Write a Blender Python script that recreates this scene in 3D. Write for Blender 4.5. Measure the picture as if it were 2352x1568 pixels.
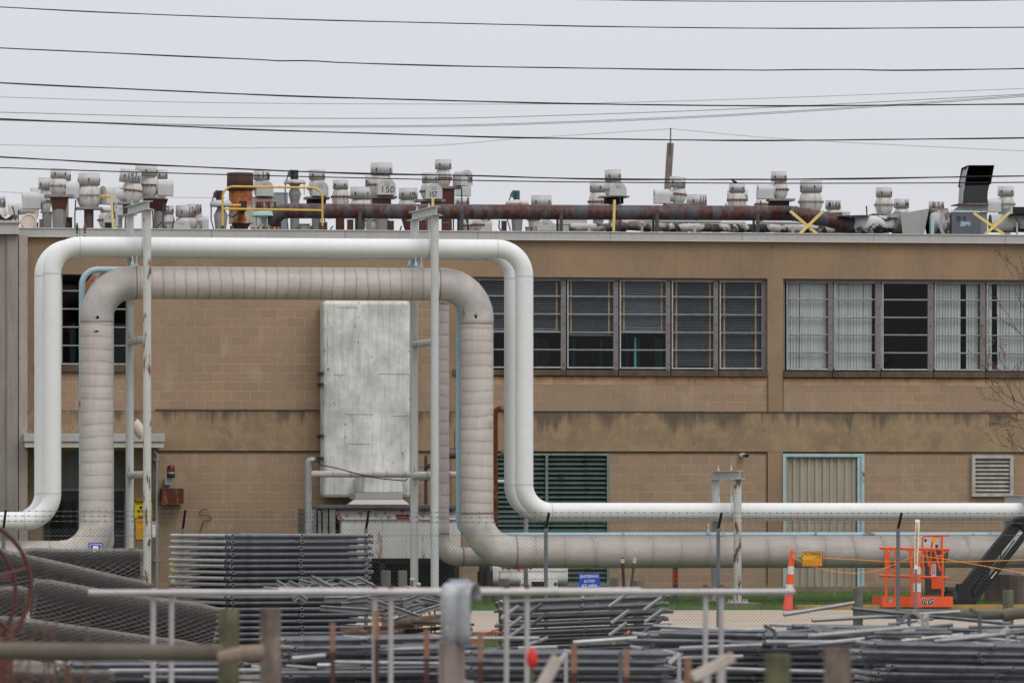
import bpy, math, random
from mathutils import Vector, Matrix
random.seed(7)
R = math.radians
C = bpy.context.scene.collection
for o in list(bpy.data.objects): bpy.data.objects.remove(o)

# ---------------------------------------------------------------- camera
# the photograph measured on a 2352 x 1568 grid: (u, v) below are positions on it
FPX, VH, ZC, TANY = 14000.0, 1190.0, 1.7, 0.15
TH = math.atan(TANY); CT, ST = math.cos(TH), math.sin(TH)
cam_d = bpy.data.cameras.new('camera'); cam = bpy.data.objects.new('camera', cam_d); C.objects.link(cam)
cam_d.sensor_width = 36.0
cam_d.lens = FPX / 2352.0 * 36.0
cam_d.shift_y = (VH - 784.0) / 2352.0
cam_d.clip_start = 0.5; cam_d.clip_end = 3000
cam.location = (0, 0, ZC); cam.rotation_euler = (R(90), 0, -TH)
cam_d.dof.use_dof = True; cam_d.dof.focus_distance = 129.0; cam_d.dof.aperture_fstop = 2.4
bpy.context.scene.camera = cam
sc = bpy.context.scene
sc.view_settings.view_transform = 'Standard'; sc.view_settings.look = 'None'
sc.view_settings.exposure = 0.0; sc.view_settings.gamma = 1.0
sc.render.resolution_x = 1024; sc.render.resolution_y = 682
sc.cycles.max_bounces = 6; sc.cycles.transparent_max_bounces = 12

# ---------------------------------------------------------------- overcast sky
SUN_EL, SUN_ROT = R(51), R(152)
w = bpy.data.worlds.new("World"); sc.world = w; w.use_nodes = True
nt = w.node_tree; nt.nodes.clear()
def wn(t, **k):
    n = nt.nodes.new(t)
    for a, b in k.items(): setattr(n, a, b)
    return n
sky = wn('ShaderNodeTexSky', sky_type='NISHITA'); sky.sun_disc = False
sky.sun_elevation = SUN_EL; sky.sun_rotation = SUN_ROT
bg1 = wn('ShaderNodeBackground'); bg1.inputs[1].default_value = 0.012
nt.links.new(sky.outputs[0], bg1.inputs[0])
# cloud deck: brighter overhead than at the horizon, as a real overcast is
tc = wn('ShaderNodeTexCoord'); sep = wn('ShaderNodeSeparateXYZ'); nt.links.new(tc.outputs['Generated'], sep.inputs[0])
ramp = wn('ShaderNodeValToRGB'); nt.links.new(sep.outputs[2], ramp.inputs[0])
e = ramp.color_ramp.elements
e[0].position = 0.0; e[0].color = (0.71, 0.71, 0.75, 1)
e[1].position = 1.0; e[1].color = (1.45, 1.43, 1.43, 1)
m = ramp.color_ramp.elements.new(0.06); m.color = (0.635, 0.64, 0.69, 1)
m = ramp.color_ramp.elements.new(0.35); m.color = (0.98, 0.97, 0.98, 1)
ns = wn('ShaderNodeTexNoise'); ns.inputs['Scale'].default_value = 2.2; ns.inputs['Detail'].default_value = 3
nt.links.new(tc.outputs['Generated'], ns.inputs['Vector'])
mr = wn('ShaderNodeMapRange'); mr.inputs[1].default_value = 0.3; mr.inputs[2].default_value = 0.7
mr.inputs[3].default_value = 0.965; mr.inputs[4].default_value = 1.03; nt.links.new(ns.outputs[0], mr.inputs[0])
mul = wn('ShaderNodeVectorMath', operation='SCALE'); nt.links.new(ramp.outputs[0], mul.inputs[0]); nt.links.new(mr.outputs[0], mul.inputs['Scale'])
bg2 = wn('ShaderNodeBackground'); bg2.inputs[1].default_value = 1.0; nt.links.new(mul.outputs[0], bg2.inputs[0])
addw = wn('ShaderNodeAddShader'); nt.links.new(bg1.outputs[0], addw.inputs[0]); nt.links.new(bg2.outputs[0], addw.inputs[1])
out = wn('ShaderNodeOutputWorld'); nt.links.new(addw.outputs[0], out.inputs[0])
sd = bpy.data.lights.new('sun', 'SUN'); sd.energy = 1.25; sd.angle = R(30); sd.color = (1, 0.96, 0.92)
so = bpy.data.objects.new('sun', sd); C.objects.link(so)
# sun stands behind the camera's right shoulder, high
so.rotation_euler = Vector((-0.40, 0.75, -1.05)).to_track_quat('-Z', 'Y').to_euler()

# ---------------------------------------------------------------- pixel -> world
def P(u, v, Y):
    a = (u - 1176.0) / FPX; b = (VH - v) / FPX
    t = Y / (CT - a * ST)
    return Vector((t * (a * CT + ST), Y, ZC + b * t))
def X(u, Y): return P(u, VH, Y).x
def Z(v, Y, u=1176): return P(u, v, Y).z
def M(u, Y): # metres per grid unit
    a = (u - 1176.0) / FPX
    return Y / (CT - a * ST) / FPX

# ---------------------------------------------------------------- mesh builder
class MB:
    def __init__(s): s.v = []; s.f = []; s.sm = []; s.uv = []
    def add(s, vs, fs, smooth=False, uvs=None):
        n = len(s.v); s.v += [tuple(p) for p in vs]
        for i, f in enumerate(fs):
            s.f.append(tuple(n + k for k in f)); s.sm.append(smooth)
            s.uv.append(uvs[i] if uvs else None)
    def box(s, x0, x1, y0, y1, z0, z1, mtx=None):
        vs = [Vector((x, y, z)) for x in (x0, x1) for y in (y0, y1) for z in (z0, z1)]
        if mtx: vs = [mtx @ p for p in vs]
        s.add(vs, [(0,1,3,2),(4,6,7,5),(0,4,5,1),(2,3,7,6),(0,2,6,4),(1,5,7,3)]); return s
    def cbox(s, c, size, rot=None):
        m = Matrix.Translation(c) @ (rot.to_4x4() if rot else Matrix.Identity(4))
        a, b, d = [k / 2 for k in size]
        return s.box(-a, a, -b, b, -d, d, m)
    def beam(s, p, q, w, h, up=(0, 0, 1)): # bar of rectangular section
        p = Vector(p); q = Vector(q); d = q - p; L = d.length; x = d.normalized()
        upv = Vector(up)
        if abs(x.dot(upv)) > .98: upv = Vector((0, 1, 0))
        y = upv.cross(x).normalized(); z = x.cross(y)
        m = Matrix((x, y, z)).transposed().to_4x4(); m.translation = p
        return s.box(0, L, -w / 2, w / 2, -h / 2, h / 2, m)
    def ibeam(s, p, q, w, h, t=.012):
        p = Vector(p); q = Vector(q); up = Vector((0, 0, 1))
        s.beam(p, q, t, h - 2 * t)
        o = up * (h / 2 - t / 2)
        s.beam(p + o, q + o, w, t); s.beam(p - o, q - o, w, t); return s
    def tube(s, pts, r, n=10, caps=True, smooth=True, close=False, u0=0.0):
        pts = [Vector(p) for p in pts]; k = len(pts)
        rs = r if isinstance(r, (list, tuple)) else [r] * k
        tang = []
        for i in range(k):
            a = pts[i - 1] if i > 0 else (pts[-1] if close else pts[0]); b = pts[(i + 1) % k] if (i < k - 1 or close) else pts[-1]
            d = b - a
            tang.append(d.normalized() if d.length > 1e-9 else Vector((0, 0, 1)))
        t0 = tang[0]; ref = Vector((0, 1, 0)) if abs(t0.y) < .9 else Vector((1, 0, 0))
        nrm = (ref - t0 * ref.dot(t0)).normalized()
        vs = []; L = u0; Ls = []
        for i in range(k):
            if i > 0:
                L += (pts[i] - pts[i - 1]).length
                nrm = (nrm - tang[i] * nrm.dot(tang[i])).normalized()
            Ls.append(L); b = tang[i].cross(nrm)
            for j in range(n):
                a = 2 * math.pi * j / n
                vs.append(pts[i] + (nrm * math.cos(a) + b * math.sin(a)) * rs[i])
        fs = []; uvs = []
        for i in range(k - 1 + (1 if close else 0)):
            i2 = (i + 1) % k
            for j in range(n):
                j2 = (j + 1) % n
                fs.append((i * n + j, i * n + j2, i2 * n + j2, i2 * n + j))
                ra = rs[i] * 2 * math.pi / n; l2 = Ls[i2] if i2 else L
                uvs.append(((Ls[i], j * ra), (Ls[i], (j + 1) * ra), (l2, (j + 1) * ra), (l2, j * ra)))
        s.add(vs, fs, smooth, uvs)
        if caps and not close:
            s.add([vs[j] for j in range(n)], [tuple(range(n - 1, -1, -1))])
            s.add([vs[(k - 1) * n + j] for j in range(n)], [tuple(range(n))])
        return s
    def hollow(s, p, q, r, th, n=12): # open pipe with a wall
        p = Vector(p); q = Vector(q); d = (q - p).normalized()
        s.tube([p, q], r, n, caps=False)
        s.tube([p + d * .001, q - d * .001], r - th, n, caps=False)
        for e_ in (p, q):
            ref = Vector((0, 1, 0)) if abs(d.y) < .9 else Vector((1, 0, 0))
            nr = (ref - d * ref.dot(d)).normalized(); b = d.cross(nr)
            vs = []
            for j in range(n):
                a = 2 * math.pi * j / n; dd = nr * math.cos(a) + b * math.sin(a)
                vs += [e_ + dd * r, e_ + dd * (r - th)]
            s.add(vs, [(2 * j, 2 * ((j + 1) % n), 2 * ((j + 1) % n) + 1, 2 * j + 1) for j in range(n)])
        return s
    def lathe(s, prof, c, n=24, mtx=None, smooth=True):
        c = Vector(c); vs = []; k = len(prof)
        for r, z in prof:
            for j in range(n):
                a = 2 * math.pi * j / n; p = Vector((r * math.cos(a), r * math.sin(a), z))
                if mtx: p = mtx @ p
                vs.append(c + p)
        fs = []
        for i in range(k - 1):
            for j in range(n):
                j2 = (j + 1) % n; fs.append((i * n + j, i * n + j2, (i + 1) * n + j2, (i + 1) * n + j))
        s.add(vs, fs, smooth); return s
    def prism(s, poly, axis, a0, a1, smooth=False): # poly = [(p,q)] extruded along axis
        n = len(poly); vs = []
        for a in (a0, a1):
            for p, q in poly:
                vs.append({'x': (a, p, q), 'y': (p, a, q), 'z': (p, q, a)}[axis])
        s.add(vs, [tuple(range(n)), tuple(range(2 * n - 1, n - 1, -1))])
        s.add(vs, [(i, (i + 1) % n, n + (i + 1) % n, n + i) for i in range(n)], smooth); return s
    def quad(s, a, b, c, d): s.add([a, b, c, d], [(0, 1, 2, 3)]); return s
    def build(s, name, mt, parent=None, bevel=0, at=None):
        me = bpy.data.meshes.new(name)
        off = Vector((0, 0, 0))
        if parent is not None:
            r = parent
            while r is not None: off = off + Vector(r.location); r = r.parent
        elif at is not None: off = Vector(at)
        else:
            xs = [p[0] for p in s.v]; ys = [p[1] for p in s.v]; zs = [p[2] for p in s.v]
            off = Vector(((min(xs) + max(xs)) / 2, (min(ys) + max(ys)) / 2, min(zs)))
        me.from_pydata([(p[0] - off.x, p[1] - off.y, p[2] - off.z) for p in s.v], [], s.f)
        me.polygons.foreach_set('use_smooth', s.sm)
        if any(u is not None for u in s.uv):
            ul = me.uv_layers.new(name='UVMap'); flat = []
            for f, u in zip(s.f, s.uv):
                if u is None: flat += [0.0] * (2 * len(f))
                else:
                    for q in u: flat += [q[0], q[1]]
            ul.data.foreach_set('uv', flat)
        me.update()
        if mt: me.materials.append(mt)
        o = bpy.data.objects.new(name, me); C.objects.link(o)
        if parent is not None: o.parent = parent
        else: o.location = off
        if bevel:
            b = o.modifiers.new('bevel', 'BEVEL'); b.width = bevel; b.segments = 2; b.limit_method = 'ANGLE'; b.angle_limit = R(50)
        return o

def tag(o, label, cat, group=None):
    o['label'] = label; o['category'] = cat
    if group: o['group'] = group
    return o
def thing(name, label, cat, loc, group=None):
    o = bpy.data.objects.new(name, None); C.objects.link(o); o.location = loc
    o.empty_display_size = .2
    return tag(o, label, cat, group)
def lab(o, t): o['label'] = t; return o
def struct(o, k='structure'): o['kind'] = k; return o
def kids(o): return [c for c in bpy.data.objects if c.parent == o]
def dup(root, loc, rotz=None, label=None, rx=None, ry=None):
    r = root.copy(); C.objects.link(r); r.location = loc
    e_ = list(r.rotation_euler)
    if rx is not None: e_[0] = rx
    if ry is not None: e_[1] = ry
    if rotz is not None: e_[2] = rotz
    r.rotation_euler = e_
    if label: r['label'] = label
    for ch in kids(root):
        c = ch.copy(); C.objects.link(c); c.parent = r
        for g in kids(ch):
            d = g.copy(); C.objects.link(d); d.parent = c
    return r
def fillet(pts, rad, n=10): # round the corners of a polyline
    pts = [Vector(p) for p in pts]; o = [pts[0]]
    for i in range(1, len(pts) - 1):
        r = rad[i - 1] if isinstance(rad, (list, tuple)) else rad
        a, b, c = pts[i - 1], pts[i], pts[i + 1]
        d1 = (a - b).normalized(); d2 = (c - b).normalized(); ang = d1.angle(d2)
        if abs(math.pi - ang) < .02: o.append(b); continue
        t = r / math.tan(ang / 2)
        p1 = b + d1 * t; p2 = b + d2 * t
        cen = b + (d1 + d2).normalized() * (r / math.sin(ang / 2))
        va = p1 - cen; vb = p2 - cen; tot = va.angle(vb); ax = va.cross(vb).normalized()
        for k in range(n + 1):
            o.append(cen + Matrix.Rotation(tot * k / n, 3, ax) @ va)
    o.append(pts[-1]); return o
def densify(pts, step):
    o = [Vector(pts[0])]
    for a, b in zip(pts, pts[1:]):
        a = Vector(a); b = Vector(b); k = max(1, int((b - a).length / step))
        for i in range(1, k + 1): o.append(a.lerp(b, i / k))
    return o
def text(body, size, loc, mt, parent, name='lettering', align='CENTER', rot=(R(90), 0, 0), shear=0, bold=0, depth=.002, squash=1.0, spacing=1.0):
    cu = bpy.data.curves.new('t', 'FONT'); cu.body = body; cu.size = size; cu.align_x = align; cu.align_y = 'CENTER'
    cu.shear = shear; cu.offset = bold; cu.extrude = depth; cu.space_character = spacing
    t = bpy.data.objects.new('t', cu); C.objects.link(t)
    dg = bpy.context.evaluated_depsgraph_get()
    me = bpy.data.meshes.new_from_object(t.evaluated_get(dg)); bpy.data.objects.remove(t)
    o = bpy.data.objects.new(name, me); C.objects.link(o); me.materials.clear(); me.materials.append(mt)
    me.name = name
    off = Vector((0, 0, 0)); r = parent
    while r is not None: off = off + Vector(r.location); r = r.parent
    o.parent = parent; o.location = Vector(loc) - off; o.rotation_euler = rot; o.scale = (squash, 1, 1)
    return o

# ---------------------------------------------------------------- materials
class N:
    def __init__(s, name):
        s.m = bpy.data.materials.new(name); s.m.use_nodes = True; s.t = s.m.node_tree
        s.b = s.t.nodes['Principled BSDF']; s.L = s.t.links
    def n(s, ty, **k):
        x = s.t.nodes.new(ty)
        for a, b in k.items(): setattr(x, a, b)
        return x
    def coord(s, kind='obj', scale=(1, 1, 1), loc=(0, 0, 0)):
        mp = s.n('ShaderNodeMapping'); mp.inputs['Scale'].default_value = scale; mp.inputs['Location'].default_value = loc
        if kind == 'pos': s.L.new(s.n('ShaderNodeNewGeometry').outputs['Position'], mp.inputs['Vector'])
        else: s.L.new(s.n('ShaderNodeTexCoord').outputs[{'obj': 'Object', 'uv': 'UV', 'gen': 'Generated'}[kind]], mp.inputs['Vector'])
        return mp.outputs[0]
    def noise(s, vec, scale, detail=5, rough=.55, dist=0):
        x = s.n('ShaderNodeTexNoise'); x.inputs['Scale'].default_value = scale; x.inputs['Detail'].default_value = detail
        x.inputs['Roughness'].default_value = rough; x.inputs['Distortion'].default_value = dist
        s.L.new(vec, x.inputs['Vector']); return x.outputs[0]
    def ramp(s, fac, a, b, lo=0.0, hi=1.0):
        x = s.n('ShaderNodeMapRange'); x.clamp = True
        for i, q in enumerate((a, b, lo, hi)): x.inputs[i + 1].default_value = q
        s.L.new(fac, x.inputs[0]); return x.outputs[0]
    def mix(s, fac, a, b):
        x = s.n('ShaderNodeMix', data_type='RGBA')
        for sock, val in ((x.inputs[0], fac), (x.inputs[6], a), (x.inputs[7], b)):
            if isinstance(val, (int, float)): sock.default_value = val
            elif isinstance(val, tuple): sock.default_value = (*val[:3], 1)
            else: s.L.new(val, sock)
        return x.outputs[2]
    def math(s, op, a, b=None):
        x = s.n('ShaderNodeMath', operation=op)
        for i, val in enumerate((a, b)):
            if val is None: continue
            if isinstance(val, (int, float)): x.inputs[i].default_value = val
            else: s.L.new(val, x.inputs[i])
        return x.outputs[0]
    def bump(s, h, strength=.3, dist=.01):
        x = s.n('ShaderNodeBump'); x.inputs['Strength'].default_value = strength; x.inputs['Distance'].default_value = dist
        s.L.new(h, x.inputs['Height']); s.L.new(x.outputs[0], s.b.inputs['Normal'])
    def fin(s, col, rough=.6, metal=0.0, spec=None):
        if isinstance(col, tuple): s.b.inputs['Base Color'].default_value = (*col[:3], 1)
        else: s.L.new(col, s.b.inputs['Base Color'])
        if isinstance(rough, (int, float)): s.b.inputs['Roughness'].default_value = rough
        else: s.L.new(rough, s.b.inputs['Roughness'])
        s.b.inputs['Metallic'].default_value = metal
        s.b.inputs['Specular IOR Level'].default_value = .28 if spec is None else spec
        return s.m

def weather(name, base, dark, amt=.5, scale=3.0, rust=None, ramt=.0, rscale=4.0, rough=.55, metal=0.0, streak=.4, kind='obj', bump=.15, speck=0.0, speckc=(.03, .02, .015), rstretch=(1, 1, .45)):
    x = N(name); c = x.coord(kind)
    col = x.mix(x.math('MULTIPLY', x.ramp(x.noise(c, scale, 7, .6), .35, .68), amt), base, dark)
    if streak:
        cs = x.coord(kind, (7, 7, .55))
        col = x.mix(x.math('MULTIPLY', x.ramp(x.noise(cs, 1.6, 5, .6), .48, .75), streak), col, tuple(d * .75 for d in dark))
    fine = x.noise(c, scale * 14, 4, .6)
    col = x.mix(x.math('MULTIPLY', x.ramp(fine, .35, .7), .12), col, tuple(d * .6 for d in dark))
    if rust:
        cr = x.coord(kind, rstretch, (3, 1, 7))
        rn = x.noise(cr, rscale, 9, .62, .35)
        th = .74 - .5 * ramt
        k = x.ramp(rn, th, th + .07)
        rcol = x.mix(x.ramp(x.noise(c, rscale * 4, 4), .35, .65), rust, tuple(q * .4 for q in rust))
        col = x.mix(k, col, rcol)
    if speck:
        sp = x.noise(x.coord(kind, (1, 1, .8), (9, 2, 1)), scale * 7, 3, .5)
        th = .78 - .25 * speck
        col = x.mix(x.ramp(sp, th, th + .03), col, speckc)
    if bump: x.bump(x.math('ADD', x.noise(c, scale * 5, 5), x.math('MULTIPLY', fine, .3)), bump, .01)
    return x.fin(col, x.ramp(fine, .2, .8, max(.05, rough - .12), min(1, rough + .12)), metal)
def plain(name, col, rough=.5, metal=0.0, var=.25, scale=6, bump=0.0):
    x = N(name); c = x.coord('obj')
    k = x.ramp(x.noise(c, scale, 5), .3, .7)
    cc = x.mix(k, col, tuple(q * (1 - var) for q in col))
    if bump: x.bump(x.noise(c, scale * 3, 4), bump, .01)
    return x.fin(cc, rough, metal)

CONC = (.285, .195, .120); CONC_D = (.150, .112, .080)
m_conc = weather('tan_painted_concrete', CONC, (.215, .152, .10), 1.0, .8, rough=.85, kind='pos', streak=.25, bump=.25, speck=.12, speckc=(.07, .05, .035))
def block_mat(name, c1, c2, mortar, dirt):
    x = N(name)
    g = x.n('ShaderNodeNewGeometry'); sp = x.n('ShaderNodeSeparateXYZ'); x.L.new(g.outputs['Position'], sp.inputs[0])
    cb = x.n('ShaderNodeCombineXYZ'); x.L.new(x.math('ADD', sp.outputs[0], .117 + 40), cb.inputs[0])
    x.L.new(x.math('ADD', sp.outputs[2], 20.3 - ((Z(942, 134.83, 600)) % .2032)), cb.inputs[1])
    b = x.n('ShaderNodeTexBrick'); b.offset = .5
    for k, v_ in (('Scale', 1), ('Mortar Size', .0072), ('Mortar Smooth', .3), ('Bias', 0), ('Brick Width', .4064), ('Row Height', .2032)): b.inputs[k].default_value = v_
    b.inputs['Color1'].default_value = (*c1, 1); b.inputs['Color2'].default_value = (*c2, 1); b.inputs['Mortar'].default_value = (*mortar, 1)
    x.L.new(cb.outputs[0], b.inputs['Vector'])
    pos = x.coord('pos')
    # mortar shows pale in places and vanishes under paint in others
    plainc = x.mix(x.ramp(x.noise(pos, .8, 4), .35, .7), tuple((a + q) / 2 for a, q in zip(c1, c2)), dirt)
    k = x.math('MULTIPLY', x.ramp(x.noise(pos, 1.7, 5, .6), .38, .75), .6)
    col = x.mix(k, b.outputs['Color'], plainc)
    col = x.mix(x.ramp(x.noise(x.coord('pos', (3, 3, .35), (4, 0, 2)), 1.3, 5), .55, .8, 0, .45), col, dirt)
    col = x.mix(x.ramp(x.noise(pos, .45, 5, .6), .45, .65, 0, .5), col, tuple(q * .84 for q in dirt))
    col = x.mix(x.ramp(x.noise(x.coord('pos', (1, 1, .5), (7, 7, 7)), 2.6, 6, .65), .56, .66, 0, .35), col, (.41, .33, .25))
    col = x.mix(x.ramp(x.noise(pos, 22, 4), .35, .7, 0, .22), col, tuple(q * .72 for q in c1))
    col = x.mix(x.ramp(x.noise(pos, 6, 3, .5), .69, .72, 0, .5), col, tuple(min(1, q * 1.25) for q in c1))
    h = x.math('ADD', x.math('MULTIPLY', b.outputs['Fac'], -1.0), x.math('MULTIPLY', x.noise(pos, 30, 4), .35))
    x.bump(h, .45, .008)
    return x.fin(col, .88)
m_block = block_mat('painted_concrete_block', (.330, .226, .148), (.270, .190, .130), (.41, .325, .23), (.285, .213, .147))
def stain_mat(name, zt, zb, base, dirt, dens=.5, s=1.0):
    x = N(name); pos = x.coord('pos'); g = x.n('ShaderNodeNewGeometry'); sp = x.n('ShaderNodeSeparateXYZ'); x.L.new(g.outputs['Position'], sp.inputs[0])
    col = x.mix(x.ramp(x.noise(pos, .7, 6, .6), .35, .65), base, tuple(q * .78 for q in base))
    col = x.mix(x.ramp(x.noise(pos, 3.2, 6, .65), .45, .6, 0, .6), col, tuple(min(1, q * 1.25) for q in base))
    dn = x.ramp(sp.outputs[2], zb, zt)            # runs hang from the ledge above
    n1 = x.noise(x.coord('pos', (2.4 * s, 1, .30)), 1.3, 6, .62)
    k = x.math('MULTIPLY', x.ramp(x.math('ADD', n1, x.math('MULTIPLY', dn, .34)), .84 - .26 * dens, 1.02 - .26 * dens), .8)
    col = x.mix(k, col, dirt)
    col = x.mix(x.ramp(x.noise(x.coord('pos', (5, 1, .5), (3, 3, 3)), 1.6, 4), .62, .7, 0, .4), col, tuple(min(1, q * 1.3) for q in base))
    col = x.mix(x.ramp(x.noise(pos, 9, 3, .5), .73, .75), col, (.05, .04, .03))
    x.bump(x.noise(pos, 14, 6), .3, .01)
    return x.fin(col, .88)
m_band = stain_mat('stained_concrete_band', Z(944, 134.8), Z(1000, 134.8), (.265, .19, .118), (.078, .064, .050), .70)
m_strip = stain_mat('painted_strip_under_sill', Z(860, 134.8), Z(900, 134.8), (.36, .235, .135), (.12, .09, .06), .3, 1.6)
m_sill = weather('dark_weathered_sill', (.12, .088, .062), (.055, .042, .034), .8, 3, kind='pos', rough=.9, streak=.5, bump=.4)
m_fascia = weather('grey_fascia_metal', (.415, .410, .400), (.33, .32, .31), .5, .9, kind='pos', rough=.5, streak=.35, bump=.05)
m_clad = weather('taupe_ribbed_cladding', (.285, .255, .235), (.20, .175, .16), .6, 1.1, kind='pos', rough=.55, streak=.6, bump=.05)
m_trim = weather('pale_corner_trim', (.36, .32, .29), (.27, .22, .18), .7, 1.3, kind='pos', rough=.5, streak=.5, speck=.1, bump=.05)
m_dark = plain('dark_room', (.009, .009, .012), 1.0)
m_black = plain('black_opening', (.008, .008, .009), .9)
m_winframe = weather('chalky_window_frame', (.42, .43, .43), (.20, .20, .20), .6, 9, kind='pos', rough=.55, bump=.1, streak=.3)
m_mull = weather('grey_blue_mullion', (.175, .175, .185), (.17, .13, .115), .8, 2, (.22, .10, .06), .22, 2.5, kind='pos', rough=.6, bump=.1)
m_slat = plain('blind_slat', (.30, .31, .33), .45, 0, .2)
m_tape = weather('blind_tape', (.50, .36, .20), (.42, .20, .08), .9, 3, rough=.9, streak=0, bump=0)
m_vane = weather('vertical_vane', (.64, .64, .60), (.50, .50, .47), .5, 1.4, rough=.8, streak=.3, bump=0)
m_tealcol = plain('teal_column', (.04, .17, .15), .5)
m_greycol = plain('grey_column', (.10, .10, .10), .6)
m_louv = weather('teal_louvre_paint', (.078, .128, .120), (.06, .08, .06), .8, 2.3, (.075, .05, .03), .30, 3, rough=.6, kind='pos', bump=.1, streak=.3)
m_louvf = weather('faded_teal_frame', (.16, .24, .21), (.12, .13, .10), .7, 3, (.20, .10, .05), .35, 5, rough=.6, kind='pos', bump=.1)
m_ltblue = weather('pale_blue_frame', (.36, .50, .52), (.28, .36, .36), .6, 3, (.22, .12, .08), .2, 6, rough=.6, kind='pos', bump=.1)
m_corr = weather('beige_corrugated', (.355, .315, .250), (.26, .22, .17), .6, 1.5, rough=.6, kind='pos', bump=.05, streak=.5)
m_lgrey = weather('pale_grey_louvre', (.46, .45, .42), (.24, .22, .19), .7, 4, (.20, .10, .05), .12, 5, rough=.55, kind='pos', bump=.1)
gx = N('window_glass'); gl = gx.n('ShaderNodeBsdfGlossy'); gl.inputs['Roughness'].default_value = .03; gl.inputs['Color'].default_value = (.9, .95, 1, 1)
tr = gx.n('ShaderNodeBsdfTransparent'); tr.inputs[0].default_value = (.80, .84, .86, 1)
mxs = gx.n('ShaderNodeMixShader'); mxs.inputs[0].default_value = .018
gx.L.new(tr.outputs[0], mxs.inputs[1]); gx.L.new(gl.outputs[0], mxs.inputs[2]); gx.L.new(mxs.outputs[0], gx.t.nodes['Material Output'].inputs[0])
m_glass = gx.m

# ---------------------------------------------------------------- ground
PROF = [(-120, -1.35), (40, -1.35), (90, -1.2), (100, -1.1), (104, -1.0), (109, -.80), (112.3, -.47), (122.2, -.185), (125.7, -.215), (126.6, -.16), (133, 0), (170, 0), (900, 0)]
def ground_z(y):
    for (a, za), (b, zb) in zip(PROF, PROF[1:]):
        if a <= y <= b: return za + (zb - za) * (y - a) / (b - a)
    return 0
gm = N('grassy_ground'); pos = gm.coord('pos')
cg = gm.mix(gm.ramp(gm.noise(pos, 1.2, 6), .35, .65), (.050, .085, .022), (.075, .10, .035))
cg = gm.mix(gm.ramp(gm.noise(pos, 9, 6, .7), .55, .7), cg, (.12, .10, .06))
gm.bump(gm.noise(pos, 20, 5), .6, .03); m_ground = gm.fin(cg, .95)
g = MB(); ys = []
for (a, _), (b, _) in zip(PROF, PROF[1:]):
    k = max(1, min(12, int((b - a) / 1.0))); ys += [a + (b - a) * i / k for i in range(k)]
ys.append(900); xs = [-400, -60, -20, 0, 10, 20, 30, 40, 50, 90, 440]
rows = [[(x_, y, ground_z(y)) for x_ in xs] for y in ys]
vs = [p for r in rows for p in r]; nx = len(xs)
g.add(vs, [(i * nx + j, i * nx + j + 1, (i + 1) * nx + j + 1, (i + 1) * nx + j) for i in range(len(ys) - 1) for j in range(nx - 1)])
struct(g.build('ground', m_ground, at=(0, 0, 0)))
# gravel yard in front of the fence
gv = N('yard_gravel'); pos = gv.coord('pos')
vor = gv.n('ShaderNodeTexVoronoi'); vor.inputs['Scale'].default_value = 26; gv.L.new(pos, vor.inputs['Vector'])
cgv = gv.mix(gv.ramp(vor.outputs['Distance'], .1, .6), (.10, .092, .085), (.24, .225, .205))
cgv = gv.mix(gv.ramp(gv.noise(pos, 1.1, 5), .4, .7, 0, .6), cgv, (.10, .085, .065))
gv.bump(vor.outputs['Distance'], .6, .03); m_gravel = gv.fin(cgv, .95)
def sheet(name, x0, x1, ya, yb, lift, mt, n=8):
    b = MB(); ys_ = sorted(set([ya + (yb - ya) * i / n for i in range(n + 1)] + [p[0] for p in PROF if ya < p[0] < yb]))
    vs = [(x_, y, ground_z(y) + lift) for y in ys_ for x_ in (x0, x1)]
    b.add(vs, [(2 * i, 2 * i + 1, 2 * i + 3, 2 * i + 2) for i in range(len(ys_) - 1)])
    return struct(b.build(name, mt, at=(0, 0, 0)))
sheet('yard_gravel', -60, 90, 20, 108.5, .012, m_gravel)
rd = N('pale_concrete_road'); pos = rd.coord('pos')
cr_ = rd.mix(rd.ramp(rd.noise(rd.coord('pos', (.25, 1.6, 1)), 1.2, 7, .65), .35, .65), (.40, .335, .27), (.30, .25, .20))
cr_ = rd.mix(rd.ramp(rd.noise(pos, 28, 4), .5, .7, 0, .35), cr_, (.22, .19, .16)); rd.bump(rd.noise(pos, 30, 4), .3, .01)
m_road = rd.fin(cr_, .9)
ROADX = X(1830, 118)
sheet('road', -60, 90, 112.9, 122.2, .02, m_road)
m_mark = weather('worn_white_marking', (.62, .60, .56), (.42, .37, .32), .7, 3, kind='pos', rough=.8, bump=0)
sheet('road_marking', -60, 90, 120.6, 120.75, .025, m_mark, 2)
sheet('road_marking', -60, 90, 114.2, 114.35, .025, m_mark, 2)
kb = MB(); zk = ground_z(112.8)
kb.box(-60, 90, 112.62, 112.88, zk - .35, zk + .035)
struct(kb.build('kerb', weather('kerb_concrete', (.24, .20, .155), (.10, .085, .07), .8, 5, kind='pos', rough=.95, bump=.6), bevel=.01))
kb = MB(); zk = ground_z(122.35)
kb.box(X(1830, 122.3), 90, 122.22, 122.45, zk - .2, zk + .12)
m_ykerb = weather('yellow_kerb_paint', (.42, .26, .05), (.22, .16, .09), .8, 5, kind='pos', rough=.95, bump=.6)
struct(kb.build('kerb', m_ykerb, bevel=.01))
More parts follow.
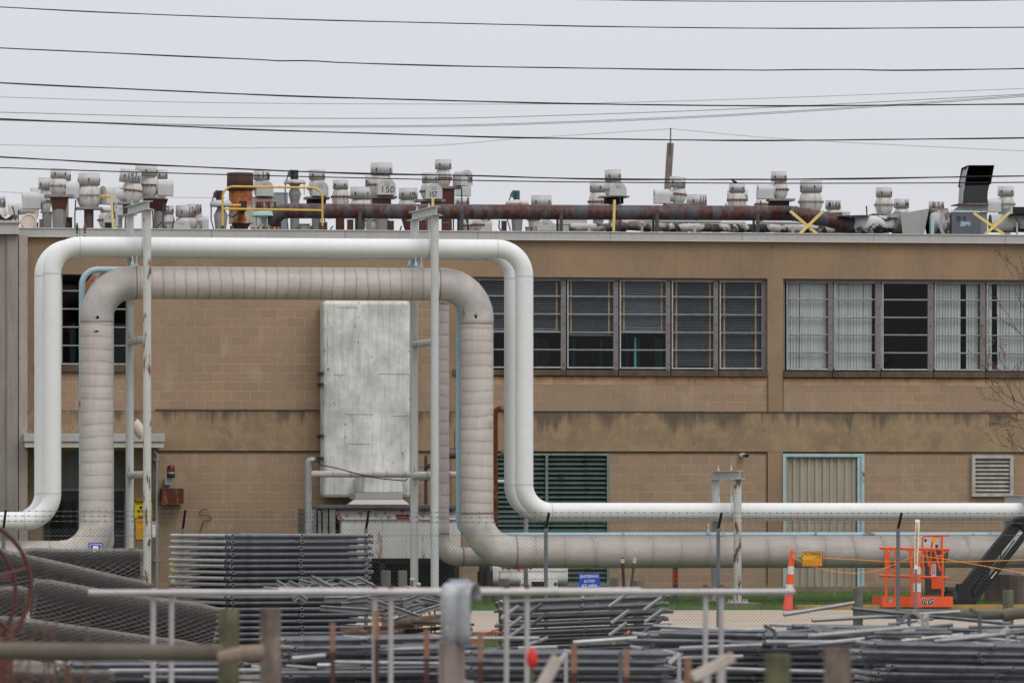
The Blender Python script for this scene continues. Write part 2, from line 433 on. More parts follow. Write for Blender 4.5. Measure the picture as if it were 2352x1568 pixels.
# grass blades
def blades(name, x0, x1, ya, yb, n, h, mt):
    b = MB(); rg = random.Random(5)
    for _ in range(n):
        x_ = rg.uniform(x0, x1); y = rg.uniform(ya, yb); z = ground_z(y) - .01
        hh = h * rg.uniform(.5, 1.25); a = rg.uniform(0, 6.28); wd = .007; lx = rg.uniform(-.4, .4) * hh; ly = rg.uniform(-.4, .4) * hh
        dx, dy = math.cos(a) * wd, math.sin(a) * wd
        b.v += [(x_ - dx, y - dy, z), (x_ + dx, y + dy, z), (x_ + lx, y + ly, z + hh)]
        k = len(b.v); b.f.append((k - 3, k - 2, k - 1)); b.sm.append(False); b.uv.append(None)
    return struct(b.build(name, mt, at=(0, 0, 0)), 'stuff')
gb = N('grass_blade'); pos = gb.coord('pos')
cb_ = gb.mix(gb.ramp(gb.noise(pos, 2.2, 5), .35, .65), (.07, .16, .03), (.13, .22, .055))
cb_ = gb.mix(gb.ramp(gb.noise(pos, 35, 2), .6, .7), cb_, (.20, .21, .08)); m_grass = gb.fin(cb_, .6)
blades('grass', X(1060, 126), X(2400, 126), 122.5, 134.6, 62000, .10, m_grass)
blades('grass', X(1060, 111), X(2400, 111), 109.2, 112.5, 26000, .08, m_grass)
struct(sheet('gravel_verge', -60, 90, 108.6, 110.3, .016, m_gravel, 3), 'structure')

# ---------------------------------------------------------------- the building
YW = 134.8
def xw(u, Y=YW): return X(u, Y)
def zw(v, Y=YW): return Z(v, Y)
bld = thing('laboratory_building', 'long two storey tan block building with a flat roof and grey roof edge', 'building', (xw(1176), YW, 0))
fr = MB()
def fb(u0, u1, v0, v1, y=YW, th=.32, mb=None): (mb or fr).box(xw(u0), xw(u1), y, y + th, zw(v1), zw(v0))
fb(36, 2700, 552, 636)
for a, b_ in ((36, 79), (306, 345), (1030, 1062), (1763, 1799), (2560, 2700)): fb(a, b_, 636, 944)
for a, b_ in ((36, 96), (306, 356), (1036, 1062), (1763, 1798), (2560, 2700)): fb(a, b_, 1036, 1347)
fr.build('concrete_frame', m_conc, bld)
mb = MB(); fb(36, 2700, 944, 1036, YW - .004, .33, mb); mb.build('concrete_band', m_band, bld)
bk = MB(); YB = YW + .03
fb(345, 1030, 636, 944, YB, .25, bk)
fb(79, 306, 859, 944, YB, .25, bk); fb(1062, 1763, 883, 944, YB, .25, bk); fb(1799, 2560, 883, 944, YB, .25, bk)
fb(356, 1036, 1036, 1347, YB, .25, bk); fb(1062, 1131, 1036, 1347, YB, .25, bk); fb(1400, 1763, 1036, 1347, YB, .25, bk); fb(1985, 2560, 1036, 1347, YB, .25, bk)
bk.build('block_wall', m_block, bld)
st = MB()
fb(1062, 1763, 864, 883, YB - .003, .25, st); fb(1799, 2560, 866, 883, YB - .003, .25, st)
st.build('sill_course', m_strip, bld)
si = MB()
for (a, b_, v0, v1) in ((79, 306, 842, 858), (1040, 1182, 849, 862), (1183, 1299, 849, 862), (1300.5, 1419, 849, 862.5), (1420.5, 1539, 849, 863), (1540.5, 1649, 849, 863), (1650.5, 1763, 849, 863),
                        (1799, 1911, 850, 864), (1912.5, 2021, 850, 864), (2022.5, 2142, 850, 864), (2143.5, 2262, 850, 864), (2263.5, 2500, 850, 864)):
    si = MB(); si.box(xw(a), xw(b_), YW - .05, YW + .3, zw(v1), zw(v0)); si.build('window_sill', m_sill, bld, bevel=.008)
pl = MB(); pl.box(xw(36), xw(2700), YW - .05, YW + .3, -.4, zw(1347)); pl.build('plinth', weather('plinth_concrete', (.24, .18, .125), (.15, .12, .09), .8, 1.5, kind='pos', rough=.95, bump=.4), bld)
# drip edge under the band and joints: thin dark gaps
jt = MB()
for (a, b_) in ((356, 1131), (1400, 1762), (1985, 2560)): jt.box(xw(a), xw(b_), YW - .012, YW + .03, zw(1037.5), zw(1035.6))
for u_ in (1762.5, ): jt.box(xw(u_ - .6), xw(u_ + .6), YW - .006, YW + .03, zw(1340), zw(1040))
for u_ in (1764, 1798.6): jt.box(xw(u_ - .5), xw(u_ + .5), YW - .003, YW + .03, zw(944), zw(866))
jt.build('joint_gap', m_black, bld)
lg = MB(); lg.box(xw(356), xw(742), YW - .02, YW, zw(944.5), zw(941.5)); lg.box(xw(1064), xw(2560), YW - .02, YW, zw(945.5), zw(942.8))
lg.build('ledge', m_sill, bld)
# fascia in long sheets
fa = MB(); fe = MB(); cuts = [36, 182, 485, 791, 1096, 1400, 1702, 2004, 2306, 2700]
for a, b_ in zip(cuts, cuts[1:]):
    fa.box(xw(a) + .004, xw(b_) - .004, YW - .12, YW + .4, zw(550.5), zw(533.2))
    fe.box(xw(a) + .002, xw(b_) - .002, YW - .145, YW + .42, zw(533.2), zw(531.2))
    fe.box(xw(a) + .002, xw(b_) - .002, YW - .135, YW + .40, zw(552), zw(550.5))
fa.build('roof_fascia', m_fascia, bld); fe.build('roof_edge_trim', plain('pale_edge_metal', (.52, .52, .51), .45, 0, .15), bld)
rf = MB(); rf.box(xw(36), xw(2700), YW + .42, YW + 32, zw(560), zw(540)); rf.build('roof', plain('roof_membrane', (.22, .21, .20), .9), bld)
ZR = zw(540)
sh = MB(); x0, x1 = xw(36), xw(2700)   # back and side walls
sh.box(x0, x1, YW + 31.6, YW + 31.9, -.3, zw(560)); sh.box(x0, x0 + .3, YW + .4, YW + 31.6, -.3, zw(560)); sh.box(x1 - .3, x1, YW + .4, YW + 31.6, -.3, zw(560))
sh.build('rear_walls', m_conc, bld)
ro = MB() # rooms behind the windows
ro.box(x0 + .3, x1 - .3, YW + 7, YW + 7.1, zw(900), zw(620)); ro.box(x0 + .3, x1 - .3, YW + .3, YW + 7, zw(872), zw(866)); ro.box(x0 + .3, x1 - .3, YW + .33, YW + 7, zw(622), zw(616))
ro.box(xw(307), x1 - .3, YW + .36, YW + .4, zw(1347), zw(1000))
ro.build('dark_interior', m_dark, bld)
ic = MB()
for u_, w_ in ((1460, 4.5), (1467, 3), (1509, 5), (1518, 4), (1318, 4), (1381, 3), (1233, 3)): ic.box(xw(u_ - w_, 138), xw(u_ + w_, 138), 138, 138.1, Z(866, 138), Z(776, 138))
ic.build('interior_column', m_tealcol, bld)
ic = MB(); ic.box(xw(1439, 137), xw(1443, 137), 137, 137.1, Z(866, 138), Z(775, 138)); ic.box(xw(1234, 137), xw(1292, 137), 139, 139.1, Z(866, 139), Z(778, 139)); ic.build('interior_partition', m_greycol, bld)
lt = MB(); lt.box(xw(1456.5, 135.35), xw(1461.5, 135.35), 135.35, 135.4, Z(843, 135.35), Z(773, 135.35)); lt.build('interior_column', plain('lit_teal_column', (.12, .48, .43), .5), bld)  # lighter teal paints in the daylight falling on this column

def window(u0, u1, vt, vb, bars, blind=None, vtop=None):
    y = YW + .17
    f = MB(); t = .028
    xa, xb, za, zb = xw(u0, y), xw(u1, y), zw(vb, y), zw(vt, y)
    f.box(xa, xa + t, y - .03, y + .03, za, zb); f.box(xb - t, xb, y - .03, y + .03, za, zb)
    f.box(xa + t, xb - t, y - .03, y + .03, za, za + t * 1.2); f.box(xa + t, xb - t, y - .03, y + .03, zb - t, zb)
    for b_ in bars:
        z_ = zw(b_, y); f.box(xa + t, xb - t, y - .032, y + .028, z_ - .008, z_ + .008)
        f.box(xa + t, xb - t, y - .010, y + .02, z_ - .022, z_ - .0085)
    wn_ = f.build('window', m_winframe, bld)
    gl_ = MB(); gl_.quad((xa + t, y + .012, za + t), (xb - t, y + .012, za + t), (xb - t, y + .012, zb - t), (xa + t, y + .012, zb - t)); gl_.build('pane', m_glass, wn_)
    if blind and blind[0] == 'h':
        s_ = MB(); zlow = zw(blind[1], y); z_ = zb - .03; yb = y + .10; rg = random.Random(int(u0))
        tilt = blind[2]
        while z_ > zlow:
            q = tilt + rg.uniform(-.05, .05); dy = .024 * math.cos(q); dz = .024 * math.sin(q)
            s_.add([(xa + .02, yb - dy, z_ - dz), (xb - .02, yb - dy, z_ - dz), (xb - .02, yb + dy, z_ + dz), (xa + .02, yb + dy, z_ + dz)], [(0, 1, 2, 3)])
            s_.box(xa + .02, xb - .02, yb - dy - .004, yb - dy + .002, z_ - dz - .0045, z_ - dz + .0045)
            z_ -= .0405
        if blind[1] < 800: # raised blinds have their spare slats bunched on the bottom rail
            for k in range(5): s_.box(xa + .02, xb - .02, yb - .022, yb + .022, zlow - .012 * k - .003, zlow - .012 * k + .002)
            s_.box(xa + .02, xb - .02, yb - .024, yb + .024, zlow - .085, zlow - .062)
        bo = s_.build('venetian_blind', m_slat, wn_)
        t_ = MB()
        for tu in blind[3]:
            tx = xw(tu, yb); t_.box(tx - .017, tx + .017, yb - .032, yb - .029, zlow - .06, zb - .02)
        t_.build('blind_tape', m_tape, wn_)
    if blind and blind[0] == 'v':
        s_ = MB(); yb = y + .11; rg = random.Random(int(u0) + 3); x_ = xa + .04 + blind[1] * (xb - xa)
        while x_ < xa + blind[2] * (xb - xa):
            if not any(a <= (x_ - xa) / (xb - xa) <= b_ for a, b_ in blind[3]):
                q = rg.uniform(.15, .55); dx = .042 * math.cos(q); dy = .042 * math.sin(q); ln = rg.uniform(-.02, .02) * rg.choice((0, 0, 1))
                s_.box(-1, 1, -1, 1, 0, 1, Matrix(((dx, 0, ln, x_), (dy, -.0008, 0, yb), (0, 0, zb - za - .07, za + .035), (0, 0, 0, 1))))
            x_ += .068
        s_.build('vertical_blind', m_vane, wn_)
BA = (679, 720, 761.5, 802); BB = (683, 724, 764.5, 806)
window(82, 136, 633, 841, (673, 714, 755, 797)); window(140, 215, 633, 841, (673, 714, 755, 797)); window(219, 303, 633, 841, (673, 714, 755, 797))
window(1078, 1181, 641, 845, BA, ('h', 752, .10, (1100, 1164))); window(1192, 1291, 641, 845, BA, ('h', 752, .10, (1212, 1278)))
window(1302.5, 1411.5, 641, 845, BA, ('h', 761, .08, (1311, 1398))); window(1423, 1532, 641.5, 845.5, BA, ('h', 751, .45, (1432.5, 1519)))
window(1542.5, 1641.5, 642, 846, BA, ('h', 840, .14, (1553, 1630))); window(1652.5, 1752, 642, 846, BA, ('h', 841, .12, (1663, 1735)))
window(1806, 1904.5, 643, 847, BB, ('v', .05, .97, ())); window(1916, 2013, 643, 847, BB, ('v', .0, .95, ()))
window(2026, 2133.5, 643, 847, BB, ('v', -.02, .07, ())); window(2147, 2254, 643, 847, BB, ('v', .0, .97, ((.60, .70),)))
window(2266.5, 2372, 643, 847, BB, ('v', .0, .97, ((.13, .24),))); window(2384, 2490, 643, 847, BB, ('v', .0, .97, ()))
mu = MB()
for a, b_ in ((136, 140), (215, 219), (1181.6, 1191.4), (1291.6, 1302), (1412, 1422.5), (1532.5, 1542), (1642, 1652), (1752.6, 1763), (1062, 1077.4), (1799, 1805.4), (1905, 1915.5), (2013.5, 2025.5), (2134, 2146.5), (2254.5, 2266), (2372.5, 2383.5)):
    mu = MB(); mu.box(xw(a), xw(b_), YW + .13, YW + .24, zw(848), zw(637)); mu.build('window_mullion', m_mull, bld)
for a, b_, v1 in ((1062, 1763, 641), (1799, 2560, 643), (79, 306, 633.5)):
    hd = MB(); hd.box(xw(a), xw(b_), YW + .12, YW + .28, zw(v1), zw(636) if v1 > 640 else zw(630)); hd.build('window_head', m_mull, bld)
bt = MB()
for u_ in (1296.6, 1417.3, 1537.3, 1647, 1910.2, 2019.5, 2140.2, 2260.2):
    for v_ in (655, 702, 743, 784, 835):
        bt.tube([(xw(u_), YW + .128, zw(v_)), (xw(u_), YW + .12, zw(v_))], .013, 6)
bt.build('mullion_bolt', m_black, bld)

# teal louvre
def louvre(name, u0, u1, v0, v1, pitch, mt, mf, frame, post=(), y=None, ang=.7, depth=.1):
    y = y or YW + .06
    rt = MB(); xa, xb, za, zb = xw(u0), xw(u1), zw(v1), zw(v0)
    rt.box(xa, xa + frame, y - .05, y + .08, za, zb); rt.box(xb - frame, xb, y - .05, y + .08, za, zb)
    rt.box(xa + frame, xb - frame, y - .05, y + .08, za, za + frame); rt.box(xa + frame, xb - frame, y - .05, y + .08, zb - frame, zb)
    for p_ in post: rt.box(xw(p_) - frame / 2, xw(p_) + frame / 2, y - .06, y + .08, za + frame, zb - frame)
    o = rt.build(name, mf, bld)
    s_ = MB(); z_ = zb - frame - pitch * .6
    while z_ > za + frame:
        m_ = Matrix.Translation(((xa + xb) / 2, y + .03, z_)) @ Matrix.Rotation(ang, 4, 'X')
        L = (xb - xa) / 2 - frame; s_.box(-L, L, -depth / 2, depth / 2, -.004, .004, m_)
        z_ -= pitch
    s_.build('slat', mt, o)
    d_ = MB(); d_.box(xa + frame, xb - frame, y + .10, y + .12, za, zb); d_.build('backing', m_black, o)
    return o
louvre('large_louvre', 1131, 1400, 1040, 1345, .106, m_louv, m_louvf, .055, (1256,), depth=.13)
louvre('small_louvre', 2231, 2326, 1043, 1139, .092, m_lgrey, m_lgrey, .075, y=YW - .03, depth=.12)
# corrugated roller door
dr = MB(); y = YW + .02; xa, xb, za, zb = xw(1798), xw(1985), zw(1347), zw(1040); t = .075
dr.box(xa, xa + t, y - .05, y + .1, za, zb); dr.box(xb - t, xb, y - .05, y + .1, za, zb); dr.box(xa + t, xb - t, y - .05, y + .1, zb - t, zb)
dr.box(xb - t - .085, xb - t - .012, y - .04, y + .1, za, zb - t)
do = dr.build('loading_door', m_ltblue, bld)
def corrug(x0_, x1_, y_, z0_, z1_, pitch, dep, mt, par, name, top=.42):
    pr = []; x_ = x0_
    while x_ < x1_:
        for q, d_ in ((0, 0), (top, 0), (top + .12, dep), (.88, dep)):
            if x_ + q * pitch <= x1_: pr.append((x_ + q * pitch, y_ + d_))
        x_ += pitch
    pr2 = pr + [(p[0], y_ + dep + .03) for p in reversed(pr)]
    b = MB(); n = len(pr); vs = [(p[0], p[1], z0_) for p in pr] + [(p[0], p[1], z1_) for p in pr]
    b.add(vs, [(i, i + 1, n + i + 1, n + i) for i in range(n - 1)]); return b.build(name, mt, par)
corrug(xa + t, xb - t - .09, y + .03, za, zb - t, .1705, .035, m_corr, do, 'corrugated_panel')
# recessed entrance under the canopy
en = MB(); yd = YW + 1.1
en.box(xw(96), xw(306), yd, yd + .1, -.1, zw(1030)); en.box(xw(96) - .02, xw(96), YW + .33, yd, -.1, zw(1036)); en.box(xw(306) - .02, xw(306), YW + .33, yd, -.1, zw(1036))
en.build('entrance_wall', m_clad, bld)
dd = MB(); dd.box(xw(105, yd), xw(185, yd), yd - .06, yd, 0, Z(1128, yd)); dd.box(xw(240, yd), xw(286, yd), yd - .06, yd, 0, Z(1128, yd))
d_o = dd.build('entrance_door', plain('slate_door_paint', (.062, .064, .078), .45), bld, bevel=.006)
pn = MB(); pn.box(xw(115, yd), xw(176, yd), yd - .066, yd - .061, .55, Z(1150, yd)); pn.build('door_glass', plain('dark_door_glass', (.012, .014, .013), .08), d_o)
jm = MB()
for u_ in (96, 186, 237, 287): jm.box(xw(u_ - 3, yd), xw(u_ + 3, yd), yd - .09, yd - .062 + .06, 0, Z(1124, yd))
jm.box(xw(96, yd), xw(290, yd), yd - .09, yd - .003, Z(1128, yd), Z(1122, yd)); jm.build('door_frame', plain('pale_jamb', (.33, .33, .33), .5), bld)
cn = MB(); cn.box(xw(47), xw(368), YW - 1.1, YW - .01, zw(1017), zw(999)); co_ = cn.build('canopy', m_fascia, bld, bevel=.008)
cn = MB(); cn.box(xw(50), xw(366.5), YW - 1.06, YW - .02, zw(1030), zw(1018)); cn.build('canopy_edge', weather('chalky_green_edge', (.52, .53, .47), (.38, .36, .28), .7, 2, (.42, .26, .10), .3, 2, rough=.6, kind='pos'), co_)
# left annex
an = thing('clad_annex', 'ribbed taupe metal building joined to the left end of the tan one', 'building', (xw(-150), YW - .5, 0))
corrug(xw(-420), xw(37), YW - .62, -.2, zw(547), .46, .07, m_clad, an, 'ribbed_cladding', top=.5)
b_ = MB(); b_.box(xw(-420), xw(35), YW - .53, YW + 14, -.2, zw(540)); b_.build('wall_core', m_clad, an)
b_ = MB(); b_.box(xw(39), xw(59), YW - .6, YW - .02, -.1, zw(550)); b_.build('corner_trim', m_trim, an)
b_ = MB()
for k in range(17):
    z_ = zw(575 + 42 * k)
    for u_ in (41.2, 57): b_.tube([(xw(u_), YW - .602, z_ + .02 * (u_ > 50)), (xw(u_), YW - .61, z_ + .02 * (u_ > 50))], .009, 6)
b_.build('trim_rivet', plain('rust_dot', (.10, .05, .03), .8), an)
b_ = MB(); b_.box(xw(-420), xw(38.5), YW - .75, YW + 14, zw(549), zw(524)); b_.box(xw(-420), xw(42.5), YW - .8, YW + 14, zw(524), zw(519)); b_.build('fascia', m_fascia, an)
tp = MB(); rg = random.Random(3)   # sagging sheet on the annex roof
n = 14; vs = []; xa_, xb_ = xw(-60), xw(41)
for i in range(n):
    for j in range(4):
        q = i / (n - 1); vs.append((xa_ + (xb_ - xa_) * q, YW - .6 + j * .35, zw(519) + .02 + .13 * math.sin(q * 9 + j) ** 2 * (1 if j < 3 else .3) + rg.uniform(0, .03)))
tp.add(vs, [(i * 4 + j, (i + 1) * 4 + j, (i + 1) * 4 + j + 1, i * 4 + j + 1) for i in range(n - 1) for j in range(3)], True)
tag(tp.build('plastic_sheet', weather('crumpled_sheet', (.50, .49, .48), (.34, .32, .30), .6, 6, (.45, .22, .06), .3, 5, rough=.4, kind='pos')), 'crumpled pale plastic sheet lying on the annex roof edge', 'sheet')

# ---------------------------------------------------------------- pipes
m_white = weather('white_pipe_paint', (.66, .675, .675), (.56, .575, .575), .4, .5, rough=.42, streak=.12, bump=.02, kind='pos', speck=.02, speckc=(.2, .2, .18))
m_weld = weather('weld_bead_paint', (.50, .50, .49), (.42, .42, .41), .4, 3, rough=.5, kind='pos')
m_post = weather('pale_grey_post_paint', (.47, .49, .485), (.38, .39, .37), .5, 1.2, (.23, .12, .06), .12, 3.2, rough=.5, streak=.35, kind='pos', bump=.05)
m_postr = weather('rust_streaked_post_paint', (.47, .49, .485), (.42, .42, .34), .6, 1.5, (.20, .075, .03), .34, 4.0, rough=.5, streak=.5, kind='pos', bump=.1, rstretch=(2.2, 1, .5))
m_postx = weather('heavily_rust_streaked_post', (.47, .49, .485), (.42, .42, .34), .6, 1.5, (.20, .075, .03), .40, 6.0, rough=.5, streak=.6, kind='pos', bump=.1, rstretch=(1.4, 1, .4))
m_blue = weather('pale_blue_pipe_paint', (.32, .50, .60), (.42, .50, .50), .5, 1.5, (.24, .11, .05), .3, 3, rough=.5, kind='pos', bump=.05, rstretch=(1, 1, .5))
m_bluec = weather('clean_blue_pipe_paint', (.30, .50, .60), (.36, .52, .60), .5, 1.5, rough=.5, kind='pos', bump=.03, streak=.2)
m_rust = weather('orange_rust', (.27, .07, .025), (.12, .035, .02), .7, 4, (.45, .32, .24), .42, 6, rough=.8, kind='pos', bump=.3)
m_rustel = weather('peeling_rust_elbow', (.33, .11, .045), (.20, .06, .03), .6, 3, (.55, .47, .40), .52, 3.4, rough=.8, kind='pos', bump=.3, streak=.1)
m_elbow = weather('grey_canvas_elbow', (.30, .30, .30), (.50, .46, .43), 1.0, 1.9, (.27, .20, .15), .2, 2, rough=.65, kind='pos', bump=.3, streak=.2)
m_elbow2 = weather('cream_canvas_elbow', (.60, .53, .46), (.34, .34, .35), 1.0, 2.4, (.30, .19, .12), .16, 2, rough=.65, kind='pos', bump=.3, streak=.2)
def wrap_mat(name, base, dark, pitch, seamdark, wob=.06):
    x = N(name); uv = x.n('ShaderNodeTexCoord').outputs['UV']; sp = x.n('ShaderNodeSeparateXYZ'); x.L.new(uv, sp.inputs[0])
    pos = x.coord('pos')
    nb = x.noise(x.coord('uv', (.5, 1, 1)), 1.1, 3)
    u_ = x.math('ADD', sp.outputs[0], x.math('MULTIPLY', nb, wob * 3))
    cell = x.math('DIVIDE', u_, pitch); fr_ = x.math('FRACT', cell); fl = x.math('FLOOR', cell)
    d = x.math('ABSOLUTE', x.math('SUBTRACT', fr_, .5))
    seam = x.ramp(d, .5 - .028 / pitch * .25, .5 - .006 / pitch * .25)
    soft = x.ramp(d, .30, .5)
    wn2 = x.n('ShaderNodeTexWhiteNoise'); wn2.noise_dimensions = '1D'; x.L.new(fl, wn2.inputs['W'])
    col = x.mix(x.ramp(wn2.outputs[0], 0, 1, 0, .5), base, tuple(q * .84 for q in base))
    col = x.mix(x.math('MULTIPLY', x.ramp(x.noise(pos, 1.1, 6, .6), .35, .7), .7), col, dark)
    col = x.mix(x.ramp(x.noise(x.coord('uv', (.8, 9, 1)), 1.4, 5), .5, .75, 0, .35), col, tuple(q * .75 for q in dark))
    col = x.mix(x.math('MULTIPLY', soft, x.ramp(x.noise(pos, 2.5, 4), .35, .7, .1, .45)), col, tuple(q * .6 for q in dark))
    col = x.mix(x.math('MULTIPLY', seam, x.ramp(x.noise(pos, 3.1, 3), .3, .7, .35, .85)), col, seamdark)
    col = x.mix(x.ramp(x.noise(x.coord('pos', (1, 1, 1), (5, 5, 5)), 1.9, 8, .68), .62, .70, 0, .55), col, (.27, .15, .09))
    col = x.mix(x.ramp(x.noise(x.coord('pos', (1, 1, 1), (2, 8, 4)), 3.3, 8, .68), .60, .70, 0, .6), col, (.62, .60, .575))
    h = x.math('ADD', x.math('MULTIPLY', d, -1.2), x.math('MULTIPLY', x.noise(pos, 6, 4), .5))
    x.bump(h, .5, .02); return x.fin(col, .6)
m_wrap = wrap_mat('canvas_wrapped_lagging', (.55, .505, .48), (.36, .32, .285), .238, (.11, .09, .08))
m_wrapv = wrap_mat('strap_banded_lagging', (.54, .50, .475), (.39, .35, .32), .262, (.10, .08, .075), .05)
m_wrap2 = wrap_mat('jacketed_lagging', (.52, .48, .455), (.36, .31, .27), .62, (.10, .085, .07), .10)
YP = 126.6
def pv(u, v, Y): return P(u, v, Y)
def run(name, label, cat, pts, Y, r, rad, mt, group=None, n=28, weld=True):
    zs = {}
    pp = [Vector((X(u, Y), Y, Z(v, Y))) for u, v in pts]
    mb_ = MB(); path = fillet(pp, rad, 16); mb_.tube(densify(path, 1.5), r, n)
    o = tag(mb_.build(name, mt), label, cat, group)
    if weld:
        for i in range(1, len(pp) - 1):
            rr = rad[i - 1] if isinstance(rad, list) else rad
            for a in (pp[i - 1], pp[i + 1]):
                wb = MB(); d = (a - pp[i]).normalized(); c = pp[i] + d * rr
                wb.tube([c - d * .008, c + d * .008], r + .005, n, caps=True); wb.build('weld_seam', m_weld, o)
    return o
run('steam_pipe', 'smooth white pipe looping up and over, the nearer one of the white pair', 'pipe', [(-420, 1196), (119.5, 1196), (119.5, 571.5), (1204, 571.5), (1204, 1175), (2760, 1175)], YP, .192, .575, m_white, 'white looped pipes')
run('steam_pipe', 'smooth white pipe just behind its twin, showing along the left and below it', 'pipe', [(-420, 1196), (99.5, 1196), (99.5, 577.5), (1178.5, 577.5), (1178.5, 1175.5), (2760, 1175.5)], YP + 1.25, .190, .575, m_white, 'white looped pipes')
# the fat lagged pipe, split at its elbows
def lagged(name, label, Y, r, u0, u1, vt, vbl, vbr, rad, el_r, mats, ul=-420, ur=2760, parts=True, group='lagged pipes'):
    def W(u, v): return Vector((X(u, Y), Y, Z(v, Y)))
    pp = [W(ul, vbl), W(u0, vbl), W(u0, vt), W(u1, vt), W(u1, vbr), W(ur, vbr)]
    t = thing(name, label, 'pipe', W(u0, vbl), group)
    mh, mv, ml, me1, me2 = mats
    def seg(a, b, mt, nm='pipe_run'):
        d = (b - a).normalized(); q = MB(); q.tube(densify([a, b], .8), r, 32); q.build(nm, mt, t)
    d = lambda i, j: (pp[j] - pp[i]).normalized() * rad
    seg(pp[0], pp[1] + d(1, 0), ml); seg(pp[1] + d(1, 2), pp[2] + d(2, 1), mv); seg(pp[2] + d(2, 3), pp[3] + d(3, 2), mh); seg(pp[3] + d(3, 4), pp[4] + d(4, 3), mv); seg(pp[4] + d(4, 5), pp[5], ml)
    for i, mt in ((1, me2), (2, me1), (3, me1), (4, me2)):
        a = pp[i] + d(i, i - 1) * 1.0; b = pp[i] + d(i, i + 1) * 1.0
        path = fillet([pp[i] + d(i, i - 1) * 1.04, pp[i], pp[i] + d(i, i + 1) * 1.04], rad, 18)
        q = MB(); q.tube(path, r + el_r, 32); q.build('elbow', mt, t)
    q = MB()
    for i, j in ((2, 1), (2, 3), (3, 2), (3, 4), (4, 3), (4, 5)):
        c = pp[i] + d(i, j) * 1.1; e_ = (pp[j] - pp[i]).normalized(); q.tube([c - e_ * .012, c + e_ * .012], r + .012, 32)
    q.build('strap', plain('dull_strap', (.26, .20, .16), .6), t)
    return t
big = lagged('lagged_pipe', 'fat beige lagged pipe with banded wrapping and torn grey elbows', 126.95, .342, 222.5, 1096, 654, 1278, 1267, .74, .008, (m_wrap, m_wrapv, m_wrap2, m_elbow, m_elbow2))
# torn holes in the lagging at the elbows
hb = MB()
def hole(u, v, Y, r, shape, dy=.01):
    cx, cz = X(u, Y), Z(v, Y); n = len(shape)
    vs = [(cx + a * .0092, 0, cz - b * .0092) for a, b in shape]
    return cx, cz, vs
def tear(ucen, pts):
    ax = X(ucen, 126.95); vs = []
    for u, v in pts:
        x_ = X(u, 126.6); dx = x_ - ax; rr = .352
        y_ = 126.95 - math.sqrt(max(.001, rr * rr - dx * dx)); vs.append((x_, y_, Z(v, 126.6)))
    return vs
sh_ = tear(1096, [(1086, 706), (1090, 705), (1093, 712), (1095, 720), (1096, 730), (1093, 732), (1090, 727), (1087, 718)])
hb.add(sh_, [tuple(range(len(sh_)))])
sh_ = tear(222.5, [(221, 731), (224, 729), (227, 731), (228, 735), (224, 737), (220, 735)]); hb.add(sh_, [tuple(range(len(sh_)))])
sh_ = tear(222.5, [(214, 765), (224, 763), (227, 762), (225, 767), (219, 767)]); hb.add(sh_, [tuple(range(len(sh_)))])
hb.build('torn_hole', m_black, big)
rear = lagged('lagged_pipe', 'thinner lagged pipe half hidden behind the fat beige one', 128.9, .2, 240, 1010, 645, 1284, 1278, .45, .006, (m_wrap, m_wrapv, m_wrap2, m_elbow, m_elbow2))
q = MB(); Y = 128.2
q.tube(fillet([Vector((X(222, Y), Y, Z(735, Y))), Vector((X(222, Y), Y, Z(653, Y))), Vector((X(320, Y), Y, Z(653, Y)))], .42, 18), .338, 30); q.build('rusted_elbow', m_rustel, rear)
t_ = run('condensate_pipe', 'slim pale blue pipe with rust patches looping behind the fat lagged pipe', 'pipe', [(-420, 1251), (188.5, 1251), (188.5, 625), (1054.5, 625), (1054.5, 1229), (2760, 1229)], 127.55, .066, .33, m_blue, n=16, weld=False)
q = MB(); Y = 128.3
q.tube(fillet([Vector((X(1165, Y), Y, Z(938, Y))), Vector((X(1136.5, Y), Y, Z(938, Y))), Vector((X(1136.5, Y), Y, Z(1235, Y))), Vector((X(1210, Y), Y, Z(1262, Y)))], .12, 8), .066, 14)
tag(q.build('rusty_pipe', m_rust), 'orange rusted upright pipe beside the right leg of the fat lagged pipe', 'pipe')
q = MB(); Y = 129.6; q.tube([Vector((X(1120, Y), Y, Z(1106, Y))), Vector((X(1175, Y), Y, Z(1106, Y)))], .045, 12); q.tube([Vector((X(1208, Y), Y, Z(1190, Y))), Vector((X(1208, Y), Y, -.05))], .05, 12)
m_galv = weather('dull_galvanised', (.36, .365, .37), (.27, .275, .28), .6, 4, rough=.45, metal=.5, kind='pos', bump=.05)
tag(q.build('steel_pipe', m_galv), 'short plain steel pipe showing between the lagged leg and the white legs', 'pipe')

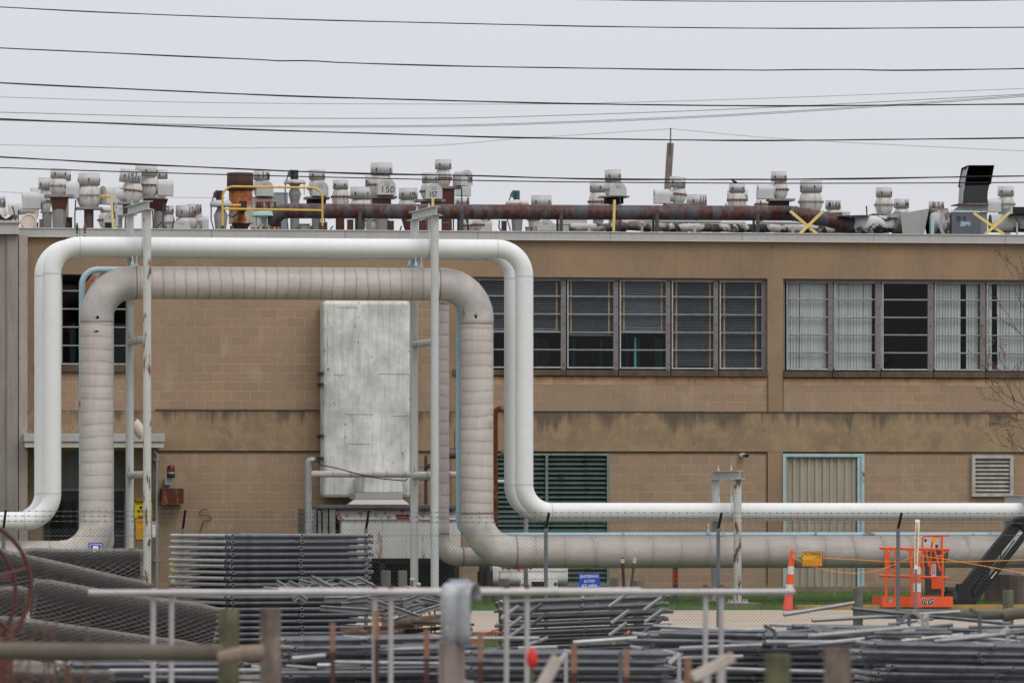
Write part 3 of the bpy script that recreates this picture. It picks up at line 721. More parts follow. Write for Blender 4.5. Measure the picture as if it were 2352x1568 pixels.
# ---------------------------------------------------------------- pipe supports
def support(label, uf, ur, vbeam, vfoot, mf, braces, Yf=126.0, Yr=128.15, r=.085, hang=(None,), footm=None):
    zb = Z(vbeam, Yr); pf = Vector((X(uf, Yf), Yf, 0)); pr_ = Vector((X(ur, Yr), Yr, 0))
    t = thing('pipe_support', label, 'pipe support', pf, 'steel pipe supports')
    zf = Z(vfoot, Yf); hb_ = .178
    for p_, mt in ((pf, mf), (pr_, m_post)):
        q = MB(); q.tube([Vector((p_.x, p_.y, zf)), Vector((p_.x, p_.y, zb - hb_ / 2 - .014))], r, 22); q.build('post', mt, t)
        q = MB(); q.box(p_.x - .15, p_.x + .15, p_.y - .15, p_.y + .15, zb - hb_ / 2 - .014, zb - hb_ / 2 - .002)
        q.box(p_.x - .2, p_.x + .2, p_.y - .2, p_.y + .2, zf - .0, zf + .02)
        for a in (-.16, .16):
            for b in (-.16, .16): q.tube([Vector((p_.x + a, p_.y + b, zf)), Vector((p_.x + a, p_.y + b, zf + .07))], .018, 6)
        q.build('base_plate', m_post, t)
        q = MB(); q.box(p_.x - .42, p_.x + .42, p_.y - .4, p_.y + .4, -.6, zf - .0); q.build('footing', footm or m_foot, t, bevel=.02)
    d = (pr_ - pf).normalized()
    q = MB(); a = Vector((pf.x, pf.y, zb)) - d * .22; b = Vector((pr_.x, pr_.y, zb)) + d * .22; q.ibeam(a, b, .17, hb_, .014); q.build('beam', m_post, t)
    for v_ in braces:
        q = MB(); z_ = Z(v_, 127.2); a = Vector((pf.x, pf.y, z_)) + d * r * .8; b = Vector((pr_.x, pr_.y, z_)) - d * r * .8
        q.tube([a, b], .078, 18); q.build('brace', m_postr, t)
        q = MB(); q.box(pr_.x - .006, pr_.x + .006, pr_.y - r - .1, pr_.y - r + .02, z_ - .2, z_ + .2); q.build('gusset', m_post, t)
    for Y, rz, zt_ in hang:
        k = (Y - Yf) / (Yr - Yf); xh = pf.x + (pr_.x - pf.x) * k
        q = MB()
        for sx in (-.0,):
            q.tube([Vector((xh + sx, Y, rz)), Vector((xh + sx, Y, zb + .19))], .014, 8)
            q.tube([Vector((xh + sx, Y, rz + .02)), Vector((xh + sx, Y, rz + .14))], .032, 6)
            q.tube([Vector((xh + sx, Y, zb + .10)), Vector((xh + sx, Y, zb + .135))], .028, 6)
        q.build('hanger_rod', m_post, t)
        q = MB(); q.tube([Vector((xh - .03, Y, zt_)), Vector((xh + .03, Y, zt_))], .203, 28); q.build('pipe_clamp', m_post, t)
    return t
m_foot = weather('weathered_footing', (.20, .175, .145), (.10, .085, .07), .8, 3, rough=.95, kind='pos', bump=.5, speck=.2)
zt1 = Z(571.5, YP); zt2 = Z(577.5, YP + 1.25); zl = Z(1175, YP)
support('tall two-post steel pipe support with rust streaks, at the left end of the loop', 338, 298, 490.5, 1385, m_postr, (786, 1091), hang=((YP, zt1 + .19, zt1), (YP + 1.25, zt2 + .19, zt2)))
support('tall clean pale two-post pipe support at the right end of the loop', 998.5, 951.5, 497.5, 1385, m_post, (789, 1092), hang=((YP, zt1 + .19, zt1), (YP + 1.25, zt2 + .19, zt2)))
support('low pipe support with a rust-streaked front post on concrete footings', 1694, 1643, 1091, 1384, m_postx, (), hang=((YP, zl + .19, zl), (YP + 1.25, zl + .19, zl)))
m_brf = weather('brown_stained_footing', (.17, .125, .10), (.08, .06, .05), .8, 2, rough=.95, kind='pos', bump=.5, streak=.7)
support('low pipe support on tall brown concrete piers at the right edge', 2372, 2314, 1146, 1322, m_postr, (), hang=((YP, zl + .19, zl),), footm=m_brf)
# eye nuts of the hangers that carry the lagged pipe
for u_, mt, lb_, Yh, vb_ in ((314, m_white, 'cream hanger eye on the fat lagged pipe by the left support', 126.95, 616), (304, m_blue, 'pale blue hanger eye by the left support', 127.55, 613), (968, m_white, 'cream hanger eye on the fat lagged pipe by the right support', 126.95, 617), (955, m_bluec, 'pale blue hanger eye nearest the right support beam', 127.55, 614), (940, m_bluec, 'pale blue hanger eye left of the other right one', 128.5, 615), (1661, m_white, 'cream hanger eye on the fat pipe by the low support', 126.95, 1233), (1627, m_bluec, 'pale blue hanger eye by the low support', 127.55, 1229)):
    q = MB(); k = M(u_, Yh); c = P(u_, vb_ - 6, Yh - .05); q.lathe([(0, -9 * k), (5.5 * k, -7 * k), (5 * k, -1 * k), (2.6 * k, 5 * k), (1.4 * k, 10 * k), (1.4 * k, 22 * k), (0, 22 * k)], c, 12); q.tube([c + Vector((0, -.06, -2 * k)), c + Vector((0, -.02, -2 * k))], 3.2 * k, 10)
    tag(q.build('hanger_eye', mt), lb_, 'hanger', 'hanger eyes above the pipes')

# ---------------------------------------------------------------- wall mounted plant
m_duct = weather('patched_white_mastic', (.68, .685, .65), (.37, .385, .37), 1.0, 1.9, rough=.8, kind='pos', bump=.35, streak=.65, speck=.35, speckc=(.06, .07, .06))
m_bracket = plain('dark_rust_bracket', (.07, .035, .028), .8)
m_unit = weather('chalky_unit_white', (.74, .74, .72), (.62, .58, .54), .5, 1.4, (.46, .30, .22), .40, 1.5, rough=.7, kind='pos', bump=.15, streak=.25, rstretch=(2.2, 1, .35))
m_unitr = weather('rust_blushed_white', (.70, .69, .67), (.58, .54, .50), .6, 1.5, (.42, .13, .07), .36, 5.5, rough=.7, kind='pos', bump=.15, streak=.2, rstretch=(1.6, 1, 1.2))
YD = 134.1
t = thing('wall_duct', 'tall patched white insulated duct fixed to the block wall', 'duct', (X(842, YD), YD, 1.6))
def rbox(u0, u1, v0, v1, y0, y1, name, mt, par, bev=.02):
    q = MB(); q.box(X(u0, y0), X(u1, y0), y0, y1, Z(v1, y0, u0), Z(v0, y0, u0)); return q.build(name, mt, par, bevel=bev)
rbox(743, 943, 560 + 130, 1143, YD, 134.78, 'duct_body', m_duct, t, .08)
q = MB()
for (u_, v_) in ((738.5, 857), (738.5, 882), (738.5, 1000), (738.5, 1052)): q.box(X(u_ - 1, 134), X(u_ + 3.5, 134), 133.9, 134.79, Z(v_ + 3, 134, u_ - 3), Z(v_ - 3, 134, u_ - 3))
q.build('bracket', m_bracket, t)
q = MB() # patched sheet edges
for (u0, u1, v_) in ((765, 792, 861), (870, 941, 858.5), (900, 941, 955), (790, 858, 951), (775, 822, 706), (800, 850, 1019)): q.box(X(u0, YD), X(u1, YD), YD - .006, YD, Z(v_ + .35, YD, u0), Z(v_ - .35, YD, u0))
for (u_, v0, v1) in ((753, 712, 748), (752, 770, 835)): q.box(X(u_ - .4, YD), X(u_ + .4, YD), YD - .005, YD, Z(v1, YD, u_ - .4), Z(v0, YD, u_ - .4))
q.build('sheet_edge', plain('dark_crack', (.22, .22, .21), .9), t)
rbox(836, 925, 1092, 1131, 132.5, 134.08, 'duct_spout', m_duct, t, .02)
q = MB(); ya, yb_ = 131.9, 133.2
zt_, zb_ = Z(1146, 132.4), Z(1158, 132.0)
a = [(X(816, 132.4), 132.4), (X(925, 132.4), 132.4), (X(925, 133), 133.3), (X(816, 133), 133.3)]; b = [(X(801, 131.6), 131.6), (X(941, 131.6), 131.6), (X(941, 133), 133.35), (X(801, 133), 133.35)]
vs = [(p[0], p[1], zt_) for p in a] + [(p[0], p[1], zb_) for p in b]
q.add(vs, [(0, 1, 5, 4), (1, 2, 6, 5), (3, 0, 4, 7), (0, 3, 2, 1)]); q.build('flared_skirt', weather('bright_skirt', (.50, .46, .44), (.45, .40, .37), .5, 2, kind='pos', rough=.5), t)
rbox(816, 925, 1131.5, 1146, 132.35, 133.3, 'duct_collar', weather('grey_collar_sheet', (.34, .34, .345), (.26, .26, .26), .5, 2, kind='pos', rough=.5), t, .008)
YU = 130.3
t = thing('air_handler', 'long white roof-capped air handling unit with rust blushes, on dark skids', 'air handling unit', (X(900, YU), YU, 0))
def zu(v): return Z(v, YU)
def xu(u): return X(u, YU)
q = MB(); q.prism([(YU, zu(1281)), (YU, zu(1193)), (YU + .30, zu(1168)), (YU + 2.6, zu(1168)), (YU + 2.6, zu(1281))], 'x', xu(783), xu(1058)); q.build('cabinet', m_unit, t)
q = MB(); q.quad((xu(776), YU - .012, zu(1193)), (xu(1058), YU - .012, zu(1193)), (xu(1058), YU + .285, zu(1168)), (xu(772), YU + .285, zu(1168))); q.build('sloped_hood', m_unitr, t)
q = MB(); q.box(xu(779), xu(1058), YU - .03, YU - .003, zu(1194.6), zu(1192)); q.build('hood_lip', plain('grey_lip', (.25, .24, .24), .6), t)
q = MB(); q.box(xu(733), xu(1061), YU - .05, YU + 2.7, zu(1167), zu(1159)); q.build('unit_roof', plain('slate_roof_metal', (.15, .155, .175), .5), t, bevel=.01)
m_panelw = weather('flaking_grey_panel', (.40, .40, .385), (.20, .20, .195), .8, 3, rough=.75, kind='pos', bump=.3, streak=.6, speck=.5, speckc=(.04, .04, .04))
for (a_, b_, c_, y_) in ((717, 731, 1170, .35), (735, 741, 1172, .2), (744, 755, 1168, .12), (758, 771, 1167, .05)):
    q = MB(); q.box(xu(a_), xu(b_), YU + y_, YU + y_ + .9, zu(1290), zu(c_)); q.build('side_panel', m_panelw, t, bevel=.006)
q = MB(); q.box(xu(715), xu(783), YU + .5, YU + 2.5, zu(1281), zu(1168)); q.build('end_plenum', plain('grey_plenum', (.13, .13, .125), .8), t)
q = MB(); q.quad((xu(911), YU + .100, zu(1184.5)), (xu(941), YU + .100, zu(1184.5)), (xu(941), YU + .12, 0), (xu(911), YU + .12, 0)); 
q = MB(); nrm = .012
def hoodpt(u, v): k = (1193 - v) / 25.0; return (xu(u), YU - .012 + .297 * k - nrm, zu(v) )
q.quad(hoodpt(911, 1192), hoodpt(941, 1192), hoodpt(941, 1181), hoodpt(909, 1181)); q.build('rust_patch', plain('red_primer', (.25, .045, .03), .7), t)
q = MB(); q.box(xu(790), xu(1058), YU + .7, YU + 2.4, 0, zu(1283)); q.build('skid_core', m_black, t)
q = MB()
for u_ in (800, 880, 1000, 1050): q.box(xu(u_ - 6), xu(u_ + 6), YU + .1, YU + .3, 0, zu(1281))
q.box(xu(790), xu(1058), YU + .1, YU + .25, zu(1292), zu(1281.5)); q.build('skid_leg', plain('dark_skid', (.03, .028, .025), .8), t)
# silver conduit
q = MB(); Y = 129.4
q.tube(fillet([P(708, 1352, Y), P(708, 1057, Y), P(722, 1057, Y)], .06, 6), .074, 16)
o = tag(q.build('vent_pipe', m_galv), 'upright silver pipe with an elbow top left of the white unit', 'pipe')
q = MB()
for v_ in (1081, 1101, 1153): q.tube([P(708, v_ + 1, Y), P(708, v_ - 1, Y)], .083, 16)
q.build('coupling', m_galv, o)
m_silv = weather('bright_jacket', (.58, .52, .50), (.42, .38, .36), .5, 2.5, rough=.5, kind='pos', bump=.05)
q = MB(); Y = 129.42; q.tube([P(712, 1088, Y + .0), P(1062, 1090, Y)], .068, 16); o = tag(q.build('jacketed_pipe', m_silv), 'horizontal silver jacketed pipe running right from the upright vent pipe', 'pipe')
q = MB()
for u_ in (764, 806, 856, 888, 925, 931, 1033): q.tube([P(u_ - 1, 1088.3, Y), P(u_ + 1, 1088.3, Y)], .076, 16)
q.build('coupling', m_galv, o)
q = MB(); pts = [(720, 1058.5), (731, 1060), (737, 1068), (750, 1070), (775, 1075), (796, 1081), (830, 1090), (869, 1098), (900, 1101), (930, 1103.5), (937, 1099)]
q.tube([P(u_, v_, 129.25) for u_, v_ in pts], .012, 6); tag(q.build('cable', m_black), 'black cable sagging along the horizontal silver pipe', 'cable')
q = MB(); Y = 134.2
q.box(X(975, Y), X(982, Y), Y, Y + .05, Z(1158, Y, 975), Z(1046, Y, 975)); 
q.box(X(955, Y), X(1000, Y), Y - .02, Y, Z(1073, Y, 955), Z(1071.5, Y, 955)); q.box(X(960, Y), X(1000, Y), Y - .02, Y, Z(1103, Y, 960), Z(1101.5, Y, 960)); q.box(X(982, Y), X(990, Y), Y - .1, Y - .02, Z(1076, Y, 982), Z(1065, Y, 982))
tag(q.build('conduit_strut', plain('dark_strut', (.06, .045, .04), .7)), 'dark slotted strut and conduits on the wall behind the right support', 'strut')
q = MB(); Y = 134.0
q.tube([P(1030, 1042, Y), P(1046, 1042, Y)], .11, 14); q.tube([P(1150, 1042, Y), P(1164, 1042, Y)], .10, 14)
q.tube([P(1044, 1035, Y), P(1044, 990, Y)], .012, 6); q.tube([P(1034, 1030, Y), P(1050, 1029, Y)], .025, 8)
tag(q.build('valve_pipe', plain('sooty_pipe', (.11, .085, .075), .7)), 'short sooty pipe with a small valve behind the right lagged leg', 'pipe')
# beacon + rusty box
Y = 134.6
t = thing('warning_beacon', 'dark red domed warning beacon on the wall above the rusty box', 'beacon', P(392, 1114, Y))
k = M(392, Y)
q = MB(); c = P(392.5, 1085.5, Y - .12); r_ = 9.2 * k; q.lathe([(r_, 0), (r_, 9 * k), (r_ * .93, 13 * k), (r_ * .7, 16.5 * k), (r_ * .35, 18 * k), (0, 18.4 * k)], c, 20)
rx = N('red_lens'); rx.b.inputs['Transmission Weight'].default_value = .25; m_lens = rx.fin((.13, .008, .012), .12); q.build('lens', m_lens, t)
q = MB(); q.lathe([(0, 0), (r_ * 1.0, 0), (r_ * 1.04, 10 * k), (r_ * .9, 11 * k)], P(392.5, 1097, Y - .12), 20); q.build('lamp_base', plain('charcoal_base', (.035, .04, .035), .6), t)
q = MB(); q.lathe([(r_ * 1.06, 0), (r_ * 1.06, 2.2 * k), (r_ * .9, 2.4 * k)], P(392.5, 1086.5, Y - .12), 20); q.build('ring', m_galv, t)
q = MB(); p_ = P(386, 1106, Y); q.box(p_.x - 8.5 * k, p_.x + 8.5 * k, Y - .1, Y + .19, p_.z - 7.5 * k, p_.z + 7 * k); q.tube([P(392, 1104, Y - .12), P(392, 1096, Y - .12)], .025, 8); q.build('junction_box', m_galv, t, bevel=.01)
t = thing('rusty_box', 'square rust-brown metal box on the wall below the beacon', 'box', P(394, 1157, Y))
q = MB(); q.box(X(368.5, Y), X(420, Y), Y - .2, Y + .19, Z(1156, Y, 368.5), Z(1121, Y, 368.5)); q.build('housing', weather('deep_rust', (.085, .028, .02), (.05, .02, .018), .8, 3, (.32, .10, .02), .35, 4, rough=.8, kind='pos', bump=.3), t, bevel=.01)
q = MB(); q.box(X(367.5, Y), X(421, Y), Y - .22, Y + .19, Z(1157.3, Y, 367.5), Z(1156, Y, 367.5)); q.build('drip_lip', m_rust, t)
# wire squiggle on the wall
q = MB(); pts = [(478, 1170), (468, 1169), (460, 1173), (458, 1180), (463, 1183), (473, 1183), (482, 1184), (485, 1189), (483, 1193), (473, 1196), (467, 1196), (464, 1203), (464, 1211), (460, 1215), (459, 1224)]
q.tube([P(u_, v_, 134.78) for u_, v_ in pts], .009, 6); tag(q.build('loose_wire', m_black), 'thin dark S shaped loose wire on the block wall', 'wire')
# downspout
q = MB(); Y = 134.62; q.tube(fillet([P(352, 1034, Y), P(360.5, 1044, Y), P(360.5, 1352, Y)], .06, 6), .038, 12)
o = tag(q.build('downspout', m_galv), 'slim grey downspout right of the canopy', 'downspout')
q = MB()
for v_ in (1055.5, 1287): q.box(X(353, Y), X(368, Y), Y - .045, Y + .17, Z(v_ + 1.3, Y, 353), Z(v_ - 1.3, Y, 353))
q.build('bracket', m_galv, o)
q = MB(); Y = 133.2 # curved vent on the canopy
q.tube([P(330, 1000, Y), P(320, 988, Y), P(312, 978, Y), P(306, 973, Y)], [.13, .135, .14, .15], 18)
m_cream = weather('cream_plastic', (.60, .50, .44), (.50, .42, .36), .4, 3, rough=.5)
tag(q.build('gooseneck_vent', m_cream), 'cream gooseneck vent standing on the door canopy', 'vent')
q = MB(); Y = 134.7; q.tube([P(1703, 1045.5, Y + .08), P(1709, 1046, Y - .05)], .055, 14); o = tag(q.build('vent_stub', plain('white_collar', (.55, .53, .5), .6)), 'small dark pipe stub poking out of the wall above the low support', 'pipe stub')
q = MB(); q.hollow(P(1708, 1046, Y - .03), P(1717, 1046.5, Y - .22), .034, .006, 12); q.build('pipe_end', plain('dark_stub', (.05, .04, .04), .6), o)

# ---------------------------------------------------------------- signs
m_yel = plain('sign_yellow', (.70, .50, .01), .5, 0, .1); m_sblk = plain('sign_black', (.012, .012, .012), .5); m_red = plain('sign_red', (.55, .03, .02), .5)
m_blu = plain('sign_blue', (.008, .06, .42), .4, 0, .15); m_wht = plain('sign_white', (.75, .75, .74), .5, 0, .08); m_amb = plain('sign_amber', (.72, .35, .008), .5, 0, .12)
m_lorg = plain('faded_orange_print', (.62, .24, .006), .5)
def plate(name, label, u0, u1, v0, v1, Y, mt, rot=0, post=None):
    t = thing(name, label, 'sign', P((u0 + u1) / 2, (v0 + v1) / 2, Y)); q = MB()
    q.box(X(u0, Y), X(u1, Y), Y, Y + .006, Z(v1, Y, u0), Z(v0, Y, u0)); q.build('face', mt, t, bevel=.003)
    return t
def word(t, s, u, v, h, Y, mt, align='CENTER', squash=1.0, bold=.0, rot=(R(90), 0, 0)):
    return text(s, h * M(u, Y) / .70, (X(u, Y), Y - .003, Z(v, Y)), mt, t, 'lettering', align, squash=squash, bold=bold, rot=rot, depth=.0008)
Y = YW - .02
t = plate('caution_sign', 'yellow caution sign with radiation trefoil behind the left support', 309, 350, 1144, 1189, Y, m_yel)
q = MB(); q.box(X(309.6, Y), X(349.5, Y), Y - .003, Y - .0006, Z(1153, Y, 309.6), Z(1144.5, Y, 309.6)); q.build('header_band', m_sblk, t)
word(t, 'CAUTION', 311.5, 1148.8, 4.6, Y - .003, m_yel, 'LEFT', .92, .002); word(t, 'CONTROL', 311, 1156.2, 4.6, Y, m_sblk, 'LEFT', .92, .002); word(t, 'AREA', 316, 1186, 4.6, Y, m_sblk, 'LEFT', 1, .002)
q = MB(); c = P(323.5, 1170.5, Y - .003); kk = M(323, Y)
for a0 in (90, 210, 330):
    n = 6; vs = []
    for i in range(n + 1):
        a = R(a0 - 30 + 60 * i / n); vs += [(c.x + math.cos(a) * 3.0 * kk, c.y, c.z + math.sin(a) * 3.0 * kk), (c.x + math.cos(a) * 8.5 * kk, c.y, c.z + math.sin(a) * 8.5 * kk)]
    q.add(vs, [(2 * i, 2 * i + 1, 2 * i + 3, 2 * i + 2) for i in range(n)])
q.add([(c.x + math.cos(R(a)) * 1.6 * kk, c.y, c.z + math.sin(R(a)) * 1.6 * kk) for a in range(0, 360, 30)], [tuple(range(12))]); q.build('trefoil', m_sblk, t)
t = plate('caution_sign', 'amber caution notice with red print below the trefoil sign', 312, 349, 1191, 1238, Y, m_amb)
word(t, 'CAUTION', 314, 1199, 3.2, Y, m_red, 'LEFT', 1, .001); word(t, '▲', 324, 1204, 3, Y, m_red)
q = MB()
for i in range(6): q.box(X(314, Y), X(340, Y), Y - .002, Y - .0005, Z(1212.5 + i * 4, Y, 314), Z(1211.8 + i * 4, Y, 314))
q.build('print_line', m_lorg, t)
t = plate('notice_sign', 'narrow white notice with a blue header right of the left support post', 349.5, 357.5, 1197, 1233, 134.3, m_wht)
q = MB(); q.box(X(350.5, 134.3), X(356.5, 134.3), 134.297, 134.2995, Z(1204, 134.3, 350.5), Z(1199, 134.3, 350.5)); q.build('header_band', m_blu, t)
word(t, 'CE', 353.6, 1201.5, 3, 134.296, m_wht); word(t, 'D LE', 353.5, 1209.5, 2.2, 134.3, m_red)
Y = 118.6
t = plate('parking_sign', 'small blue sign with a white border peeping above the mesh rolls', 203, 236, 1246, 1290, Y, m_blu)
q = MB(); z0_, z1_, xa_, xb_ = Z(1288, Y), Z(1248.5, Y), X(206, Y), X(233, Y); tt = .011
q.box(xa_, xb_, Y - .003, Y - .0005, z1_ - tt, z1_); q.box(xa_, xa_ + tt, Y - .003, Y - .0005, z0_, z1_ - tt); q.box(xb_ - tt, xb_, Y - .003, Y - .0005, z0_, z1_ - tt); q.box(X(213, Y), X(226, Y), Y - .003, Y - .0005, Z(1268, Y, 213), Z(1253, Y, 213)); q.build('border', m_wht, t)
q = MB(); q.box(X(219, Y) - .02, X(219, Y) + .02, Y + .008, Y + .04, -.3, Z(1250, Y, 219)); q.build('sign_post', m_galv, t)
Y = 121.9
t = plate('area_sign', 'blue and white sign reading ENTERING X-710 IEZ AREA', 1330, 1377.5, 1317, 1352, Y, m_blu)
word(t, 'ENTERING', 1353.4, 1323.5, 6.4, Y, m_wht, squash=1.0, bold=.0004); word(t, 'X-710', 1353.4, 1334.5, 6.4, Y, m_wht, squash=1.06, bold=.0004); word(t, 'IEZ AREA', 1353.9, 1345, 6.4, Y, m_wht, squash=.98, bold=.0004)
q = MB()
for u_ in (1338, 1370): q.box(X(u_, Y) - .02, X(u_, Y) + .02, Y + .008, Y + .05, -.4, Z(1322, Y, u_))
q.build('sign_post', m_galv, t); t.rotation_euler = (0, R(-1.6), 0)
Y = 128.6
t = thing('marker_stake', 'grey stake with an orange band lettered UPZ under the lagged pipe', 'marker', P(1551.5, 1362, Y)); q = MB(); q.box(X(1545.5, Y), X(1557.5, Y), Y, Y + .03, -.1, Z(1290, Y, 1545.5)); q.build('stake', plain('stake_grey', (.13, .14, .16), .6), t, bevel=.004)
q = MB(); q.box(X(1545.2, Y), X(1557.8, Y), Y - .004, Y + .033, Z(1341, Y, 1545.2), Z(1308.5, Y, 1545.2)); q.build('orange_band', plain('marker_orange', (.72, .12, .02), .5), t)
for s_, v_ in (('S', 1304), ('U', 1314), ('P', 1324.5), ('Z', 1335), ('I', 1347)): word(t, s_, 1551.5, v_, 6.6, Y - .005, m_sblk, bold=.002)
# heater
Y = 131.2; kh = M(1215, Y)
t = thing('site_heater', 'white cylindrical site heater with red lettering beneath the lagged pipe', 'heater', P(1215, 1360, Y))
m_hw = weather('heater_white', (.80, .80, .79), (.65, .64, .62), .4, 3, rough=.4, kind='pos', streak=.5, bump=.05)
q = MB(); rr = 21 * kh; zc_ = Z(1323, Y); pr = [(Y + rr * math.cos(R(a)), zc_ + rr * math.sin(R(a))) for a in range(-180, 1, 15)] + [(Y + rr, Z(1300, Y)), (Y - rr, Z(1300, Y))]
q.prism(pr, 'x', X(1129, Y), X(1301, Y), False); q.build('barrel', m_hw, t, bevel=.01)
q = MB(); q.box(X(1143, Y), X(1298, Y), Y - rr - .006, Y - rr, Z(1312.2, Y, 1143), Z(1311.2, Y, 1143)); q.box(X(1143.5, Y), X(1144.3, Y), Y - rr - .006, Y - rr, Z(1340, Y, 1143.5), Z(1312, Y, 1143.5)); q.build('panel_gap', m_sblk, t)
word(t, 'heat wagon', 1153, 1304.2, 7.2, Y - rr - .002, m_red, 'LEFT', 1.12, .004)
q = MB(); pz = P(1216, 1305, Y - rr - .003); kq = kh
q.add([(pz.x, pz.y, pz.z + 3.5 * kq), (pz.x, pz.y, pz.z - 3 * kq), (pz.x + 8 * kq, pz.y, pz.z)], [(0, 1, 2)]); q.build('flame_mark', m_red, t)
q = MB(); q.box(X(1189.5, Y), X(1273.5, Y), Y - rr - .25, Y - rr - .02, Z(1351, Y, 1189.5), Z(1330.7, Y, 1189.5)); o = q.build('control_panel', m_hw, t, bevel=.006)
yf = Y - rr - .256
q = MB(); q.box(X(1214, Y), X(1249, Y), yf - .004, yf + .004, Z(1348.5, Y, 1214), Z(1334.5, Y, 1214)); q.build('display', plain('dark_display', (.015, .015, .025), .2), o)
q = MB(); q.box(X(1190, Y), X(1196.5, Y), yf - .004, yf + .004, Z(1343.5, Y, 1190), Z(1339.5, Y, 1190)); q.build('orange_label', plain('small_orange', (.6, .18, .03), .6), o)
q = MB(); q.box(X(1265.5, Y), X(1272, Y), yf - .004, yf + .004, Z(1343.5, Y, 1265.5), Z(1336, Y, 1265.5)); q.build('blue_label', plain('small_blue', (.04, .06, .2), .6), o)
q = MB()
for u_ in (1150, 1280): q.box(X(u_ - 3, Y), X(u_ + 3, Y), Y - .2, Y + .2, 0, Z(1343, Y, u_ - 3))
q.build('stand', m_sblk, t)
q = MB(); q.box(X(1100, Y), X(1128, Y), Y - .25, Y + .25, Z(1345, Y, 1100), Z(1310, Y, 1100)); q.tube([P(1120, 1345, Y - .3), P(1120, 1300, Y - .3)], .06, 10); q.cbox(P(1112, 1305, Y), (.18, .3, .12)); q.build('burner', plain('grimy_motor', (.035, .028, .025), .7), t, bevel=.01)
# orange delineators
m_dor = plain('delineator_orange', (.80, .10, .015), .45, 0, .15); m_dpk = plain('faded_red_plastic', (.72, .10, .075), .45, 0, .15); m_dwh = plain('reflective_white', (.62, .62, .63), .4, 0, .2)
def delin(label, ut, vt, ub, vb, Y, s=1.0):
    t = thing('traffic_delineator', label, 'traffic cone', P(ub, vb, Y), 'orange traffic delineators'); k = M(ub, Y)
    H = (vb - vt) * k; sx = X(ut, Y) - X(ub, Y); z0_ = Z(vb, Y)
    def seg(f0, f1, r0, r1, mt, nm):
        q = MB(); q.tube([Vector((X(ub, Y) + sx * f0, Y, z0_ + H * f0)), Vector((X(ub, Y) + sx * f1, Y, z0_ + H * f1))], [r0 * k, r1 * k], 18); q.build(nm, mt, t)
    seg(0, .135, 11.6, 10.8, m_dpk, 'cone_base'); seg(.135, .275, 10.2, 9.6, m_dpk, 'cone_segment'); seg(.275, .425, 9.4, 8.9, m_dwh, 'reflective_band'); seg(.425, .59, 8.7, 8.2, m_dor, 'cone_segment')
    seg(.59, .72, 8.0, 7.5, m_dwh, 'reflective_band'); seg(.72, .86, 7.3, 6.4, m_dor, 'cone_segment'); seg(.86, .97, 4.6, 4.4, m_dpk, 'grip'); seg(.97, 1.0, 4.4, 2.5, m_dpk, 'grip')
    q = MB(); c = P(ub, vb, Y); q.lathe([(0, 0), (17 * k, 0), (17 * k, .03), (10 * k, .05), (0, .05)], (c.x, c.y, c.z - .03), 8); q.build('rubber_base', m_sblk, t); return t
delin('leaning orange and white delineator post left of the No Trespassing sign', 1820, 1262, 1809, 1402, 122.0)
delin('orange and white delineator post standing in front of the lift basket', 2107.5, 1266, 2106, 1396, 121.75)
Y = 121.85
t = plate('no_trespassing_sign', 'amber No Trespassing sign hanging on the yellow rope', 1842, 1889.5, 1266.5, 1300.5, Y, m_amb)
word(t, 'No Trespassing', 1865.7, 1271, 4.4, Y, m_sblk, squash=1.0, bold=.0008)
q = MB(); e0, e1, e2, e3 = X(1842, Y), X(1889.5, Y), Z(1300.5, Y), Z(1266.5, Y)
for b_ in ((e0, e1, e3 - .009, e3), (e0, e1, e2, e2 + .009), (e0, e0 + .009, e2 + .009, e3 - .009), (e1 - .009, e1, e2 + .009, e3 - .009)): q.box(b_[0], b_[1], Y - .003, Y - .0005, b_[2], b_[3])
q.box(e0 + .01, e1 - .01, Y - .003, Y - .0005, Z(1275.6, Y), Z(1274.9, Y)); q.build('border', m_sblk, t)
for s_, u_, v_, h_ in (('Notice of the', 1880, 1277.5, 1.3), ('United States', 1880.5, 1279.8, 1.7), ('Department of Energy', 1886.5, 1282.7, 1.7)): word(t, s_, 1887, v_, h_, Y, m_sblk, 'RIGHT')
q = MB(); q.box(X(1844, Y), X(1888, Y), Y - .0025, Y - .0005, Z(1299, Y, 1844), Z(1284.5, Y, 1844)); q.build('print_block', plain('amber_print', (.66, .29, .005), .5), t)
q = MB(); rg = random.Random(2)
for c0 in (1846, 1857.5, 1868, 1879):
    for i in range(8): q.box(X(c0, Y), X(c0 + rg.uniform(5, 8), Y), Y - .004, Y - .003, Z(1287.2 + 1.4 * i, Y, c0), Z(1286.6 + 1.4 * i, Y, c0))
q.build('fine_print', m_lorg, t)
m_rope = plain('orange_yellow_rope', (.80, .30, .02), .6)
for pts, lb_ in (([(1820, 1277), (1842, 1277)], 'short orange rope between the leaning delineator and the amber sign'), ([(1889.5, 1281), (1960, 1284.5), (2033, 1288.5), (2112, 1289.7), (2195, 1289.7), (2300, 1287), (2420, 1282)], 'upper orange rope running from the amber sign past the lift basket'),
                 ([(1820, 1279), (1842, 1290), (1866, 1299.5), (1895, 1308), (1930, 1314), (1962, 1316), (2000, 1312.5), (2036, 1303), (2070, 1289), (2104, 1274)], 'lower orange rope sagging between the two delineators'), ([(2106, 1274.5), (2180, 1285), (2260, 1299), (2352, 1316), (2430, 1332)], 'orange rope dropping right from the delineator across the boom')):
    q = MB(); q.tube([P(u_, v_, 121.9) for u_, v_ in pts], .0095, 6); tag(q.build('rope', m_rope), lb_, 'rope')
Y = 121.5
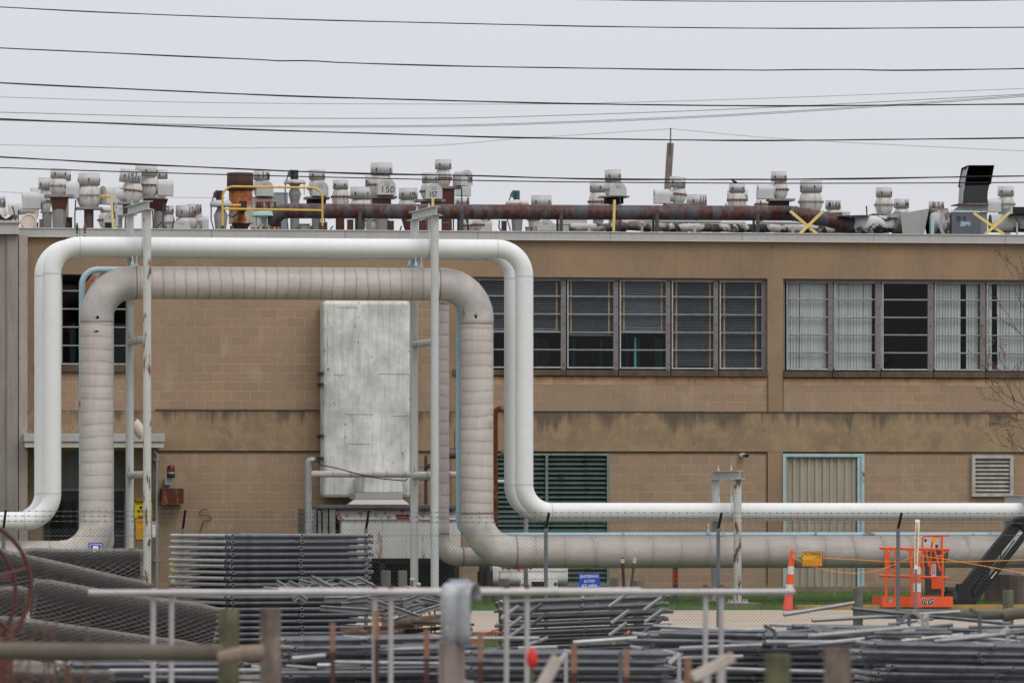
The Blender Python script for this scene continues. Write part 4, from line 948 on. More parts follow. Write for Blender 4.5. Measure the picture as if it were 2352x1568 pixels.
t = thing('marker_post', 'slim grey post with a tall yellow lettered plate beside the lift basket', 'marker', P(2105, 1397, Y)); q = MB(); q.box(X(2102, Y), X(2106.5, Y), Y, Y + .03, -.3, Z(1200, Y, 2102)); q.build('post', plain('marker_grey', (.16, .18, .18), .6), t)
q = MB(); q.add([P(2102.5, 1192, Y - .01), P(2113, 1193, Y - .01), P(2107.5, 1307, Y - .01), P(2099.5, 1306, Y - .01)], [(0, 3, 2, 1)]); q.add([P(2102.5, 1192, Y - .004), P(2113, 1193, Y - .004), P(2107.5, 1307, Y - .004), P(2099.5, 1306, Y - .004)], [(0, 1, 2, 3)]); q.build('backing_plate', m_wht, t)
q = MB(); q.add([P(2104, 1200, Y - .014), P(2109.6, 1200, Y - .014), P(2106.5, 1298, Y - .014), P(2101.5, 1298, Y - .014)], [(0, 3, 2, 1)]); q.build('yellow_strip', plain('faded_yellow_strip', (.60, .47, .12), .6), t)
q = MB(); rg = random.Random(4)
for i in range(20):
    v_ = 1204 + i * 4.6; q.box(X(2104.0 - i * .12, Y), X(2104.0 - i * .12 + rg.uniform(1.5, 3.6), Y), Y - .018, Y - .016, Z(v_ + rg.uniform(.8, 2), Y, 2104.0 - i * .12), Z(v_, Y, 2104.0 - i * .12))
q.build('worn_print', m_sblk, t)

# ---------------------------------------------------------------- roof plant
m_fan = weather('weathered_fan_paint', (.60, .59, .57), (.38, .35, .32), .8, 3.2, (.26, .15, .09), .26, 4, rough=.5, streak=.9, bump=.08)
m_cap = weather('grey_fan_cap', (.47, .47, .47), (.36, .36, .36), .4, 3, (.24, .12, .06), .04, 7, rough=.45, streak=.35, bump=.04)
m_mot = weather('grey_motor_cover', (.47, .475, .47), (.38, .38, .385), .5, 2.5, rough=.4, streak=.3, bump=.04)
m_seam = weather('rusted_seam', (.17, .10, .07), (.09, .045, .03), .8, 9, rough=.85, streak=0, bump=.3)
m_plate = weather('grimy_plate', (.27, .265, .255), (.11, .10, .09), .7, 4, (.16, .07, .03), .2, 5, rough=.7, bump=.2)
m_stk = weather('grey_stack', (.24, .235, .23), (.15, .14, .13), .6, 2.5, rough=.6, bump=.1)
m_stkb = weather('dark_brown_stack', (.085, .07, .062), (.05, .035, .028), .7, 3, (.12, .05, .03), .3, 3, rough=.7, bump=.1)
m_stkr = weather('red_brown_hopper', (.10, .035, .026), (.055, .025, .02), .7, 2.5, (.17, .07, .03), .25, 3, rough=.75, bump=.1)
m_bolt = plain('rust_bolt', (.07, .025, .012), .8)
m_ink = plain('marker_ink', (.03, .03, .03), .7); m_inkr = plain('dried_red_ink', (.13, .05, .04), .7)
G = {'0': [[(.5, 1), (.1, .8), (0, .45), (.15, .08), (.5, 0), (.9, .2), (1, .55), (.85, .9), (.5, 1)]], '1': [[(.5, 1), (.48, 0)]], '2': [[(0, .75), (.3, 1), (.8, .95), (.9, .65), (.1, .05), (1, .1)]],
     '3': [[(.1, .95), (.6, 1), (.9, .8), (.4, .55), (.95, .4), (.8, .05), (.1, .05)]], '4': [[(.15, 1), (.05, .5), (.85, .55)], [(.75, 1), (.7, 0)]], '5': [[(.9, 1), (.25, .95), (.15, .6), (.8, .55), (.9, .2), (.5, 0), (.05, .1)]],
     '6': [[(.75, 1), (.25, .7), (.05, .3), (.4, 0), (.85, .15), (.8, .45), (.3, .5), (.1, .3)]], '7': [[(0, .95), (.95, 1), (.6, .5), (.5, 0)]], '8': [[(.5, .5), (.1, .75), (.5, 1), (.9, .75), (.5, .5), (.05, .2), (.5, 0), (.95, .2), (.5, .5)]],
     '9': [[(.85, .65), (.5, .5), (.1, .7), (.3, 1), (.8, .95), (.88, .6), (.8, 0)]], '-': [[(.1, .5), (.8, .5)]], '|': [[(.5, 1), (.45, 0)]], 'X': [[(0, 0), (1, 1)], [(0, 1), (1, 0)]],
     'E': [[(.9, 1), (0, 1), (0, 0), (.9, 0)], [(0, .5), (.7, .5)]], 'F': [[(.9, 1), (0, 1), (0, 0)], [(0, .5), (.7, .5)]], '#': [[(.3, 0), (.4, 1)], [(.7, 0), (.8, 1)], [(0, .35), (1, .4)], [(0, .7), (1, .75)]], '?': [[(0, .8), (.4, 1), (.7, .7), (.6, 0)]], ',': [[(0, .5), (.1, .9), (.5, .8)]]}
def scrawl(parent, s, u0, u1, v0, v1, surf, mt, rad=.009, slope=0.0):
    n = len(s); q = MB(); pit = (u1 - u0) / n
    for i, ch in enumerate(s):
        for st_ in G.get(ch, []):
            pts = [surf(u0 + pit * (i + .1 + .7 * a), v1 - (v1 - v0) * b + slope * i) for a, b in st_]
            q.tube(densify(pts, .05), rad, 5)
    return q.build('lettering', mt, parent)
def arch(mb_, w_, h_, d0, d1, ang, c): # mailbox-shaped cover, its long axis turned by ang
    n = 14; pr = [(-w_ / 2, 0)] + [(-w_ / 2 * math.cos(math.pi * i / n), (h_ - w_ / 2) + w_ / 2 * math.sin(math.pi * i / n)) for i in range(n + 1)] + [(w_ / 2, 0)]
    m_ = Matrix.Translation(c) @ Matrix.Rotation(ang, 4, 'Z')
    k = len(pr); vs = [m_ @ Vector((p, d, z)) for d in (d0, d1) for p, z in pr]
    mb_.add(vs, [tuple(range(k)), tuple(range(2 * k - 1, k - 1, -1))]); mb_.add(vs, [(i, (i + 1) % k, k + (i + 1) % k, k + i) for i in range(k)])
    return m_
FANG = 'exhaust fans crowding the roof'
def fan(label, cu, vt, cw, ch, Y, bulb=None, motor=None, base=None, box=None, stack=None, num=None, tilt=0, bolts=2, seam=None, capm=None, hop=None):
    k = M(cu, Y); cx = X(cu, Y); zt_ = Z(vt, Y, cu)
    t = thing('exhaust_fan', label, 'exhaust fan', (cx, Y, ZR), FANG)
    r = cw / 2 * k; h = ch * k; tm = Matrix.Rotation(tilt, 3, 'Y')
    q = MB(); q.lathe([(r * .80, .02), (r, 0), (r, h), (r - .012, h), (r - .012, .03), (r * .80, .03)], (cx, Y, zt_ - h), 30, tm); q.build('stack_cap', capm or m_cap, t)
    q = MB(); q.lathe([(r * 1.004, h * .985), (r * 1.012, h), (r * 1.004, h * 1.008)], (cx, Y, zt_ - h), 30, tm); q.build('cap_rim', m_mot, t)
    if bolts:
        q = MB()
        for i in range(bolts):
            a = R(-90 + (i - (bolts - 1) / 2) * 78 + (cu * 7 % 23 - 11)); d = Vector((math.cos(a), math.sin(a), 0))
            for dz in (.40, .52):
                p_ = Vector((cx, Y, zt_ - h)) + tm @ (d * r + Vector((0, 0, h * dz))); q.tube([p_ - d * .01, p_ + d * .012], .017, 6)
            p_ = Vector((cx, Y, zt_ - h)) + tm @ (d * (r + .001) + Vector((0, 0, h * .40)))
            q2 = p_ - Vector((0, 0, h * .3)); q.tube([p_, q2], [.007, .002], 4)
        q.build('rusty_bolt', m_bolt, t)
    zb = zt_ - h; bc = cx
    if bulb:
        bu, bw, v0, v1 = bulb; bc = X(bu, Y); br = bw / 2 * k; z0, z1 = Z(v0, Y, bu), Z(v1, Y, bu); H = z0 - z1
        prof = [(br * .78, H + .05)] + [(br * (.70 + .30 * math.sin(math.pi * (i / 14) ** .93) ** .62) if 0 < i < 14 else br * .70, H * (1 - i / 14)) for i in range(15)] + [(br * .66, -.03)]
        q = MB(); q.lathe(prof, (bc, Y, z1), 30, tm); q.build('fan_bowl', m_fan, t)
        zs = Z(seam, Y, bu) - z1 if seam else H * .47
        q = MB(); q.lathe([(br * .99, zs - .018), (br * 1.045, zs - .012), (br * 1.045, zs + .012), (br * .99, zs + .018)], (bc, Y, z1), 30, tm)
        for i in range(14):
            a = 2 * math.pi * i / 14; p_ = Vector((bc, Y, z1 + zs)) + tm @ Vector((math.cos(a) * br * 1.03, math.sin(a) * br * 1.03, 0)); q.cbox(p_, (.045, .045, .05))
        q.build('seam_flange', m_seam if (cu * 3) % 2 < 1.4 else m_plate, t); zb = z1
    if motor:
        kd, u0, u1, v0, v1 = motor[:5]; uc = (u0 + u1) / 2; w_ = (u1 - u0) * k; hh = (v1 - v0) * k; zc = Z(v1, Y, uc); q = MB(); lv = MB()
        if kd == 'f':
            m_ = arch(q, w_, hh, -.72 * (cw * k) - .12, 0, motor[5] if len(motor) > 5 else 0, (X(uc, Y), Y, zc)); df = -.72 * (cw * k) - .12
            for i in range(3): lv.box(-w_ * .14, w_ * .14, df - .012, df - .001, hh * .62 + i * hh * .075, hh * .62 + i * hh * .075 + .018, m_)
            surf = lambda u, v: m_ @ Vector(((u - uc) * k, df - .006, Z(v, Y, uc) - zc))
        else:
            sg = -1 if kd == 'l' else 1; ang = motor[5] if len(motor) > 5 else 0; dep = hh * .82
            m_ = arch(q, dep, hh, -w_ / 2, w_ / 2, R(90) + ang, (X(uc, Y), Y - .02, zc))
            de = -w_ / 2 if (sg == 1) else w_ / 2 
            for i in range(3): lv.box(-dep * .16, dep * .16, de + (-.012 if de < 0 else .001), de + (-.001 if de < 0 else .012), hh * .62 + i * hh * .075, hh * .62 + i * hh * .075 + .018, m_)
            q.tube([Vector((X(uc, Y), Y, zc + hh * .55)), Vector((bc, Y, zc + hh * .55))], hh * .42, 18)
            surf = lambda u, v: m_ @ Vector((-(u - uc) * k * 0, de, 0))
        o = q.build('motor_cover', m_mot, t, bevel=.008); lv.build('louvre', m_cap, o)
    if base:
        u0, u1, v0, v1 = base; q = MB(); hw = (u1 - u0) / 2 * k; q.box(X(u0, Y), X(u1, Y), Y - hw * .8, Y + hw * .8, Z(v1, Y, u0), Z(v0, Y, u0)); q.build('curb_plate', m_plate, t, bevel=.006); zb = Z(v1, Y, u0)
    if box:
        u0, u1, v1, mt = box; q = MB(); hw = (u1 - u0) / 2 * k; z1 = Z(v1, Y, u0); q.box(X(u0, Y), X(u1, Y), Y - hw, Y + hw, z1, zb); q.build('curb_box', mt, t); zb = z1
    if hop: # tapering hopper
        u0, u1, v1, u2, u3, mt = hop; z1 = Z(v1, Y, u0); ra, rb = (u1 - u0) / 2 * k, (u3 - u2) / 2 * k; xa_, xb_ = X((u0 + u1) / 2, Y), X((u2 + u3) / 2, Y)
        q = MB(); m4 = [Vector((xa_ + sx * ra, Y + sy * ra, zb)) for sx, sy in ((-1, -1), (1, -1), (1, 1), (-1, 1))] + [Vector((xb_ + sx * rb, Y + sy * rb, z1)) for sx, sy in ((-1, -1), (1, -1), (1, 1), (-1, 1))]
        q.add(m4, [(0, 1, 2, 3), (4, 7, 6, 5), (0, 4, 5, 1), (1, 5, 6, 2), (2, 6, 7, 3), (3, 7, 4, 0)]); q.build('hopper', mt, t); zb = z1
    su0, su1, sl0, sl1, mt = stack or (cu - cw * .28, cu + cw * .28, cu - cw * .28, cu + cw * .28, m_stk)
    xa_, xb_ = X((su0 + su1) / 2, Y), X((sl0 + sl1) / 2, Y)
    q = MB(); q.tube([Vector((xa_, Y, zb)), Vector((xb_, Y, ZR))], [(su1 - su0) / 2 * k, (sl1 - sl0) / 2 * k], 22); q.build('stack', mt, t)
    if num:
        s_, u0, u1, v0, v1, mt, on = num[:7]
        if on == 'cap':
            def sf(u, v):
                dx = max(-r * .97, min(r * .97, (u - cu) * k)); zz = Z(v, Y, cu) - (zt_ - h); dy = -math.sqrt(r * r - dx * dx) - .004
                return Vector((cx, Y, zt_ - h)) + tm @ Vector((dx, dy, zz))
        else: sf = surf
        scrawl(t, s_, u0, u1, v0, v1, sf, mt, slope=num[7] if len(num) > 7 else 0)
    return t
S0 = m_stk
fan('partly cropped fan with a drooping number at the left edge of the photo', 1, 452, 25, 24, 138, (1, 31, 477, 519), num=('02', -6, 12, 456, 472, m_inkr, 'cap'))
fan('small low fan cap far left, peeping over two motor covers', 79, 432, 20, 20, 143, (79, 22, 452, 500), ('r', 18, 42, 464, 498))
fan('fan with a big rounded motor cover on its left, third from the left edge', 103, 409, 30, 27, 139.5, (104.5, 27, 436, 486, ), ('l', 51, 92, 440, 480), base=(93, 122, 486, 489), stack=(97, 119, 96, 119, S0))
fan('fan on a rust brown block and grey tapered stack near the left edge', 134.5, 388, 37.5, 21.5, 138, (134, 43, 410, 446), ('r', 150, 181, 418, 456), (102.5, 168, 447, 453.5), hop=(116, 156, 481, 121, 151, m_stkr), stack=(119, 152, 122, 150, S0), seam=427.5)
fan('narrow fan cap hiding behind the one on the rust brown block', 151, 391, 24, 24, 145, (151, 26, 415, 450))
fan('wide clean grey capped fan on a thin dark brown stack', 204.5, 399, 50.5, 27, 138, (204.5, 57, 427, 475), None, (175.5, 234, 476, 481.5), stack=(193, 215, 193, 215, m_stkb), bolts=3, seam=449.5)
fan('low squat fan with a front-facing cover between the brown stack and the yellow rail', 247, 478, 34, 10, 141, (246, 40, 488, 522), ('f', 236, 269, 489, 522))
fan('tilted fan handwritten 147 with a large slanted cover on its left', 298, 391, 50, 28, 138, (301, 48, 420, 464), ('l', 232, 280, 428, 470, R(28)), (271, 326, 464.5, 470), (283, 306, 492, m_stkb), num=('147', 289, 313, 396, 412, m_ink, 'cap', 0), tilt=R(6), stack=(286, 303, 286, 303, m_stkb), seam=438)
fan('small low fan box with louvre slots behind the yellow rail stub', 275, 472, 22, 8, 143, (275, 24, 481, 500), ('f', 265, 287, 473, 495))
fan('tall wide capped fan above a rust red hopper, left cluster', 336, 379, 50.5, 26, 138.5, (342, 42, 405, 451), ('r', 361, 397, 412, 450), (322, 369, 452, 457.5), hop=(326, 384, 484, 352, 376, m_stkr), stack=(353, 375, 353, 375, S0), bolts=3, seam=426)
fan('grey cap standing behind the tall fan with the rust red hopper', 373, 391, 24, 21, 144, (373, 26, 413, 450))
fan('low fan with a thin red number 7 right of the rust red hopper', 386.5, 473, 26, 18.5, 138.5, (387.5, 28, 493, 528), num=('7', 379, 391, 475, 488, m_inkr, 'cap'))
fan('low wide fan marked 126 with a round front cover', 427, 473, 47.5, 25, 138.5, (428, 51, 499, 528), ('f', 392, 434, 507, 531), num=('126', 431, 450, 476, 494, m_inkr, 'cap'), seam=540)
fan('low fan marked 08 behind the one marked 126', 446.5, 469.5, 34, 20, 142, (455, 24, 490, 527), ('r', 463, 478, 495, 528), num=('08', 449, 463, 471, 485, m_inkr, 'cap'))
fan('fan marked 1-48 over a pale cabinet with a front cover', 601, 392.5, 37.5, 21, 139.5, (601, 38, 414, 452), ('f', 587, 624, 416, 452), (573.5, 628, 453, 457.5), (576, 626, 524, m_mot), num=('1-48', 601, 619, 395, 410, m_ink, 'cap', 1))
fan('fan with a front cover right of the green motor vent', 728, 391, 37.5, 22, 140, (729, 41, 413, 452), ('f', 714.5, 750, 418, 451.5), (699.5, 755, 452.5, 458), (706, 746.5, 468, m_black), stack=(716, 737, 716, 737, S0))
fan('small slim fan with a rusty seam on a red brown stack', 782, 414, 35.5, 20.5, 139.5, (782.5, 40, 435, 478), stack=(771, 791, 771, 791, m_stkr), seam=452.5, bolts=2)
fan('wide plain capped fan left of the fan marked 150', 827, 430.5, 46, 27, 141, (828, 50, 458, 496), num=None, stack=(815, 838, 815, 838, m_stkb))
fan('small cap half hidden behind the fan marked 150', 848, 404, 18, 24, 143, (850, 24, 428, 470))
fan('fan marked 150 in black on its front cover, tall cap with rusty bolts', 876.3, 375.5, 50.5, 26.5, 138.5, (874.5, 53, 402, 450), ('f', 861.5, 903.5, 412, 449.5), (841.5, 909, 450.5, 456.5), (856.5, 896, 470, m_stkb), num=('150', 868, 901, 431, 444, m_ink, 'm'), stack=(862, 890, 862, 890, S0), seam=425)
fan('low fan bowl hanging under the rusty duct below the fan marked 150', 861, 480, 40, 14, 144, (863.5, 54, 494, 531), seam=507)
fan('wide fan marked 114 left of the right pipe support', 937.5, 433, 44, 24.5, 141, (936, 42, 458, 486), num=('114', 938, 951, 442, 449.5, m_inkr, 'cap'), hop=(919, 954, 527, 930, 944, m_stkr), stack=(930, 944, 930, 944, m_stkr))
fan('fan marked 157 on its front cover beside the right pipe support top', 987.5, 398, 37, 22, 139.5, (988, 44, 420, 458), ('f', 973.5, 1011, 423, 458.5), (954, 1019.5, 458.5, 464), (969, 1011, 475, m_stkb), num=('157', 981, 999, 442, 454, m_ink, 'm'))
fan('tallest fan marked 139 on its right-hand cover, above a red hopper', 1018, 367.5, 38, 21.5, 141, (1018, 36, 389.5, 427), ('f', 1038, 1068.5, 392, 427.5, R(22)), (1008, 1057, 428, 434), hop=(1011, 1042, 470, 1014, 1040, m_stkr), num=('139', 1055, 1066, 408, 421, m_ink, 'm'), stack=(1014, 1038, 1014, 1038, m_stkr))
fan('fan with a barrel cover right of and behind the tallest fan', 1062, 456, 33, 14, 144, (1062, 36, 470, 500), ('r', 1047, 1080, 418, 451))
fan('squat fan bowl below the duct between the right support and the next strut', 1076, 495, 30, 8, 143, (1076, 36, 504, 531))
fan('barrel shaped low fan below the duct just right of a dark strut', 1112, 500, 30, 6, 142, (1100, 30, 503, 529), ('r', 1100, 1129, 505, 531))
fan('open topped low fan with a slanted boxy cover right of the green domed vent', 1243.5, 450, 47.5, 26, 140, (1226, 26, 477, 528), ('f', 1236, 1277, 506, 532, R(-12)))
fan('white capped fan just left of the tilted capped one', 1373, 417.5, 37, 24, 141, (1374, 44, 442, 490), stack=(1362, 1386, 1362, 1386, S0), seam=464, bolts=3)
fan('fan with a tilted tall cap and a front cover above the yellow post', 1408.5, 390.5, 38, 25.5, 139.5, (1410, 42, 416, 452), ('f', 1395.5, 1433, 421, 451.5), (1377, 1442, 450.5, 454), (1390, 1429, 468, m_black), tilt=R(-2.5), stack=(1398, 1422, 1398, 1422, S0))
fan('tilted cap fan with a barrel cover on its left in front of the wooden pole', 1555, 407.5, 38, 24, 139.5, (1557.5, 35, 431, 465), ('l', 1502, 1537, 434.5, 468), (1526, 1582, 467, 471.5), tilt=R(6), seam=446.5)
fan('lone low cap with drooping brown streaks like 117', 1600, 448, 47, 25, 141, (1600, 46, 474, 505), num=('11?', 1603, 1622, 451, 469, m_inkr, 'cap'))
fan('fan with a perched bird above its rust-bolted cap', 1693, 422, 37, 20.5, 139.5, (1693, 42, 443, 484), seam=460, stack=(1682, 1704, 1682, 1704, S0))
fan('small fan behind the one with the bird, its edges showing either side', 1694, 438, 48, 24, 145, (1690, 52, 462, 486))
fan('slim fan with a barrel cover at its left on a dark box, right of centre', 1789, 395, 37, 22, 139.5, (1792, 35, 418, 455), ('l', 1739.5, 1775, 424, 457.5), (1763.5, 1822, 456.5, 462), (1768.5, 1809, 474, m_black), seam=436)
fan('low bowl under the barrel cover of the slim right fan', 1750, 437, 26, 20, 144, (1752, 34, 458, 480))
fan('large rust-bolted fan above the bend of the rusty duct', 1862.5, 415.5, 50.5, 26.5, 139.5, (1862.5, 54, 442, 486), seam=464, bolts=3, stack=(1848, 1877, 1848, 1877, S0))
fan('low cap with crossed out red scribble above the falling duct', 1913.5, 461, 36, 19.5, 140.5, (1914, 36, 481, 500), ('r', 1922, 1951, 484, 497), num=('#|8X', 1899, 1929, 464, 478, m_inkr, 'cap'))
fan('rusty seamed fan standing on the torn white duct lagging', 2030.5, 431.5, 37.5, 21, 139.5, (2030.5, 41, 453, 491), seam=471, stack=(2020, 2042, 2020, 2042, S0), base=(2002, 2066, 491, 494))
fan('small cap marked 16 left of the grey transition duct', 2070.5, 458, 35, 20, 141, (2071, 35, 479, 500), num=('16', 2074, 2087, 460, 474, m_inkr, 'cap'))
fan('half hidden cap marked 238 behind the grey transition duct', 2151, 463.5, 35.5, 18, 142, (2151, 38, 482, 505), num=('238', 2137, 2168, 466, 478, m_inkr, 'cap'))
fan('slim fan with a barrel cover at the far right beyond the black scoop', 2310.5, 429, 37.5, 21.5, 139.5, (2311, 38, 451, 488), ('l', 2266, 2297, 455, 488), seam=469.5, base=(2296, 2328, 488, 492))

# other roof items
def lathe_uv(name, mt, par, cu, Y, prof, n=26):
    k = M(cu, Y); q = MB(); z0_ = ZR; q.lathe([(hw * k, Z(v, Y, cu)) for hw, v in prof], (X(cu, Y), Y, 0), n); return q.build(name, mt, par)
# rusted drum
Y = 138.5; t = thing('exhaust_drum', 'tall rust-streaked drum with a dark rust collar', 'exhaust stack', (X(551, Y), Y, ZR))
m_collar = weather('dark_rust_collar', (.065, .030, .022), (.035, .018, .015), .7, 2.5, (.33, .12, .04), .3, 2.4, rough=.75, bump=.2, rstretch=(1.5, 1, .6))
m_drum = weather('green_white_rust_drum', (.33, .34, .27), (.25, .23, .17), .7, 2, (.27, .085, .025), .56, 2.2, rough=.75, bump=.2, rstretch=(1.6, 1, .45))
lathe_uv('collar', m_collar, t, 551.5, Y, [(29.5, 438), (30.5, 437.6), (30.5, 397.5), (29.5, 397.5), (29.3, 437)]); lathe_uv('drum_body', m_drum, t, 553, Y, [(0, 437), (27.5, 438), (27.8, 512), (29, 513), (29, 514), (22, 514)])
lathe_uv('funnel', m_stkr, t, 553, Y, [(22, 514), (15, 528), (15, 541)])
q = MB(); q.box(X(556, Y - .9), X(571, Y - .9), Y - .55, Y - .25, Z(487, Y, 556), Z(464, Y, 556)); q.tube([P(524, 494, Y - .4), P(533, 498.5, Y - .4), P(557, 485, Y - .4)], .018, 8); q.build('switch_box', m_collar, t, bevel=.01)
# teal ventilator
Y = 136.4; t = thing('teal_ventilator', 'pale teal bell-shaped roof ventilator with a rusted cone top', 'roof ventilator', (X(611, Y), Y, ZR))
m_tv = weather('pale_teal_paint', (.33, .47, .43), (.24, .36, .34), .5, 3, (.30, .10, .04), .24, 3, rough=.55, bump=.1, rstretch=(2.5, 2.5, .5))
m_tvr = weather('teal_with_rust_runs', (.36, .46, .41), (.27, .30, .25), .5, 3, (.19, .055, .03), .62, 4, rough=.7, bump=.1, rstretch=(4, 4, .35))
lathe_uv('cone_top', weather('rusty_cone', (.21, .065, .04), (.12, .04, .03), .7, 4, rough=.8), t, 611, Y, [(26.5, 465.3), (25, 464.5), (0, 457)])
lathe_uv('ring_drum', m_tvr, t, 611, Y, [(25, 465), (25, 484), (22, 485)]); lathe_uv('bell', m_tv, t, 611, Y, [(25, 485), (29, 487), (33, 495), (33.5, 497.5), (31, 497.5)])
lathe_uv('waist', m_tv, t, 611, Y, [(18, 497), (15, 503), (13, 508), (14.5, 514), (20, 521), (20, 522)]); lathe_uv('curb', m_tvr, t, 611, Y, [(33, 541), (34, 527), (34, 522), (20, 521)])
q = MB(); kk = M(611, Y)
for a in (200, 235, 270, 305, 340): p_ = Vector((X(611, Y) + math.cos(R(a)) * 25 * kk, Y + math.sin(R(a)) * 25 * kk, 0)); q.tube([p_ + Vector((0, 0, Z(522, Y))), p_ + Vector((0, 0, Z(497, Y)))], .018, 6)
q.build('stay', m_tv, t)
# upblast vents
def upblast(label, cu, dome, body, motor, mm, Y):
    t = thing('upblast_vent', label, 'roof vent', (X(cu, Y), Y, ZR)); lathe_uv('dome', dome[1], t, cu, Y, dome[0]); lathe_uv('throat', m_stk, t, cu, Y, body)
    u0, u1, v0, v1 = motor; k = M(cu, Y); q = MB(); q.tube([P((u0 + u1) / 2, v1, Y), P((u0 + u1) / 2, v0, Y)], (u1 - u0) / 2 * k, 14); o = q.build('motor', mm, t)
    q = MB(); q.box(X(u0 - 3, Y), X(u0 + 2, Y), Y - .12, Y + .12, Z(v0 + (v1 - v0) * .7, Y, u0 - 3), Z(v0 + (v1 - v0) * .2, Y, u0 - 3)); q.build('terminal_box', mm, o)
    q = MB(); pts = [(u0 + 2, v0 - 1), (u0 - 4, v0 + 4), (cu - 22, v1 + 15), (cu - 22, v1 + 45), (cu - 15, 530)]; q.tube(fillet([P(a, b, Y - .1) for a, b in pts], .1, 5), .016, 6); q.build('conduit', plain('blue_grey_conduit', (.10, .11, .17), .6), t)
    q = MB()
    for s_ in (-1, 1): q.tube([P(cu + s_ * dome[0][1][0] * .85, dome[0][1][1], Y - .1), P(cu + s_ * dome[0][1][0] * .85, dome[0][1][1] + 26, Y - .1)], .009, 5)
    q.build('stay', m_plate, t)
upblast('mushroom vent with a rusty motor box left of the yellow guardrail', 507, ([(0, 474), (25, 475), (25.5, 470), (24, 463), (20, 460.6), (8, 460.4), (0, 460.4)], m_mot), [(11, 474), (8, 478), (15, 492), (16, 494), (13, 524), (13, 541)], (496, 514, 438, 460.5), m_collar, 138)
upblast('hourglass vent with a dark green motor on its cone cap', 677, ([(14, 423), (25.5, 422), (25.5, 420), (22, 413.5), (10, 413), (0, 413)], weather('rusty_cream_cone', (.52, .44, .40), (.36, .28, .24), .6, 4, (.24, .10, .06), .4, 4, rough=.6)), [(13.5, 423), (9, 430), (14.5, 445), (14.5, 447), (10.5, 462), (10.5, 541)], (667, 685.5, 391, 413), plain('dark_green_motor', (.018, .045, .045), .45), 139)
upblast('round domed vent with a teal green motor rising over the rusty duct', 1187.5, ([(0, 472), (26.5, 470.5), (27, 467), (24, 461), (18, 459.6), (0, 459)], weather('rust_rimmed_dome', (.56, .50, .47), (.42, .36, .33), .5, 4, (.26, .11, .05), .3, 5, rough=.5)), [(15, 471), (14, 500), (13, 506), (11, 533), (11, 541)], (1179, 1194, 438, 460), plain('teal_green_motor', (.035, .10, .10), .45), 139.5)
# cabinets
def cab(name, label, u0, u1, v0, Y, d, mt, cat='cabinet'):
    t = thing(name, label, cat, (X((u0 + u1) / 2, Y), Y, ZR)); q = MB(); q.box(X(u0, Y), X(u1, Y), Y, Y + d, ZR, Z(v0, Y, u0)); q.build('housing', mt, t, bevel=.01)
    q = MB(); q.box(X(u0 - .6, Y), X(u1 + .6, Y), Y - .02, Y + d + .02, Z(v0, Y, u0 - .6), Z(v0 - 1, Y, u0 - .6)); q.build('lid', m_mot, t); return t
m_bgrey = weather('blue_grey_cabinet', (.27, .30, .33), (.21, .22, .24), .5, 2, rough=.5, bump=.05)
cab('roof_cabinet', 'blue grey steel cabinet left of the green motor vent', 631, 661.5, 443, 141, .8, m_bgrey)
cab('roof_cabinet', 'low pale box between two dark struts right of centre', 1276, 1310, 515, 142, .8, m_mot)
cab('roof_cabinet', 'wide low pale box behind the dark lower duct', 1300, 1349, 503, 143.5, .8, m_mot)
# gooseneck vent
Y = 137; q = MB(); q.tube(fillet([P(66, 530, Y + .25), P(66, 510, Y + .25), P(66, 508, Y - .35)], .05, 5), [.17] * 7 + [.17], 20); 
q = MB(); q.tube([P(66, 534, Y), P(66, 516, Y), P(66, 510, Y - .1), P(66, 507.5, Y - .28)], [.14, .15, .165, .17], 20); q.cbox(P(66, 508.5, Y - .30), (.36, .05, .30)); q.lathe([(.165, -.04), (.175, 0), (.15, .01), (.12, -.05)], P(66, 508.5, Y - .34), 24, Matrix.Rotation(R(90), 3, 'X'))
tag(q.build('gooseneck_vent', m_cream, bevel=.01), 'cream plastic hooded vent at the left end of the roof edge', 'vent')
# long rusty duct
m_rduct = weather('rust_scabbed_grey_duct', (.075, .078, .088), (.045, .045, .05), .6, 1.6, (.090, .033, .026), .60, 2.6, rough=.55, kind='pos', bump=.2, streak=.5, rstretch=(1.5, 1, .8))
Y = 136.2; k = M(1176, Y); t = thing('rusty_duct', 'long rust-scabbed grey round duct running above the roof edge', 'duct', (X(1200, Y), Y, ZR))
pts = [P(628, 533, Y + .3), P(629, 505, Y + .1), P(640, 487, Y), P(662, 484.5, Y), P(1176, 487, Y), P(1815, 490, Y), P(1850, 492.5, Y), P(1900, 502, Y), P(1945, 516, Y)]
q = MB(); path = [pts[0]] + fillet(pts[1:4] , .25, 6) + pts[4:6] + fillet([pts[5], P(1822, 490, Y), P(1900, 504, Y), P(1948, 517.5, Y)], .9, 6)[1:]
q.tube(densify(path, .7), 17.2 * k, 32); q.build('duct_body', m_rduct, t)
q = MB()
m_dband = plain('dark_slate_band', (.075, .078, .088), .55)
for u_ in (755.5, 829, 900, 1058, 1096, 1232, 1259, 1290, 1383, 1509, 1600, 1739): q = MB(); q.tube([P(u_ - .9, 484.8 + (u_ - 662) * .0047, Y), P(u_ + .9, 484.8 + (u_ - 662) * .0047, Y)], 17.2 * k + .006, 32); q.build('duct_band', m_dband, t)
for (u_, v_) in ((1825, 490.6), (1856, 495), (1886, 501), (1930, 512.3)): q = MB(); d = Vector((1, 0, -.26)).normalized(); c = P(u_, v_, Y); q.tube([c - d * .012, c + d * .012], 17.2 * k + .012, 32); q.build('duct_band', m_dband, t)
q = MB(); q.tube([P(1943, 516, Y), P(1958, 520, Y)], 17.2 * k + .02, 24); q.build('end_collar', plain('soot_collar', (.04, .042, .048), .7), t)
m_strut = plain('dark_strut_paint', (.06, .062, .066), .6)
